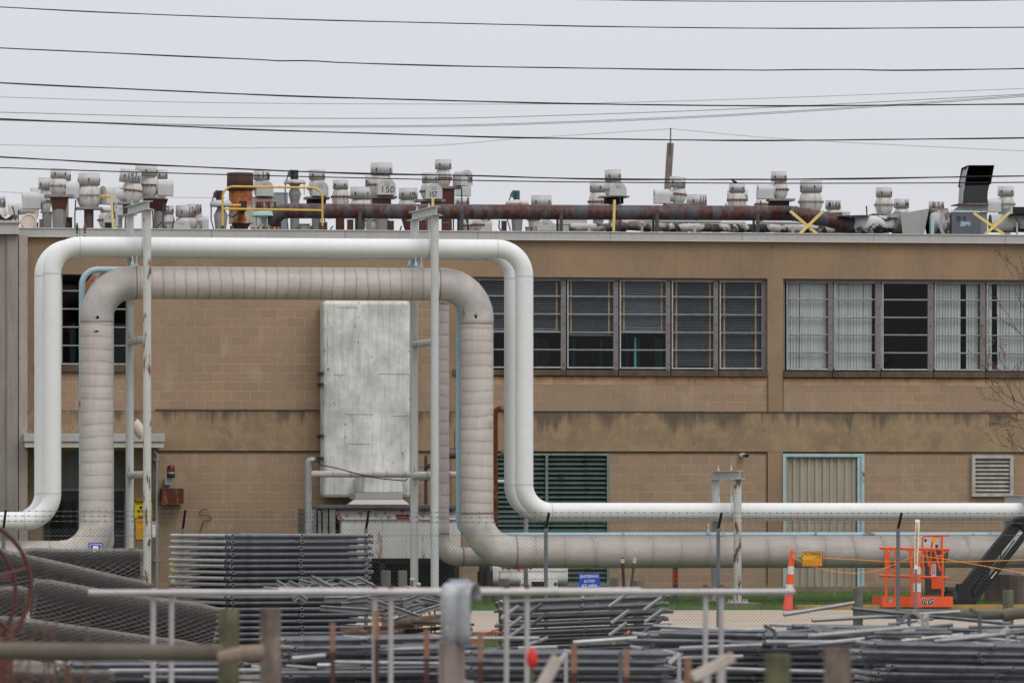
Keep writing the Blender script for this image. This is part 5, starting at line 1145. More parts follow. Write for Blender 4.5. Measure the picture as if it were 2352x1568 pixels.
for u_ in (826, 1060, 1288, 1508, 1739):
    q = MB(); q.box(X(u_ - 3.4, 135.85), X(u_ + 3.4, 135.85), 135.75, 135.85, ZR, Z(488, 135.8, u_ - 3.4)); q.box(X(u_ - 8, 136.5), X(u_ - 3.9, 136.5), 136.55, 136.65, ZR, Z(500, 136.5, u_ - 8)); q.build('strut', m_strut, t)
# torn insulated ducts
m_torn = N('torn_lagging'); x = m_torn; pos = x.coord('pos'); n1 = x.noise(x.coord('pos', (1, 1, .8)), 2.0, 9, .68, .8); col = x.mix(x.ramp(n1, .47, .52), (.03, .028, .027), (.42, .41, .41))
g_ = x.n('ShaderNodeNewGeometry'); sp_ = x.n('ShaderNodeSeparateXYZ'); x.L.new(g_.outputs['Normal'], sp_.inputs[0])
col = x.mix(x.ramp(x.noise(pos, 1.1, 6), .5, .62, 0, .75), col, (.20, .165, .145)); x.bump(n1, 1.0, .08); m_torn = x.fin(col, .8)
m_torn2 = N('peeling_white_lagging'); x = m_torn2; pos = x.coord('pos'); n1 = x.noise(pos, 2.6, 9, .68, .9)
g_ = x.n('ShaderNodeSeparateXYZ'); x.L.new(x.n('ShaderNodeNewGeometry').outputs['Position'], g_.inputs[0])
hgt = x.ramp(g_.outputs[2], Z(531, 136), Z(505, 136), -.10, .13) # more of the dark colour towards the bottom
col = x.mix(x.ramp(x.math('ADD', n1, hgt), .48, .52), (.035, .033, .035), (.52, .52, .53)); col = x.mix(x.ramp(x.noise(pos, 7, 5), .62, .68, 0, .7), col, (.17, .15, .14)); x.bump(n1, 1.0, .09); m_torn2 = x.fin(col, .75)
def rough_tube(path, r, n, seed, amp):
    rg = random.Random(seed); q = MB(); pp = densify(path, .12); q.tube(pp, [r * (1 + rg.uniform(-amp, amp)) for _ in pp], n, smooth=True)
    return q
Y = 137.4; t = thing('lagged_roof_duct', 'low duct in peeling black and white lagging beneath the rusty duct', 'duct', (X(1600, Y), Y, ZR)); k = M(1500, Y)
rough_tube([P(1308, 522, Y), P(1410, 522, Y)], 9 * k, 16, 1, .05).build('duct_length', m_torn, t); rough_tube([P(1410, 518, Y), P(1478, 518, Y)], 12 * k, 16, 2, .07).build('duct_length', m_torn, t)
rough_tube([P(1478, 522, Y), P(1760, 524.5, Y), P(1960, 527, Y)], 9.5 * k, 16, 3, .06).build('duct_length', m_torn, t)
q = MB(); q.tube([P(1478, 507, Y + .8), P(1660, 508.5, Y + .8)], 5 * k, 12); q.tube([P(1655, 512, Y + .5), P(1712, 512.5, Y + .5)], 6.5 * k, 12); q.tube([P(1752, 510, Y + .5), P(1845, 511.5, Y + .5)], 4.5 * k, 12); q.build('bare_length', m_mot, t)
q = MB()
for u_ in (1348, 1470, 1495, 1590, 1815): q.box(X(u_ - 2.5, Y), X(u_ + 2.5, Y), Y - .35, Y - .25, ZR, Z(520, Y, u_ - 2.5))
q.build('strap', weather('white_rust_strap', (.5, .48, .46), (.3, .28, .26), .6, 4, (.25, .08, .04), .4, 5), t)
q = MB()
for u_ in (1400, 1430, 1485, 1545, 1700, 1850): q.box(X(u_ - 5, Y), X(u_ + 5, Y), Y - .2, Y + .2, ZR, Z(526, Y, u_ - 5))
q.build('sleeper', m_black, t)
Y = 136.3; t = thing('lagged_roof_duct', 'thick duct in torn white lagging between the rusty duct and the grey transition', 'duct', (X(2010, Y), Y, ZR)); k = M(2000, Y)
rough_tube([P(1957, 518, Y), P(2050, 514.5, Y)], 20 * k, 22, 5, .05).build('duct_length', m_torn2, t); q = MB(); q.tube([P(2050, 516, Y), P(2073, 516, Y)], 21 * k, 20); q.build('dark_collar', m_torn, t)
q = MB(); q.add([P(1925, 495.5, Y - .5), P(1985, 493.6, Y - .5), P(2000, 495, Y - .5), P(1994, 497, Y + .1), P(1925, 498, Y + .3)], [(0, 1, 2, 3, 4)]); q.add([P(1925, 495.8, Y - .5) - Vector((0, 0, .01)), P(1985, 494, Y - .5) - Vector((0, 0, .01)), P(2000, 495.4, Y - .5) - Vector((0, 0, .01)), P(1994, 497.4, Y + .1) - Vector((0, 0, .01)), P(1925, 498.4, Y + .3) - Vector((0, 0, .01))], [(4, 3, 2, 1, 0)]); q.build('cover_sheet', m_mot, t)
Y = 135.9; t = thing('transition_duct', 'plain grey sheet metal transition duct flaring left of the scoop cabinet', 'duct', (X(2100, Y), Y, ZR)); m_tg = weather('smooth_grey_sheet', (.30, .30, .305), (.26, .26, .265), .4, 1, rough=.45, bump=.02, streak=.15)
q = MB(); vs = []
for y_ in (Y, Y + 1.0): vs += [P(2067.5, 490, y_), P(2134.5, 478.5, y_), P(2122, 541, y_), P(2073.5, 541, y_)]
q.add(vs, [(0, 1, 2, 3), (4, 7, 6, 5), (0, 4, 5, 1), (1, 5, 6, 2), (3, 2, 6, 7), (0, 3, 7, 4)]); q.build('flared_sheet', m_tg, t, bevel=.01)
q = MB(); q.box(X(2048, Y), X(2067, Y), Y + .1, Y + .9, Z(499, Y, 2048), Z(490, Y, 2048)); q.build('flange', m_tg, t)
Y = 136.0; t = thing('lagged_roof_duct', 'upright ribbed duct end with flaking lagging left of the scoop cabinet', 'duct', (X(2155, Y), Y, ZR))
rough_tube([P(2132, 512, Y + .3), P(2175, 512, Y + .3)], 33 * k, 20, 9, .06).build('duct_length', m_torn, t)
q = MB(); q.box(X(2133.5, Y), X(2140, Y), Y - .25, Y - .05, ZR, Z(495, Y, 2133.5)); q.build('teal_strip', m_ltblue, t)
q = MB(); c = P(2176, 514, Y - .2); vs = []
for i in range(13):
    a = R(90 + 15 * i); vs += [(c.x + math.cos(a) * .22, c.y - .1, c.z + math.sin(a) * .33), (c.x + math.cos(a) * .14, c.y - .1, c.z + math.sin(a) * .27)]
q.add(vs, [(2 * i, 2 * i + 1, 2 * i + 3, 2 * i + 2) for i in range(12)]); q.build('guard_ring', m_tg, t)
# scoop
Y = 135.9; t = thing('exhaust_scoop', 'tall curved black-mouthed exhaust scoop on a slate cabinet marked EF-4', 'exhaust hood', (X(2220, Y), Y, ZR))
m_slate = weather('slate_blue_cabinet', (.105, .118, .145), (.085, .09, .105), .6, 2, (.16, .06, .03), .12, 4, rough=.5, bump=.08)
m_slate2 = weather('mid_grey_sheet', (.20, .21, .215), (.15, .155, .16), .6, 2, (.15, .06, .03), .2, 4, rough=.5, bump=.08)
q = MB(); q.box(X(2186, Y), X(2253, Y), Y, Y + 1.1, ZR, Z(487, Y, 2186)); q.build('cabinet', m_slate, t, bevel=.012)
q = MB(); q.box(X(2253.2, Y), X(2270.5, Y), Y + .12, Y + 1.1, ZR, Z(486, Y, 2253.2)); q.box(X(2177.5, Y), X(2185.8, Y), Y + .12, Y + 1.1, ZR, Z(487, Y, 2177.5))
vs = []
for y_ in (Y + .05, Y + 1.1): vs += [P(2184, 486.5, y_), P(2270, 485, y_), P(2270, 470, y_), P(2206, 470, y_)]
q.add(vs, [(0, 1, 2, 3), (4, 7, 6, 5), (0, 4, 5, 1), (1, 5, 6, 2), (3, 2, 6, 7), (0, 3, 7, 4)]); q.build('shoulder', m_slate2, t, bevel=.008)
q = MB(); q.box(X(2184, Y), X(2245, Y), Y - .02, Y - .003, Z(486.5, Y, 2184), Z(483, Y, 2184)); q.build('pale_edge', m_ltblue, t)
# curved chute: side profile leans; front face dark, mouth at the top
mouth = []
fr_pts = [(2211, 2269.5, 467.5), (2212, 2268, 455), (2213, 2269, 440), (2217, 2272.5, 425)]
q = MB(); vs = []
for u0, u1, v_ in fr_pts: vs += [P(u0, v_, Y), P(u1, v_, Y)]
q.add(vs, [(2 * i, 2 * i + 1, 2 * i + 3, 2 * i + 2) for i in range(3)]); q.build('chute_front', plain('soot_dark_steel', (.028, .032, .036), .5), t)
q = MB(); sp = [((2211, 467.5), (2201, 467.5)), ((2212, 450), (2202, 445)), ((2216, 424), (2205, 413)), ((2219, 404), (2211, 389)), ((2225, 380), (2219, 380))]
vs = []
for (a, b), (c_, d_) in sp: vs += [P(a, b, Y - (.0 if b > 423 else .02)), P(c_, d_, Y + .75)]
q.add(vs, [(2 * i, 2 * i + 2, 2 * i + 3, 2 * i + 1) for i in range(4)]); vs2 = [p + Vector((.55, 0.0, 0)) for p in []]
q.build('chute_side', weather('grey_teal_side', (.25, .27, .29), (.19, .20, .22), .5, 2, (.36, .50, .50), .4, 1.6, rough=.5, bump=.05), t)
q = MB(); mo = [P(2217, 424.5, Y - .02), P(2276, 423, Y - .02), P(2284, 379.5, Y - .02), P(2225, 379.5, Y - .02)]; bk_ = [p + Vector((0, .75, -.02)) for p in mo]
q.add(mo + bk_, [(4, 5, 6, 7), (0, 1, 5, 4), (1, 2, 6, 5), (2, 3, 7, 6)]); q.build('mouth_liner', m_black, t)
q = MB(); vs = []
for (u0, u1, v_) in fr_pts + [(0, 2276, 423), (0, 2284, 379.5)]: vs += [P(u1, v_, Y), P(u1 - 3, v_, Y + .77)]
q.add(vs, [(2 * i, 2 * i + 1, 2 * i + 3, 2 * i + 2) for i in range(5)]); q.build('chute_flank', m_slate2, t)
q = MB(); q.box(X(2201, Y), X(2271, Y), Y - .03, Y + .78, Z(469.8, Y, 2201), Z(467.6, Y, 2201)); q.build('rust_flange', m_seam, t)
scrawl(t, 'EF-4', 2198, 2219, 497, 507, lambda u, v: P(u, v, Y - .006), m_ink, .008)
q = MB(); q.add([P(2206, 509, Y - .004), P(2230, 509.5, Y - .004), P(2228, 520, Y - .004), P(2216, 519, Y - .004), P(2205, 520, Y - .004)], [(4, 3, 2, 1, 0)]); q.build('paint_patch', weather('teal_patch', (.28, .42, .44), (.22, .33, .35), .5, 8, (.14, .11, .10), .45, 9), t)
q = MB(); q.box(X(2254, Y), X(2264, Y), Y + .10, Y + .118, Z(483, Y, 2254), Z(476.5, Y, 2254)); q.build('vent_slot', m_black, t)
Y = 136.3; t = thing('lagged_roof_duct', 'thick torn lagged duct behind the right-hand yellow cross', 'duct', (X(2330, Y), Y, ZR))
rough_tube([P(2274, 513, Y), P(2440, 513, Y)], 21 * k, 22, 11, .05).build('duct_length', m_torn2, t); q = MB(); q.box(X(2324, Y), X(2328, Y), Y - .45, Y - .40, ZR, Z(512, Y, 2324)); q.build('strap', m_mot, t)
q = MB(); q.box(X(2326, 135.6), X(2420, 135.6), 135.6, 136.4, Z(491, 135.6, 2326), Z(475, 135.6, 2326)); o = tag(q.build('black_hood', plain('black_hood_paint', (.012, .012, .012), .5), bevel=.01), 'low black-fronted hood on the duct at the right edge', 'exhaust hood')
q = MB(); q.box(X(2320, 135.6), X(2325.7, 135.6), 135.58, 136.4, Z(491, 135.6, 2320), Z(476, 135.6, 2320)); q.build('pale_cheek', m_ltblue, o)

# finials, flexible conduits and small motors among the fans
for u_, mt1, mt2, lb_ in ((177, 'dark_green_iron', (.03, .07, .055), 'green topped iron finial rising above the left end of the white pipe'), (195, 'rust_iron', (.16, .07, .04), 'rusty finial right of the green topped one')):
    t = thing('vent_finial', lb_, 'vent', P(u_, 548, 127)); k = M(u_, 127); c = P(u_, 548, 127)
    q = MB(); q.lathe([(0, 0), (3.2 * k, 0), (2.0 * k, 6 * k), (2.6 * k, 14 * k), (1.6 * k, 18 * k), (3.2 * k, 20 * k), (3.4 * k, 26 * k), (1.5 * k, 36 * k), (0, 37 * k)], c, 12); q.build('spindle', plain(mt1, mt2, .7), t)
    q = MB(); q.lathe([(2.7 * k, 7 * k), (2.8 * k, 10 * k), (2.2 * k, 10 * k)], c, 12); q.build('white_band', m_mot, t)
m_flex = plain('dark_flex_conduit', (.045, .047, .06), .6)
FLEX = (((28, 470), (37, 500), (40, 530)), ((42, 480), (42, 510), (41, 532)), ((174, 456), (172, 490), (172, 532)), ((150, 510), (158, 514), (162, 532)), ((262, 462), (261, 480), (264, 500)), ((376, 462), (374, 505), (352, 526)), ((350, 478), (352, 510), (351, 532)), ((375, 514), (382, 520), (386, 532)), ((400, 500), (396, 520), (402, 532)), ((745, 500), (749, 515), (752, 532)), ((765, 516), (760, 522), (758, 532)), ((893, 504), (899, 512), (899, 532)), ((922, 516), (918, 530), (910, 533)), ((1043, 428), (1042, 480), (1041, 532)), ((1060, 428), (1061, 470), (1077, 520), (1072, 533)), ((1075, 450), (1075, 490), (1074, 532)),
        ((1147, 503), (1146, 520), (1155, 534)), ((1222, 520), (1219, 528), (1216, 534)), ((1424, 452), (1425, 480), (1424, 534)), ((1747, 458), (1749, 474), (1750, 490)), ((1990, 470), (1992, 500), (1990, 530)), ((2264, 488), (2263, 500), (2262, 530)))
for i, pts in enumerate(FLEX):
    Y = 137.2; q = MB(); q.tube(fillet([P(a, b + 3, Y) for a, b in pts], .08, 5), .017, 6)
    tag(q.build('flex_conduit', m_flex), 'thin dark flexible conduit number ' + str(i + 1) + ' from the left dropping from the fans to the roof', 'conduit', 'flexible conduits under the fans')
for i, (u0, u1, v0, mt) in enumerate(((74, 88, 512, m_bolt), (92, 100, 505, m_plate), (152, 166, 500, m_stkb), (242, 262, 512, m_stkb), (690, 712, 515, m_plate), (735, 752, 512, m_stkr), (800, 812, 505, m_stkr), (888, 905, 508, m_stkr), (965, 980, 505, m_stkr), (1018, 1030, 512, m_stkr), (1155, 1164, 508, m_collar), (1210, 1222, 522, m_plate), (1560, 1580, 512, m_stkb), (1640, 1655, 518, m_plate))):
    t = thing('roof_motor', 'small grimy box number ' + str(i + 1) + ' from the left standing low among the fan stacks', 'motor', P((u0 + u1) / 2, 536, 138.8), 'small boxes among the fan stacks')
    q = MB(); Y = 138.6; q.box(X(u0, Y), X(u1, Y), Y, Y + .25, ZR, Z(v0, Y, u0)); q.build('housing', mt, t, bevel=.01); q = MB(); q.box(X(u0 - 1, Y), X(u1 + 1, Y), Y - .02, Y + .27, Z(v0, Y, u0), Z(v0 - 1.2, Y, u0)); q.build('lid', m_plate, t)

# yellow rails
m_yr = weather('chipped_yellow_rail', (.58, .36, .075), (.50, .30, .07), .5, 3, (.22, .08, .03), .16, 5, rough=.5, kind='pos', bump=.1)
m_yp = weather('pale_yellow_post', (.62, .47, .17), (.52, .38, .14), .5, 3, (.25, .10, .04), .12, 6, rough=.5, kind='pos', bump=.1)
Y = 135.5; t = thing('yellow_guardrail', 'yellow tube guardrail with a rounded top on the roof edge', 'guardrail', (X(625, Y), Y, ZR))
q = MB(); q.tube(fillet([P(511.3, 536, Y), P(511.3, 428, Y), P(740.5, 431.5, Y), P(740.5, 536, Y)], .24, 8), .024, 12); q.build('rail_frame', m_yr, t)
q = MB(); q.tube([P(511.3, 479.5, Y), P(740, 483, Y)], .023, 10); q.build('mid_rail', m_yr, t); q = MB(); q.tube([P(530, 471.5, Y + .3), P(553, 471.5, Y + .3)], .03, 10); q.build('return_rail', m_yr, t)
q = MB()
for u_ in (511, 532, 740, 716): q.box(X(u_ - 3.5, Y), X(u_ + 3.5, Y), Y - .05, Y + .05, Z(541, Y, u_ - 3.5), Z(518.5, Y, u_ - 3.5)); 
q.build('clamp', plain('olive_clamp', (.06, .075, .035), .7), t, bevel=.006)
q = MB(); Y = 135.4; q.beam(P(255, 540, Y), P(259, 452, Y), .045, .045) ; q.v = []; q.f = []; q.sm = []; q.uv = []
q.beam(P(260.5, 540, Y), P(256, 452, Y), .05, .05); o = tag(q.build('yellow_stanchion', m_yp), 'bent yellow roof stanchion with a torn strip hanging from its top', 'stanchion')
q = MB(); rg = random.Random(8)
for i in range(6):
    pts = [P(254, 452 + i * .4, Y), P(247 - i, 450.5 + rg.uniform(-2, 2), Y), P(241 - i * 2, 451 + rg.uniform(-2, 3), Y), P(235 - i * 3 + 8, 455 + rg.uniform(-3, 3), Y)]; q.tube(pts, [.014, .022, .016, .004], 5)
q.build('torn_strip', plain('amber_strip', (.70, .38, .08), .6), o)
def ybar(p, q_, label, name='yellow_post'):
    b = MB(); b.beam(p, q_, .055, .06); return b
tag(ybar(P(1409, 540, 135.4), P(1411.5, 459, 135.4), '').build('yellow_post', m_yp, bevel=.006), 'pale yellow upright post on the roof edge in front of the rusty duct', 'post')
tag(ybar(P(994, 540, 135.4), P(994, 454, 135.4), '').build('yellow_post', m_yp, bevel=.006), 'yellow post tip rising behind the right support beam', 'post')
for lb_, a, b, c_, d_ in (('yellow crossed bars on the roof edge under the bend of the rusty duct', (1815, 485), (1876, 537), (1891, 484.5), (1837, 537)), ('yellow crossed bars on the roof edge in front of the slate cabinet', (2236.5, 489.5), (2307, 539), (2320, 487), (2262, 539))):
    t = thing('yellow_cross', lb_, 'cross brace', P((a[0] + b[0]) / 2, 539, 135.2)); 
    for p_, q_, yy in ((a, b, 135.26), (c_, d_, 135.18)): ybar(P(*p_, yy), P(*q_, yy), '').build('bar', m_yp, t)
# wooden pole behind the roof
Y = 165; t = thing('utility_pole', 'leaning grey wooden utility pole with a thin iron rod on top', 'utility pole', P(1528, 560, Y)); k = M(1540, Y); m_wood = weather('grey_pole_wood', (.22, .185, .165), (.13, .10, .085), .7, 2, (.27, .17, .10), .35, 2, rough=.9, kind='pos', bump=.3, streak=.8, rstretch=(3, 3, .3))
q = MB(); base_ = P(1518, 1362, Y); q.tube([Vector((base_.x, Y, 0)), P(1533, 440, Y), P(1540, 329, Y)], [11 * k, 8 * k, 8 * k], 16); q.build('pole', m_wood, t)
q = MB(); q.tube([P(1539.5, 356, Y - .12), P(1540.5, 294, Y - .12)], 1.5 * k, 8); q.build('iron_rod', plain('brown_iron', (.10, .075, .065), .7), t)
# bird
Y = 119; k = M(1687, Y); t = MB(); c = P(1687, 417.5, Y)
prof = [(-7.5, 2.2, .3), (-6, 1.8, .9), (-4, .9, 1.6), (-1, 0, 2.6), (2, -.6, 2.6), (4, -2.2, 1.9), (5.2, -3.6, 1.7), (6.3, -4.0, 1.2), (7.6, -3.6, .25)]
t.tube([Vector((c.x - a * k, Y, c.z - b * k)) for a, b, _ in prof], [r_ * k for _, _, r_ in prof], 12); t.tube([Vector((c.x, Y, c.z - 1.5 * k)), Vector((c.x, Y, c.z - 3.6 * k))], .3 * k, 5)
tag(t.build('bird', plain('dark_feathers', (.022, .020, .020), .7)), 'small dark bird perched on the lowest wire', 'bird')

# ---------------------------------------------------------------- overhead wires
m_wire = plain('black_cable', (.012, .012, .014), .6); m_thin = plain('weathered_thin_wire', (.24, .23, .24), .6)
def smooth_line(pts, n=48):
    us = [p[0] for p in pts]; o = []
    for i in range(n + 1):
        u = us[0] + (us[-1] - us[0]) * i / n
        for j in range(len(pts) - 1):
            if u <= pts[j + 1][0] + 1e-6: break
        p0 = pts[max(0, j - 1)]; p1 = pts[j]; p2 = pts[j + 1]; p3 = pts[min(len(pts) - 1, j + 2)]
        t_ = (u - p1[0]) / (p2[0] - p1[0]); m1 = (p2[1] - p0[1]) / (p2[0] - p0[0]); m2 = (p3[1] - p1[1]) / (p3[0] - p1[0]); d = p2[0] - p1[0]
        h = (2 * t_**3 - 3 * t_**2 + 1) * p1[1] + (t_**3 - 2 * t_**2 + t_) * m1 * d + (-2 * t_**3 + 3 * t_**2) * p2[1] + (t_**3 - t_**2) * m2 * d; o.append((u, h))
    return o
def cable(label, pts, Y, r, mt, twin=0):
    q = MB(); sl = smooth_line(pts, 70); q.tube([P(u, v, Y) for u, v in sl], r, 6)
    if twin:
        rg = random.Random(int(pts[0][1])); ph = rg.uniform(0, 6); q.tube([P(u, v + twin * .75 * math.sin(u / 90 + ph) + twin * .25, Y - .03) for u, v in sl], r * .75, 6)
    return tag(q.build('power_cable', mt), label, 'cable', 'wires crossing the sky')
cable('topmost black cable just clipping the top of the photo', [(900, -7), (1380, 0), (1600, 3), (2100, 3), (2352, 0), (2700, -6)], 119, .010, m_wire)
cable('second black cable from the top of the sky', [(-300, -2), (0, 16.5), (470, 38), (1176, 57), (1700, 65), (2300, 63.5), (2700, 58)], 119, .011, m_wire, 1)
cable('third black cable down, with a small kink left of centre', [(-300, 94), (0, 110.5), (300, 124), (630, 139), (655, 141.5), (700, 139.5), (780, 144), (950, 149), (1176, 154.5), (1750, 161.5), (1850, 160.5), (1960, 160), (2040, 161.5), (2352, 158), (2700, 150)], 119, .012, m_wire, 1.3)
cable('fourth black cable down, above the bundle of thin wires on the left', [(-300, 176), (0, 190.5), (600, 218), (1176, 235), (1700, 243), (2352, 239), (2700, 232)], 119, .014, m_wire, 1.3)
cable('fifth black cable down, crossing the pole rod', [(-300, 260), (0, 273), (600, 298), (1176, 315.5), (1740, 322.5), (2352, 316.5), (2700, 310)], 119, .013, m_wire, 1.5)
cable('sixth black cable down, brushing the fan caps', [(-300, 345), (0, 361), (402, 381), (689, 394), (1091, 404), (1320, 410), (1722, 412.5), (1950, 410), (2352, 404.5), (2700, 398)], 119, .014, m_wire, 2.0)
cable('lowest black cable, the one with the bird on it', [(-300, 370), (0, 385), (402, 398), (689, 405.5), (1091, 414.6), (1320, 418), (1722, 421), (1950, 421), (2352, 419), (2700, 414)], 119, .012, m_wire)
for lb_, pts, r_ in (('thin grey wire highest of the faint ones', [(-300, 213), (0, 223), (480, 236), (1176, 239.5), (1376, 237), (1760, 226), (2352, 203.5), (2700, 188)], .007),
                     ('thin grey wire second of the faint ones', [(-300, 250), (0, 258), (500, 270), (950, 272), (1176, 268.5), (1700, 250), (2352, 216.5), (2700, 196)], .010),
                     ('thin grey wire starting beside the fifth black cable', [(-300, 268), (0, 275), (500, 287.5), (900, 289), (1176, 284), (1700, 262), (2352, 219), (2700, 190)], .009),
                     ('thin grey wire lowest of the close pair', [(-300, 269), (0, 276.5), (500, 290), (900, 292), (1176, 287), (1700, 265), (2352, 222), (2700, 193)], .009)):
    cable(lb_, pts, 150, r_, m_thin)
cable('faint wire rising from the left to the pole rod', [(-300, 322), (0, 332.5), (480, 340), (1000, 334), (1176, 320), (1540, 296)], 165, .007, m_thin)
cable('faint wire falling right from the pole rod', [(1540, 296), (1800, 319), (2352, 347), (2700, 362)], 165, .007, m_thin)
cable('faint low wire over the far left fans', [(-300, 432), (0, 440.5), (60, 444), (200, 450), (520, 455)], 150, .006, m_thin)

# ---------------------------------------------------------------- boom lift
m_or = weather('lift_orange', (.78, .105, .018), (.62, .085, .02), .5, 3, rough=.4, bump=.03, streak=.2)
m_bb = plain('satin_black_steel', (.007, .008, .010), .6); m_gry = plain('control_grey', (.05, .052, .055), .6)
YL = 122.6
t = thing('boom_lift', 'orange basket and black boom of a lift parked on the grass edge', 'boom lift', P(2100, 1396, YL))
def rail(pts, r=.022, name='basket_rail', par=t, mt=None, rad=.1):
    q = MB(); q.tube(fillet(pts, rad, 6) if len(pts) > 2 else pts, r, 10); return q.build(name, mt or m_or, par)
yn, yf_ = YL - .45, YL + .55
for y in (yn, yf_):
    o = 0 if y == yn else 1
    rail([P(2020, 1257.5 + o, y), P(2181, 1261 + o, y)], .024); rail([P(2019, 1320.5 + o, y), P(2179, 1326 + o, y)], .024)
    for u_ in (2035 + 1.5 * o, 2057.5, 2094, 2165): rail([P(u_, 1259, y), P(u_, 1370, y)], .026)
    rail([P(2054, 1312, y), P(2042, 1311, y), P(2042, 1261, y), P(2055, 1261, y)], .02)
    rail([P(2080, 1262, y), P(2092, 1262, y), P(2092, 1300, y)], .02)
rail([P(2122, 1310, yn), P(2118, 1288, yn), P(2119, 1230, yn), P(2180, 1228.5, yn)], .022, rad=.08); rail([P(2136, 1318, yn + .2), P(2139, 1262, yn + .2), P(2143, 1231, yn + .2), P(2166, 1229, yn + .2)], .022, rad=.08)
rail([P(2164, 1228, yn), P(2163, 1262, yn)], .024); rail([P(2146, 1262, yn), P(2160, 1310, yn)], .022); rail([P(2126, 1262, yn), P(2134, 1300, yn)], .022); rail([P(2115, 1279, yn + .1), P(2124, 1262, yn + .1)], .018); rail([P(2160, 1278, yn), P(2175, 1264, yn)], .02)
rail([P(2150, 1277, yn), P(2163, 1276, yn)], .02)
q = MB(); z0_, z1_ = Z(1394.5, YL), Z(1370, YL); xa_, xb_ = X(2016, YL), X(2177, YL)
q.box(xa_, xb_, yn - .03, yn - .02, z0_, z1_); q.box(xa_, xb_, yf_ + .02, yf_ + .03, z0_, z1_); q.box(xa_, xa_ + .01, yn - .02, yf_ + .02, z0_, z1_); q.box(xb_ - .01, xb_, yn - .02, yf_ + .02, z0_, z1_)
q.build('kickplate', m_or, t); q = MB(); q.box(xa_ + .01, xb_ - .01, yn - .02, yf_ + .02, z0_ + .01, z0_ + .04); q.build('floor_grate', m_gry, t)
yk = yn - .034
tx = text('JLG', .172, (X(2129, yk), yk, Z(1382.6, yk)), m_wht, t, 'lettering', shear=.35, bold=.012, squash=1.0, depth=.001); tx = text('JLG', .172, (X(2129, yk), yk - .004, Z(1382.6, yk)), m_sblk, t, 'lettering', shear=.35, bold=.005, depth=.001)
q = MB(); q.box(X(2035, yk), X(2050, yk), yk, yk + .003, Z(1382, yk, 2035), Z(1372, yk, 2035)); q.build('scuffed_decal', weather('scuffed_decal', (.35, .12, .08), (.20, .16, .15), .8, 20, (.5, .5, .5), .4, 30), t)
q = MB(); q.prism([(X(2133, YL), Z(1368, YL)), (X(2132.5, YL), Z(1290, YL)), (X(2131, YL), Z(1266, YL)), (X(2175, YL), Z(1264, YL)), (X(2176, YL), Z(1276, YL)), (X(2168, YL), Z(1300, YL)), (X(2166, YL), Z(1368, YL))], 'y', YL - .1, YL + .35); q.build('control_console', m_gry, t, bevel=.02)
q = MB(); q.box(X(2136, YL), X(2160, YL), YL - .15, YL - .11, Z(1352, YL, 2136), Z(1328, YL, 2136)); q.build('orange_panel', m_or, t, bevel=.01)
q = MB(); q.box(X(2136, YL), X(2147, YL), YL - .13, YL - .105, Z(1322, YL, 2136), Z(1289, YL, 2136)); o = q.build('warning_label', m_wht, t)
q = MB()
for i in range(9): q.box(X(2137.5, YL), X(2145.5, YL), YL - .133, YL - .131, Z(1298 + i * 2.6, YL, 2137.5), Z(1297 + i * 2.6, YL, 2137.5))
q.box(X(2136.4, YL), X(2146.6, YL), YL - .133, YL - .131, Z(1294.5, YL, 2136.4), Z(1290, YL, 2136.4)); q.build('label_print', m_red, o)
q = MB(); c = P(2145.5, 1239.5, yn - .03); kk = M(2145, yn); q.tube([c, c + Vector((0, .03, 0))], 6.2 * kk, 16); q.build('yellow_disc', m_amb, t)
q = MB(); q.tube([P(2152, 1266, YL), P(2151, 1250, YL)], [.02, .03], 8); q.tube([P(2138, 1266, YL), P(2137, 1258, YL)], .02, 8); q.tube([P(2124, 1240, yn - .03), P(2128, 1241, yn - .03)], .03, 8); q.build('joystick', m_sblk, t)
# boom
YA = YL + .15
def arm(p, q_, wpx, dep, name):
    a = P(*p, YA); b = P(*q_, YA); k = M(p[0], YA); q = MB(); q.beam(a, b, dep, wpx * k); return q.build(name, m_bb, t, bevel=.015)
arm((2202, 1368), (2340, 1197), 24, .24, 'upper_boom'); arm((2222, 1398), (2366, 1212), 11, .2, 'lower_boom'); arm((2282, 1305), (2330, 1240), 2.5, .05, 'hydraulic_ram')
q = MB(); q.prism([(X(u_, YA), Z(v_, YA)) for u_, v_ in ((2322, 1200), (2334, 1187), (2362, 1184), (2380, 1200), (2374, 1222), (2356, 1226), (2340, 1208))], 'y', YA - .17, YA + .17); q.build('elbow_joint', m_bb, t, bevel=.02)
q = MB(); q.prism([(X(u_, YA), Z(v_, YA)) for u_, v_ in ((2198, 1342), (2216, 1340), (2226, 1358), (2240, 1392), (2228, 1400), (2208, 1400), (2196, 1386))], 'y', YA - .14, YA + .14); q.build('knuckle', m_bb, t, bevel=.01)
q = MB(); q.prism([(X(u_, YA), Z(v_, YA)) for u_, v_ in ((2230, 1360), (2262, 1310), (2274, 1306), (2262, 1332), (2236, 1372))], 'y', YA - .16, YA + .16); q.build('boom_cheek', m_bb, t, bevel=.01)
q = MB(); q.box(X(2168, YA), X(2200, YA), YA - .12, YA + .12, Z(1390, YA, 2168), Z(1357, YA, 2168)); q.cbox(P(2183, 1352, YA), (.2, .2, .1)); q.build('rotator', m_gry, t, bevel=.03)
q = MB()
for i in range(4): q.tube(fillet([P(2168 + i * 2, 1362, YA - .15), P(2176 + i * 3, 1352 - i, YA - .2), P(2190 + i, 1372 + 3 * i, YA - .2), P(2204, 1390, YA - .15)], .04, 5), .012, 6)
q.tube([P(2316, 1240, YA - .16), P(2300, 1262, YA - .16), P(2298, 1280, YA - .16)], .012, 6); q.build('hose', m_sblk, t)
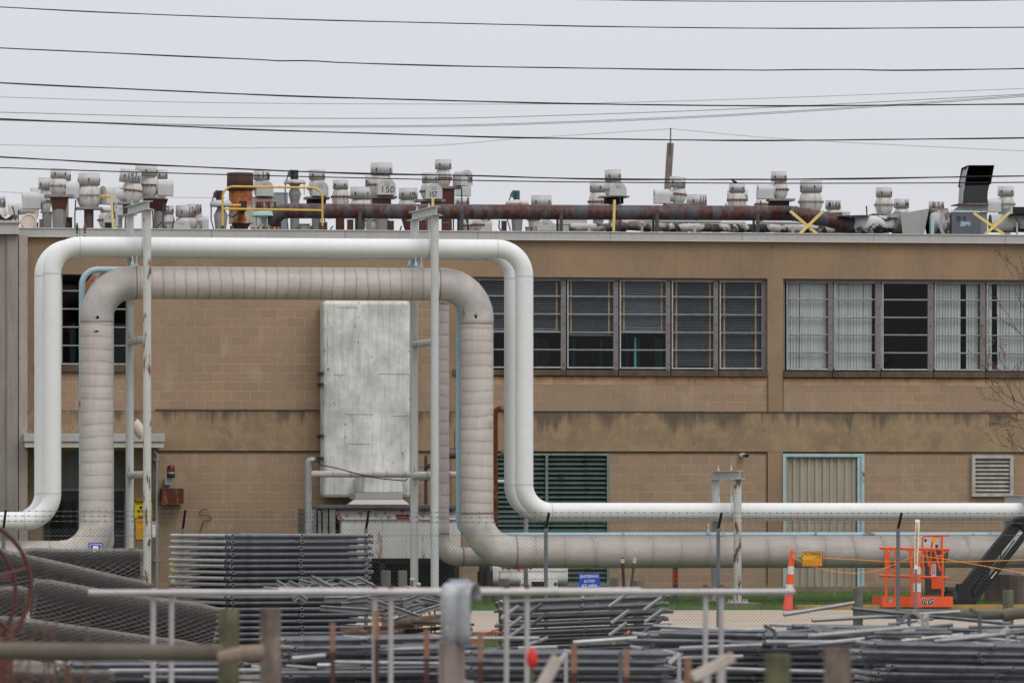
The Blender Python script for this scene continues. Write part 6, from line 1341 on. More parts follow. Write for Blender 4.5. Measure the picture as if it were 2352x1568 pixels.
q = MB(); q.tube([P(2289, 1312, YA - .12), P(2276, 1328, YA - .12)], .02, 8); q.build('ram_rod', plain('bright_chrome', (.7, .7, .7), .15, 1.0), t)
# the rest of the machine stands beyond the right edge
arm((2366, 1196), (2470, 1040), 24, .26, 'main_boom'); arm((2470, 1040), (2640, 1290), 30, .3, 'tower_boom')
q = MB(); q.box(X(2540, YA), X(2760, YA), YA - .7, YA + .8, Z(1345, YA, 2540), Z(1270, YA, 2540)); q.build('turret', m_or, t, bevel=.05)
q = MB(); q.box(X(2520, YA), X(2740, YA), YA - .8, YA + .9, Z(1385, YA, 2520), Z(1347, YA, 2520)); q.build('chassis', m_gry, t, bevel=.03)
for u_ in (2550, 2710):
    for y in (YA - 1.1, YA + .95): q = MB(); c = P(u_, 1372, y); q.tube([c, c + Vector((0, .3, 0))], .42, 24); q.build('wheel', m_sblk, t)

# ---------------------------------------------------------------- chain-link fence
YF = 109.6
m_fwire = plain('galvanised_wire', (.12, .125, .125), .55, .2, .2); m_fpost = weather('galvanised_post', (.20, .225, .235), (.13, .15, .16), .6, 4, rough=.5, metal=.3, kind='pos', bump=.05)
t = thing('chain_link_fence', 'grey chain-link fence with three strands of barbed wire across the yard', 'fence', (X(1176, YF), YF, ground_z(YF)))
zt_ = Z(1213, YF); zb_ = ground_z(YF) + .03; x0, x1 = X(-60, YF), X(2420, YF); dm = .0725
q = MB(); nw = int((x1 - x0) / (dm / 2)); nz = int((zt_ - zb_) / (dm / 2)); hw = .0024
for i in range(nw): # each wire zigzags down the height, woven with its neighbour
    xc = x0 + i * dm / 2; vs = []
    for j in range(nz + 1):
        xx = xc + (dm / 2 + .002 if (j + i) % 2 else -.002) ; z_ = zt_ - j * dm / 2; yy = YF + (.003 if j % 2 else -.003)
        vs += [(xx - hw, yy - hw, z_), (xx + hw, yy - hw, z_), (xx, yy + hw, z_)]
    fs = []
    for j in range(nz):
        for a in range(3): b = (a + 1) % 3; fs.append((3 * j + a, 3 * j + b, 3 * j + 3 + b, 3 * j + 3 + a))
    q.add(vs, fs)
    if i % 2: continue
    vs = [(xc - hw, YF, zt_), (xc + hw, YF, zt_), (xc, YF + hw, zt_), (xc - .03, YF - .01, zt_ + .035)]; q.add(vs, [(0, 1, 3), (1, 2, 3), (2, 0, 3)])
q.build('wire_mesh', m_fwire, t)
q = MB(); q.tube(densify([Vector((x0, YF - .004, zt_ - .13)), Vector((x1, YF - .004, zt_ - .13))], .8), .004, 5); q.build('tension_wire', m_fwire, t)
fps = [-395, 8, 420, 841, 1254, 1650, 2063, 2470]
for i, u_ in enumerate(fps):
    q = MB(); c = X(u_, YF + .04); q.tube([Vector((c, YF + .045, ground_z(YF) - .2)), Vector((c, YF + .045, zt_ + .0))], .036, 12)
    for j in range(6): q.tube([Vector((c, YF + .045, zt_ - .3 * (j + .5) - .01)), Vector((c, YF + .045, zt_ - .3 * (j + .5)))], .041, 12)
    q.build('post', m_fpost, t)
    q = MB(); lean = .22 if i % 2 else .05; q.beam(Vector((c, YF + .045, zt_)), Vector((c + .03, YF - .12, Z(1171 if i < 4 else 1177, YF))), .045, .02, (0, 1, 0)); q.build('barbed_arm', m_sblk, t)
# barbed strands
for k_, (va, vb) in enumerate(((1173, 1178.5), (1184, 1190), (1196, 1201))):
    q = MB(); yy = YF - .1 + .045 * k_; p_ = [P(-60, va, yy)]; q.tube(densify([P(-60, va, yy), P(1176, (va + vb) / 2 + .8, yy), P(2420, vb, yy)], 1), .0035, 5)
    rg = random.Random(k_); nb = int((x1 - x0) / .127)
    for j in range(nb):
        f = j / nb; u_ = -60 + 2480 * f + rg.uniform(-1.5, 1.5); c = P(u_, va + (vb - va) * f + .8 * (1 - abs(2 * f - 1)), yy)
        for a in (R(50), R(125)): d = Vector((math.cos(a), 0, math.sin(a))) * .024; q.tube([c - d, c + d], .0028, 4, caps=False)
        q.cbox(c, (.02, .012, .012))
    q.build('barbed_wire', m_sblk if 0 else m_fwire, t)

# ---------------------------------------------------------------- timber guard posts by the road
m_old = weather('old_grey_timber', (.15, .145, .12), (.085, .08, .065), .7, 3, rough=.95, kind='pos', bump=.5, streak=.9)
m_oldg = weather('mossy_timber', (.16, .155, .095), (.09, .09, .06), .7, 2, rough=.95, kind='pos', bump=.5, streak=.8)
def stub(u0, u1, vt, Y, label, mt=m_old, square=False):
    k = M(u0, Y); q = MB(); c = X((u0 + u1) / 2, Y); r_ = (u1 - u0) / 2 * k; zb2 = ground_z(Y) - .1
    if square: q.box(c - r_, c + r_, Y - r_, Y + r_, zb2, Z(vt, Y))
    else: q.tube([Vector((c, Y, zb2)), Vector((c, Y, Z(vt, Y)))], r_, 18)
    o = tag(q.build('timber_post', mt, bevel=.012), label, 'post', 'timber guard posts'); return o
stub(877, 896.5, 1309, 112.2, 'short square timber post left of the left-centre support', square=True); stub(915, 934, 1309, 112.2, 'short square timber post nearest the right-hand support tube', square=True)
stub(1145, 1169, 1328, 112.2, 'timber stub in front of the heater burner'); stub(1401, 1421, 1327, 112.2, 'timber stub just right of the blue area sign'); stub(1454, 1478, 1334, 112.2, 'timber stub behind the capped dark stake')
stub(1959, 1982, 1352, 111.2, 'round timber guard post standing at the left end of the log rail'); stub(2303, 2328, 1356, 111.0, 'round mossy guard post joining two log rails at the right', m_oldg)
q = MB(); q.tube([P(1979, 1408, 110.9), P(2180, 1410, 110.9), P(2303, 1411, 110.9)], 11.5 * M(2100, 111), 16); tag(q.build('log_rail', m_old), 'dark log rail lying low in front of the lift basket', 'log rail')
q = MB(); q.tube([P(2306, 1411, 110.7), P(2420, 1398, 110.4)], 14 * M(2350, 111), 18); tag(q.build('log_rail', weather('brown_log', (.22, .17, .12), (.12, .095, .07), .7, 3, rough=.95, kind='pos', bump=.5)), 'brown log rail running out at the right edge', 'log rail')
for (u0, v0, u1, v1, r_, mt, capm, lb_) in ((1433, 1352, 1429.5, 1280, .030, plain('maroon_pipe', (.045, .018, .018), .6), 1, 'upright maroon stake with a cream collar near the blue sign'), (1449, 1352, 1458, 1281, .026, plain('charcoal_pipe', (.05, .05, .045), .6), 1, 'leaning charcoal stake with a cream cap near the blue sign')):
    Y = 113.2; t = thing('marker_stake', lb_, 'stake', P(u0, v0, Y)); d = (P(u1, v1, Y) - P(u0, v0, Y)); q = MB(); a = P(u0, v0, Y) - d * .9; q.tube([a, P(u1, v1, Y)], r_, 10); q.build('pipe', mt, t)
    q = MB(); e_ = P(u1, v1, Y); dd = d.normalized(); q.tube([e_ - dd * .10, e_ - dd * .02 if mt.name.startswith('mar') else e_ + dd * .01], r_ * 1.25, 12); q.build('cream_cap', plain('cream_tape', (.62, .50, .33), .6), t)
q = MB(); q.tube([P(1446.5, 1380, 113.3), P(1447, 1330, 113.3)], .032, 10); tag(q.build('marker_stake', plain('pale_peg', (.55, .45, .32), .7)), 'short pale peg between the two dark stakes', 'stake')
for u_, v_, lb_ in ((1022, 1332, 'pale green capped stake just right of the clean support post base'), (861, 1335, 'second'),): 
    pass
m_mint = plain('mint_cap', (.42, .50, .36), .6)
def capst(u_, vt, vb, lean, label, Y=111.8, mt=None):
    t = thing('capped_stake', label, 'stake', P(u_, vb, Y)); q = MB(); q.tube([P(u_ - lean, vb, Y), P(u_, vt + 4, Y)], .02, 8); q.build('rod', mt or m_rust, t); q = MB(); k = M(u_, Y); c = P(u_, vt + 7, Y); q.lathe([(.0, 8 * k), (5 * k, 7.4 * k), (5.4 * k, 2 * k), (4.6 * k, 0), (0, 0)], (c.x, c.y, c.z - 2 * k), 14); q.build('plastic_cap', m_mint, t)
capst(947, 1325, 1440, 3, 'mint capped rusty rod beside the left foot of the right support'); capst(961, 1336, 1440, -8, 'second mint capped rod leaning right of the first'); capst(1256, 1322, 1440, 0, 'mint cap beside the fence post near the heater')
t = thing('capped_stake', 'rusty yellow stake with a mint cap left of the panel stack', 'stake', P(402, 1350, 108)); q = MB(); q.beam(P(404, 1400, 108), P(393, 1290, 108), .05, .05); q.build('rod', weather('yellow_rust', (.60, .42, .03), (.40, .25, .03), .6, 6, (.10, .03, .015), .55, 4, rough=.8, kind='pos'), t); q = MB(); q.tube([P(397, 1335, 107.9), P(397, 1324, 107.9)], .042, 14); q.build('plastic_cap', m_mint, t)

# ---------------------------------------------------------------- bare tree at the right
YT = 122; m_bark = plain('grey_brown_bark', (.10, .075, .062), .9); m_bud = plain('dark_red_bud', (.13, .045, .035), .7)
t = thing('bare_tree', 'leafless young tree with dark red buds reaching in from the right', 'tree', P(2450, 1400, YT))
tk = MB(); br = MB(); bd = MB(); rg = random.Random(12); k = M(2352, YT)
tk.tube([P(2455, 1420, YT), P(2445, 1180, YT), P(2425, 1000, YT), P(2405, 820, YT), P(2392, 650, YT), P(2385, 520, YT)], [.09, .075, .06, .04, .02, .008], 10); tk.build('trunk', m_bark, t)
def grow(p, d, L, r_, dep):
    pts = [p]; n = 5
    for i in range(n):
        d = (d + Vector((rg.uniform(-.16, .16), rg.uniform(-.14, .14), rg.uniform(-.06, .16)))).normalized(); p = p + d * L / n; pts.append(p)
        if dep > 0 and i >= 1 and rg.random() < .8:
            s_ = d.cross(Vector((0, 1, 0))) * rg.choice((-1, 1)); nd = (d + s_ * rg.uniform(.4, .9) + Vector((0, rg.uniform(-.4, .4), .15))).normalized(); grow(p, nd, L * rg.uniform(.38, .62), r_ * .6, dep - 1)
        if dep <= 1 and rg.random() < .75: bd.lathe([(0, -.010), (.009, 0), (.007, .010), (0, .016)], p + Vector((rg.uniform(-.02, .02), 0, rg.uniform(0, .02))), 5)
    br.tube(pts, [r_ * (1 - .75 * i / n) for i in range(n + 1)], 5)
    bd.lathe([(0, -.010), (.010, 0), (.008, .012), (0, .02)], p, 5)
for (u0, v0), (u1, v1), L in (((2430, 1040), (2300, 900), 1.35), ((2415, 900), (2300, 690), 1.7), ((2440, 1120), (2290, 960), 1.4), ((2420, 960), (2270, 880), 1.45), ((2400, 780), (2345, 620), 1.3), ((2395, 700), (2430, 560), 1.2), ((2425, 1000), (2540, 800), 1.8), ((2412, 880), (2500, 700), 1.5), ((2440, 1140), (2560, 980), 1.4)):
    a = P(u0, v0, YT); d = (P(u1, v1, YT) - a).normalized(); grow(a, d, L, .017, 3)
br.build('branches', m_bark, t); bd.build('buds', m_bud, t)

# ---------------------------------------------------------------- storage yard, nearer the camera
m_coil = weather('weathered_mesh_wire', (.275, .26, .25), (.15, .137, .128), .7, 2.5, (.16, .08, .045), .22, 3, rough=.6, metal=.2, bump=0)
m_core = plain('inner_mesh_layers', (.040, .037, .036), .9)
def roll(label, u0, v0, u1, v1, rU, Y0, Y1, cell=.085, sag=.035):
    a, b = P(u0, v0, Y0), P(u1, v1, Y1); r_ = rU * M((u0 + u1) / 2, (Y0 + Y1) / 2); d = (b - a); L = d.length; d.normalize(); s_ = d.cross(Vector((0, 0, 1))).normalized(); up = s_.cross(d)
    t = thing('mesh_roll', label, 'wire mesh roll', a - Vector((0, 0, r_)), 'rolls of chain-link fabric')
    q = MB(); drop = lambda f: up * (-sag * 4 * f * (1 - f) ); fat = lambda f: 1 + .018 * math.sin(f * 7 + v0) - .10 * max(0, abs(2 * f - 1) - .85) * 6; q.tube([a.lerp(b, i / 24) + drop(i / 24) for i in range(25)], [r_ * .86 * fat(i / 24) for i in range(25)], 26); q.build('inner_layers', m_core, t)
    q = MB(); hw = .0060; rg = random.Random(int(u1))
    for lay, rr in ((0, r_), (1, r_ * .93)):
        nr = int(L / cell); mm = 2 * max(8, int(2 * math.pi * rr / cell))
        for i in range(nr + 1):
            base_ = a + d * (L * i / nr) + drop(i / nr); ff = fat(i / nr); vs = []
            for j in range(mm):
                an = 2 * math.pi * (j + lay * .5) / mm; off = (cell / 2) * (1 if (j + i) % 2 else -1) * 1.02; wob = ff * (1 + .025 * math.sin(3 * an + i * .13))
                c = base_ + d * (off + lay * .02) + (up * math.cos(an) + s_ * math.sin(an)) * rr * wob; n_ = (up * math.cos(an) + s_ * math.sin(an))
                vs += [c + d * hw, c - d * hw, c + n_ * hw * 1.3]
            fs = []
            for j in range(mm):
                j2 = (j + 1) % mm
                for k_ in range(3): b_ = (k_ + 1) % 3; fs.append((3 * j + k_, 3 * j + b_, 3 * j2 + b_, 3 * j2 + k_))
            q.add(vs, fs)
    q.build('wire_coil', m_coil, t); return t
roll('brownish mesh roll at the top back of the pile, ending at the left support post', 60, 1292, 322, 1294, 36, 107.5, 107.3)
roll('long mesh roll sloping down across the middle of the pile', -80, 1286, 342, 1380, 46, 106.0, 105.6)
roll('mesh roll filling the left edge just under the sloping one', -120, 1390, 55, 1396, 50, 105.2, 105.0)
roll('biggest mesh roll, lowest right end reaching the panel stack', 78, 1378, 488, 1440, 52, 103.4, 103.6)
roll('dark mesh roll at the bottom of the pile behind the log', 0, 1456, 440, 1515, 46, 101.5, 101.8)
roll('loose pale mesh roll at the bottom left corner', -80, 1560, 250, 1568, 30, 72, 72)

m_tube = weather('dull_and_shaded_zinc_tube', (.135, .14, .155), (.06, .064, .075), .7, 5, (.12, .06, .035), .12, 3, rough=.42, metal=.45, bump=.03, streak=.2)  # darker zinc; on the panels' long rails it paints in their shaded side
m_tubel = weather('bright_and_lit_zinc_tube', (.38, .38, .375), (.21, .21, .215), .6, 4, (.25, .15, .08), .08, 6, rough=.38, metal=.45, bump=.03, streak=.2)  # lighter zinc; on the panels' cross rails it paints in their lit side
m_tubem = weather('mid_zinc_tube', (.31, .31, .315), (.13, .135, .14), .6, 4, (.25, .15, .08), .1, 6, rough=.42, metal=.4, bump=.03, streak=.2)
m_inf = plain('infill_wire', (.07, .072, .08), .6, .2)
ORD = ('first second third fourth fifth sixth seventh eighth ninth tenth eleventh twelfth thirteenth fourteenth fifteenth sixteenth seventeenth eighteenth nineteenth twentieth'.split() + ['twenty-' + w_ for w_ in 'first second third fourth fifth sixth seventh eighth ninth'.split()] + ['thirtieth'] + ['thirty-' + w_ for w_ in 'first second third fourth fifth'.split()])
def panel_proto(L, W, r_, nrail, label, loc, group, mt):
    t = thing('fence_panel', label, 'fence panel', loc, group); q = MB(); L0 = Vector(loc)
    for i in range(nrail): y = W * i / (nrail - 1); q.hollow(L0 + Vector((-.10 if i == 0 else .03, y, 0)), L0 + Vector((L + .10, y, 0)), r_, r_ * .22, 10)
    for i in range(6): q.beam(L0 + Vector((.1, W * (i + .6) / 7, -r_ * (1.1 + .35 * (i % 3)))), L0 + Vector((L - .1, W * (i + .6) / 7, -r_ * (1.1 + .35 * (i % 3)))), .04, r_ * .9)
    q.build('long_rail', mt, t); q = MB()
    for x_ in (-.02, L * .5, L): q.hollow(L0 + Vector((x_, -.09, .006)), L0 + Vector((x_, W + .09, .006)), r_ * .92, r_ * .22, 10)
    q.build('cross_rail', m_tubel, t); q = MB(); n = int(L / .10)
    for i in range(n): x_ = L * (i + .5) / n; q.add([L0 + Vector((x_ - .003, 0, r_ * .3)), L0 + Vector((x_ + .003, 0, r_ * .3)), L0 + Vector((x_ + .10, W, r_ * .3)), L0 + Vector((x_ + .094, W, r_ * .3))], [(0, 1, 2, 3)]); q.add([L0 + Vector((x_ + .10, 0, r_ * .25)), L0 + Vector((x_ + .106, 0, r_ * .25)), L0 + Vector((x_ + .003, W, r_ * .25)), L0 + Vector((x_ - .003, W, r_ * .25))], [(0, 1, 2, 3)])
    q.build('wire_infill', m_inf, t); return t
def stack(label, group, u0, vtop, Y, yaw, L, W, r_, sp, n, nrail=4, jit=.02, jy=.6, tilt=0, pitch=0, mt=None):
    a = P(u0, vtop, Y); a.z -= r_; t = panel_proto(L, W, r_, nrail, 'topmost ' + label, a, group, mt or m_tube); t.rotation_euler = (R(pitch), R(tilt), R(yaw)); rg = random.Random(int(u0 + vtop)); o = [t]
    for i in range(1, n):
        z_ = a.z - sp * i
        if z_ < ground_z(Y) + r_ + .02: break
        o.append(dup(t, (a.x + rg.uniform(-jit, jit), a.y + rg.uniform(-jit, jit), z_ + rg.uniform(-.006, .006)), R(yaw + rg.uniform(-jy, jy)), label=ORD[i] + ' from the top, ' + label, ry=R(tilt + rg.uniform(-.12, .12))))
    return o
stack('galvanised panel in the tall tidy stack behind the long rail', 'panels in the tall tidy stack', 531, 1226, 104.2, 20, 2.62, 2.25, .037, .105, 30, 4, .022, .5)
stack('galvanised panel in the slanting stack with stepped tube ends', 'panels in the slanting centre stack', 1152, 1380, 100.2, -9, 2.7, 1.7, .030, .125, 14, 4, .07, 1.6, tilt=-2.2)
stack('galvanised panel in the wide blurred stack right of centre', 'panels in the wide bottom stack', 1490, 1455, 86, -3, 3.3, 1.6, .030, .10, 16, 4, .15, 2.6, tilt=.2)
stack('galvanised panel in the untidy stack below the lift basket', 'panels in the untidy right stack', 1860, 1435, 92, 7, 3.6, 1.8, .030, .105, 16, 4, .22, 4.5, tilt=1.4)
stack('galvanised panel in the blurred bottom right corner stack', 'panels in the bottom right corner stack', 2010, 1475, 80, -4, 3.2, 1.5, .030, .095, 14, 4, .22, 4.5, tilt=1.0)
stack('galvanised panel in the stack left of the guardrail end', 'panels in the stack left of the guardrail end', 655, 1466, 84, 4, 2.35, 1.7, .030, .10, 14, 4, .16, 3.0, tilt=-.6)
stack('galvanised panel in the stack right of the guardrail end', 'panels in the stack right of the guardrail end', 1085, 1495, 80, -5, 2.7, 1.6, .030, .10, 12, 4, .16, 3.2, tilt=.4)
stack('galvanised panel in the low stack under the log', 'panels in the low bottom left stack', 165, 1522, 82, 3, 2.3, 1.5, .030, .10, 10, 4, .08, 1.5)
def sp_(u, v, Y, th, phi, L, r_, mt, name='loose_tube', label='', cat='tube', group=None):
    a = P(u, v, Y); d = Vector((math.cos(R(th)) * math.cos(R(phi)), math.sin(R(th)), math.cos(R(th)) * 0 + math.sin(R(phi)) * math.cos(R(th)))).normalized(); q = MB(); q.hollow(a, a + d * L, r_, r_ * .2, 12); return tag(q.build(name, mt), label, cat, group)
rg = random.Random(31)
TUBES = ((1800, 1411, 93, 4, 9, 1.15), (1958, 1397, 93, 6, -5.5, 2.6), (1865, 1424, 93, 4, 3, 2.4), (1820, 1437, 92, 3, -2, 1.9), (2045, 1452, 90, -10, -22, .85), (2178, 1444, 90, 5, -3, 1.6), (2170, 1458, 90, 0, -5, 1.3), (2060, 1475, 89, 3, -17, 1.2), (2112, 1487, 88, 0, -8, 1.1), (2080, 1498, 88, 2, 1, 1.3),
                                             (2120, 1515, 84, 0, 2, 1.5), (1905, 1505, 84, 4, -9, 1.2), (1500, 1437, 87, 3, -3, 1.4), (1520, 1450, 86, 0, 0, 1.5), (1560, 1488, 85, 2, 2, 1.2), (1440, 1470, 85, 3, -1, 1.5), (1480, 1512, 84, 0, 1, 1.4), (1420, 1500, 84, -3, 3, 1.3), (1000, 1466, 86, 0, 0, 1.5), (700, 1472, 85, 2, -1, 1.4),
                                             (820, 1492, 84, 0, 1, 1.6), (900, 1512, 83, 3, 0, 1.6), (760, 1520, 83, 0, -1, 1.8), (180, 1512, 83, 3, 1, 1.9), (250, 1540, 80, 0, 0, 2.2), (330, 1555, 79, 2, -1, 1.8), (1150, 1520, 82, 0, 0, 1.9), (1250, 1545, 81, 2, 1, 1.8), (1650, 1535, 82, 0, -2, 1.9), (2240, 1530, 83, 0, 2, 1.2), (2050, 1545, 82, 0, 1, 2), (600, 1545, 81, 1, 0, 2.2))
LT = [q_[0] for q_ in TUBES]
for i, (u_, v_, Y, th, phi, L) in enumerate(TUBES):
    sp_(u_, v_, Y, th, phi, L, .030, m_tubem if i % 2 == 0 else m_tube, label='loose tube resting on the yard stacks, ' + ORD[sorted(LT).index(u_)] + ' counting tube starts from the left', group='loose tubes on the stacks')
for i, (u_, v_, mt) in enumerate(((1212, 1480, m_tubel), (1400, 1392, m_tubel), (1405, 1430, m_tubel), (1400, 1458, m_tubel), (1408, 1478, m_rust), (1152, 1420, m_tubel), (1160, 1445, m_tubel), (1165, 1466, m_tubel), (1205, 1415, m_tube), (1210, 1442, m_tube), (1480, 1400, m_tubel), (1482, 1428, m_tubel), (1478, 1452, m_tube))):
    sp_(u_, v_, 98.6 if mt is not m_rust else 98.2, -20, 38 if i != 0 else 20, .36, .030, mt, label='short open ended tube stub poking from the slanting centre stack' if mt is not m_rust else 'rusty short tube stub poking from the slanting centre stack', name='tube_stub', group='tube stubs on the slanting stack' if mt is not m_rust else None)
rg = random.Random(91)
for i in range(46):
    u_ = rg.uniform(1480, 2360) if i < 34 else rg.uniform(640, 1500); v_ = (rg.uniform(1432, 1485) if u_ > 1830 else rg.uniform(1452, 1500)) if i < 34 else rg.uniform(1475, 1530); Y = rg.uniform(80, 90)
    sp_(u_, v_, Y, rg.uniform(-14, 14), rg.choice((-1, 1)) * rg.uniform(0, 7) if u_ > 1830 else rg.uniform(-5, 5), rg.uniform(.35, 1.5), rg.choice((.022, .028, .034)), rg.choice((m_tube, m_tube, m_tubem, m_tubel)), name='scrap_tube', label='odd length of scrap tube lying crosswise in the blurred yard tangle', group='scrap tubes in the blurred tangle')
BR = [2020, 2088, 2130, 2250, 2315, 2360, 1885, 1990, 1560, 1425, 1300, 1780, 2120, 1950]
def bracket(u, v, Y, h, ang, i, flip=1):
    q = MB(); a = P(u, v, Y); q.beam(a, a + Vector((0, 0, -h)), .055, .012, (0, 1, 0)); q.beam(a + Vector((flip * .005, 0, 0)), a + Vector((-flip * .19 * math.cos(ang), -.05, .19 * math.sin(ang))), .055, .012, (0, 1, 0)); return tag(q.build('hooked_bracket', m_tube if i % 2 else m_tubel, bevel=.003), ORD[sorted(BR).index(u)] + ' from the left of the bent steel brackets hooked over the stacks', 'bracket', 'hooked brackets on the stacks')
for i, (u_, v_, Y, h, an, fl) in enumerate(((2020, 1452, 88, .25, -.6, 1), (2088, 1408, 88, .24, -.7, 1), (2130, 1410, 88, .2, -.7, 1), (2250, 1412, 87, .35, .5, 1), (2315, 1440, 84, .6, -.7, 1), (2360, 1460, 84, .6, -.7, 1), (1885, 1450, 86, .35, .5, 1), (1990, 1475, 82, .5, -.8, 1), (1560, 1500, 78, .5, -.7, 1), (1425, 1495, 79, .5, -.7, -1), (1300, 1498, 79, .55, -.8, 1), (1780, 1450, 84, .25, .5, 1), (2120, 1420, 86, .3, .6, 1), (1950, 1450, 86, .5, -.7, 1))): bracket(u_, v_, Y, h, an, i, fl)
# crumpled strips and timbers between the stacks
m_scrap = weather('crumpled_zinc', (.30, .305, .315), (.16, .165, .175), .7, 6, (.22, .12, .07), .12, 6, rough=.5, metal=.3, bump=.2)
m_board = weather('rotten_brown_board', (.19, .125, .085), (.07, .05, .04), .8, 4, (.30, .24, .19), .3, 4, rough=.95, bump=.4, streak=0)
m_dboard = weather('charred_dark_board', (.05, .042, .038), (.03, .026, .025), .8, 4, rough=.95, bump=.3)
rg = random.Random(77)
for i in range(34):
    u_ = rg.uniform(640, 850) if i < 15 else rg.uniform(800, 985); v_ = rg.uniform(1326, 1354) if i < 15 else rg.uniform(1355, 1412); Y = rg.uniform(97, 99.5)
    if i < 15: v_ = 1352 - (u_ - 640) / 210 * 20 + rg.uniform(-6, 8)
    a = P(u_, v_, Y); an = rg.uniform(-.35, .35) if i > 14 else rg.uniform(-.6, .75); L = rg.uniform(.35, 1.1) if i > 14 else rg.uniform(.25, .6)
    q = MB(); d = Vector((math.cos(an), rg.uniform(-.3, .3), math.sin(an))).normalized(); q.beam(a - d * L / 2, a + d * L / 2, .07, .012, (rg.uniform(-.5, .5), .6, 1)); q.beam(a - d * L / 2 + Vector((0, .03, -.03)), a + d * L / 2 + Vector((0, .03, -.03)), .012, .06)
    tag(q.build('scrap_strip', m_scrap), 'bent grey scrap strip in the tangle right of the tall panel stack', 'metal strip', 'scrap strips beside the tall stack')
for i in range(20):
    u_ = rg.uniform(860, 1025); v_ = 1395 + rg.uniform(0, 70); Y = rg.uniform(98, 101); a = P(u_, v_, Y); an = rg.uniform(-.2, .3); L = rg.uniform(.6, 1.5); q = MB(); d = Vector((math.cos(an), rg.uniform(-.5, .5), math.sin(an) * .6)).normalized()
    q.beam(a - d * L / 2, a + d * L / 2, rg.uniform(.06, .14), rg.uniform(.035, .07)); dk = i % 3 == 0; tag(q.build('timber_board', m_dboard if dk else m_board, bevel=.004), 'charred dark board in the heap behind the guardrail end' if dk else 'rotten brown board in the heap behind the guardrail end', 'board', 'charred boards in the heap' if dk else 'brown boards in the heap')
q = MB(); rg = random.Random(5); vs = []; n = 16
a0 = P(700, 1440, 97); 
for i in range(n):
    for j in range(6): vs.append((a0.x + 2.6 * i / (n - 1), 96 + 1.0 * j, -1.1 + .62 * math.sin(math.pi * min(1, (i + 2) / n)) ** .5 + rg.uniform(-.05, .07) - .1 * abs(j - 2)))
q.add(vs, [(i * 6 + j, (i + 1) * 6 + j, (i + 1) * 6 + j + 1, i * 6 + j + 1) for i in range(n - 1) for j in range(5)], False); struct(q.build('rubble_mound', weather('dark_rubble', (.07, .06, .052), (.035, .03, .028), .8, 8, (.16, .10, .07), .4, 6, rough=.95, bump=.6), at=(0, 0, 0)), 'stuff')
for i, (u0, v0, u1, v1) in enumerate(((943, 1362, 950, 1424), (954, 1360, 962, 1424), (972, 1366, 991, 1420), (998, 1386, 999, 1415), (1008, 1384, 1022, 1410), (1130, 1362, 1150, 1412))):
    q = MB(); pts = densify([P(u0, v0, 100.5), P(u1, v1, 100.5)], .03); q.tube(pts, [.012 if k_ % 2 else .019 for k_ in range(len(pts))], 6); q.tube([pts[-1], Vector((pts[-1].x, pts[-1].y, -1.1))], .013, 6)
    tag(q.build('rebar', m_stkr), ('first', 'second', 'third', 'fourth, shortest', 'fifth', 'separate golden')[i] + ' ribbed rusty bar from the left, sticking up behind the board heap', 'rebar', 'ribbed bars behind the heap')
q = MB(); rg = random.Random(6); m_net = plain('orange_netting', (.72, .10, .04), .6)
for i in range(9):
    q.tube([P(1085 + i * 8, 1478 - i * 1.5, 101), P(1085 + i * 8 + rg.uniform(-3, 3), 1462 - i * 2.6, 101.2)], .006, 4)
q.tube([P(1080, 1466, 101.2), P(1105, 1456, 101.2), P(1155, 1442, 101.2)], .014, 5); q.tube([P(1082, 1474, 101), P(1155, 1456, 101)], .007, 4); q.tube([P(1082, 1480, 101), P(1155, 1466, 101)], .007, 4); tag(q.build('safety_netting', m_net), 'scrap of orange red safety netting lying in the grass right of the guardrail end', 'netting')

# long blurred rail rack in front
YR = 68.5; t = thing('rail_rack', 'long pale metal rail on paired legs crossing the foreground', 'rack', P(1000, 1560, YR)); m_rk = weather('pale_aluminium_rail', (.42, .40, .395), (.30, .285, .28), .6, 2, rough=.45, metal=.2, kind='pos', bump=.03)
q = MB(); q.tube([P(203, 1360.5, YR), P(1825, 1358.5, YR)], .036, 16); q.build('rail', m_rk, t)
q = MB(); q.tube([P(640, 1354, YR + .5), P(1470, 1353, YR + .5)], .024, 12); q.build('rear_rail', m_rk, t)
for u_ in (352, 394, 861, 898, 1164, 1211, 1621, 1657):
    q = MB(); q.tube([P(u_, 1346, YR + .07), Vector((X(u_, YR), YR + .07, -1.3))], .030, 12); q.build('leg', m_rk, t); q = MB(); q.tube([P(u_, 1349, YR + .07), P(u_, 1343, YR + .07)], .034, 12); q.build('rust_cap', m_stkr, t)
# bent guardrail terminal on its post
YG = 62.5; t = thing('guardrail_end', 'curled galvanised guardrail end on a timber post in the foreground', 'guardrail end', P(1037, 1568, YG)); k = M(1037, YG)
m_gr = weather('mottled_zinc_sheet', (.42, .43, .445), (.20, .215, .23), .9, 3.0, rough=.45, metal=.35, kind='pos', bump=.08, streak=.5)
path = [(0, 1478), (0, 1450), (0, 1420), (0, 1395)] ; pr = [(.02, Z(1482, YG)), (.0, Z(1455, YG)), (-.012, Z(1425, YG)), (-.012, Z(1395, YG))]
zc_ = Z(1372, YG); rr = Z(1338, YG) - zc_
for i in range(13): a = math.pi * (i / 12) * 1.08; pr.append((-.012 + rr * 1.15 * (1 - math.cos(a)), zc_ + rr * math.sin(a)))
wds = [-.165, -.12, -.07, -.02, .02, .07, .12, .165]; cor = [.0, .02, .024, -.012, -.012, .024, .02, 0]; rot = Matrix.Rotation(R(-27), 3, 'Z'); c0 = Vector((X(1047, YG), YG, 0)); vs = []
for (y_, z_) in pr:
    for w_, cr in zip(wds, cor): p_ = rot @ Vector((w_, y_ - cr, 0)); vs.append((c0.x + p_.x, c0.y + p_.y, z_))
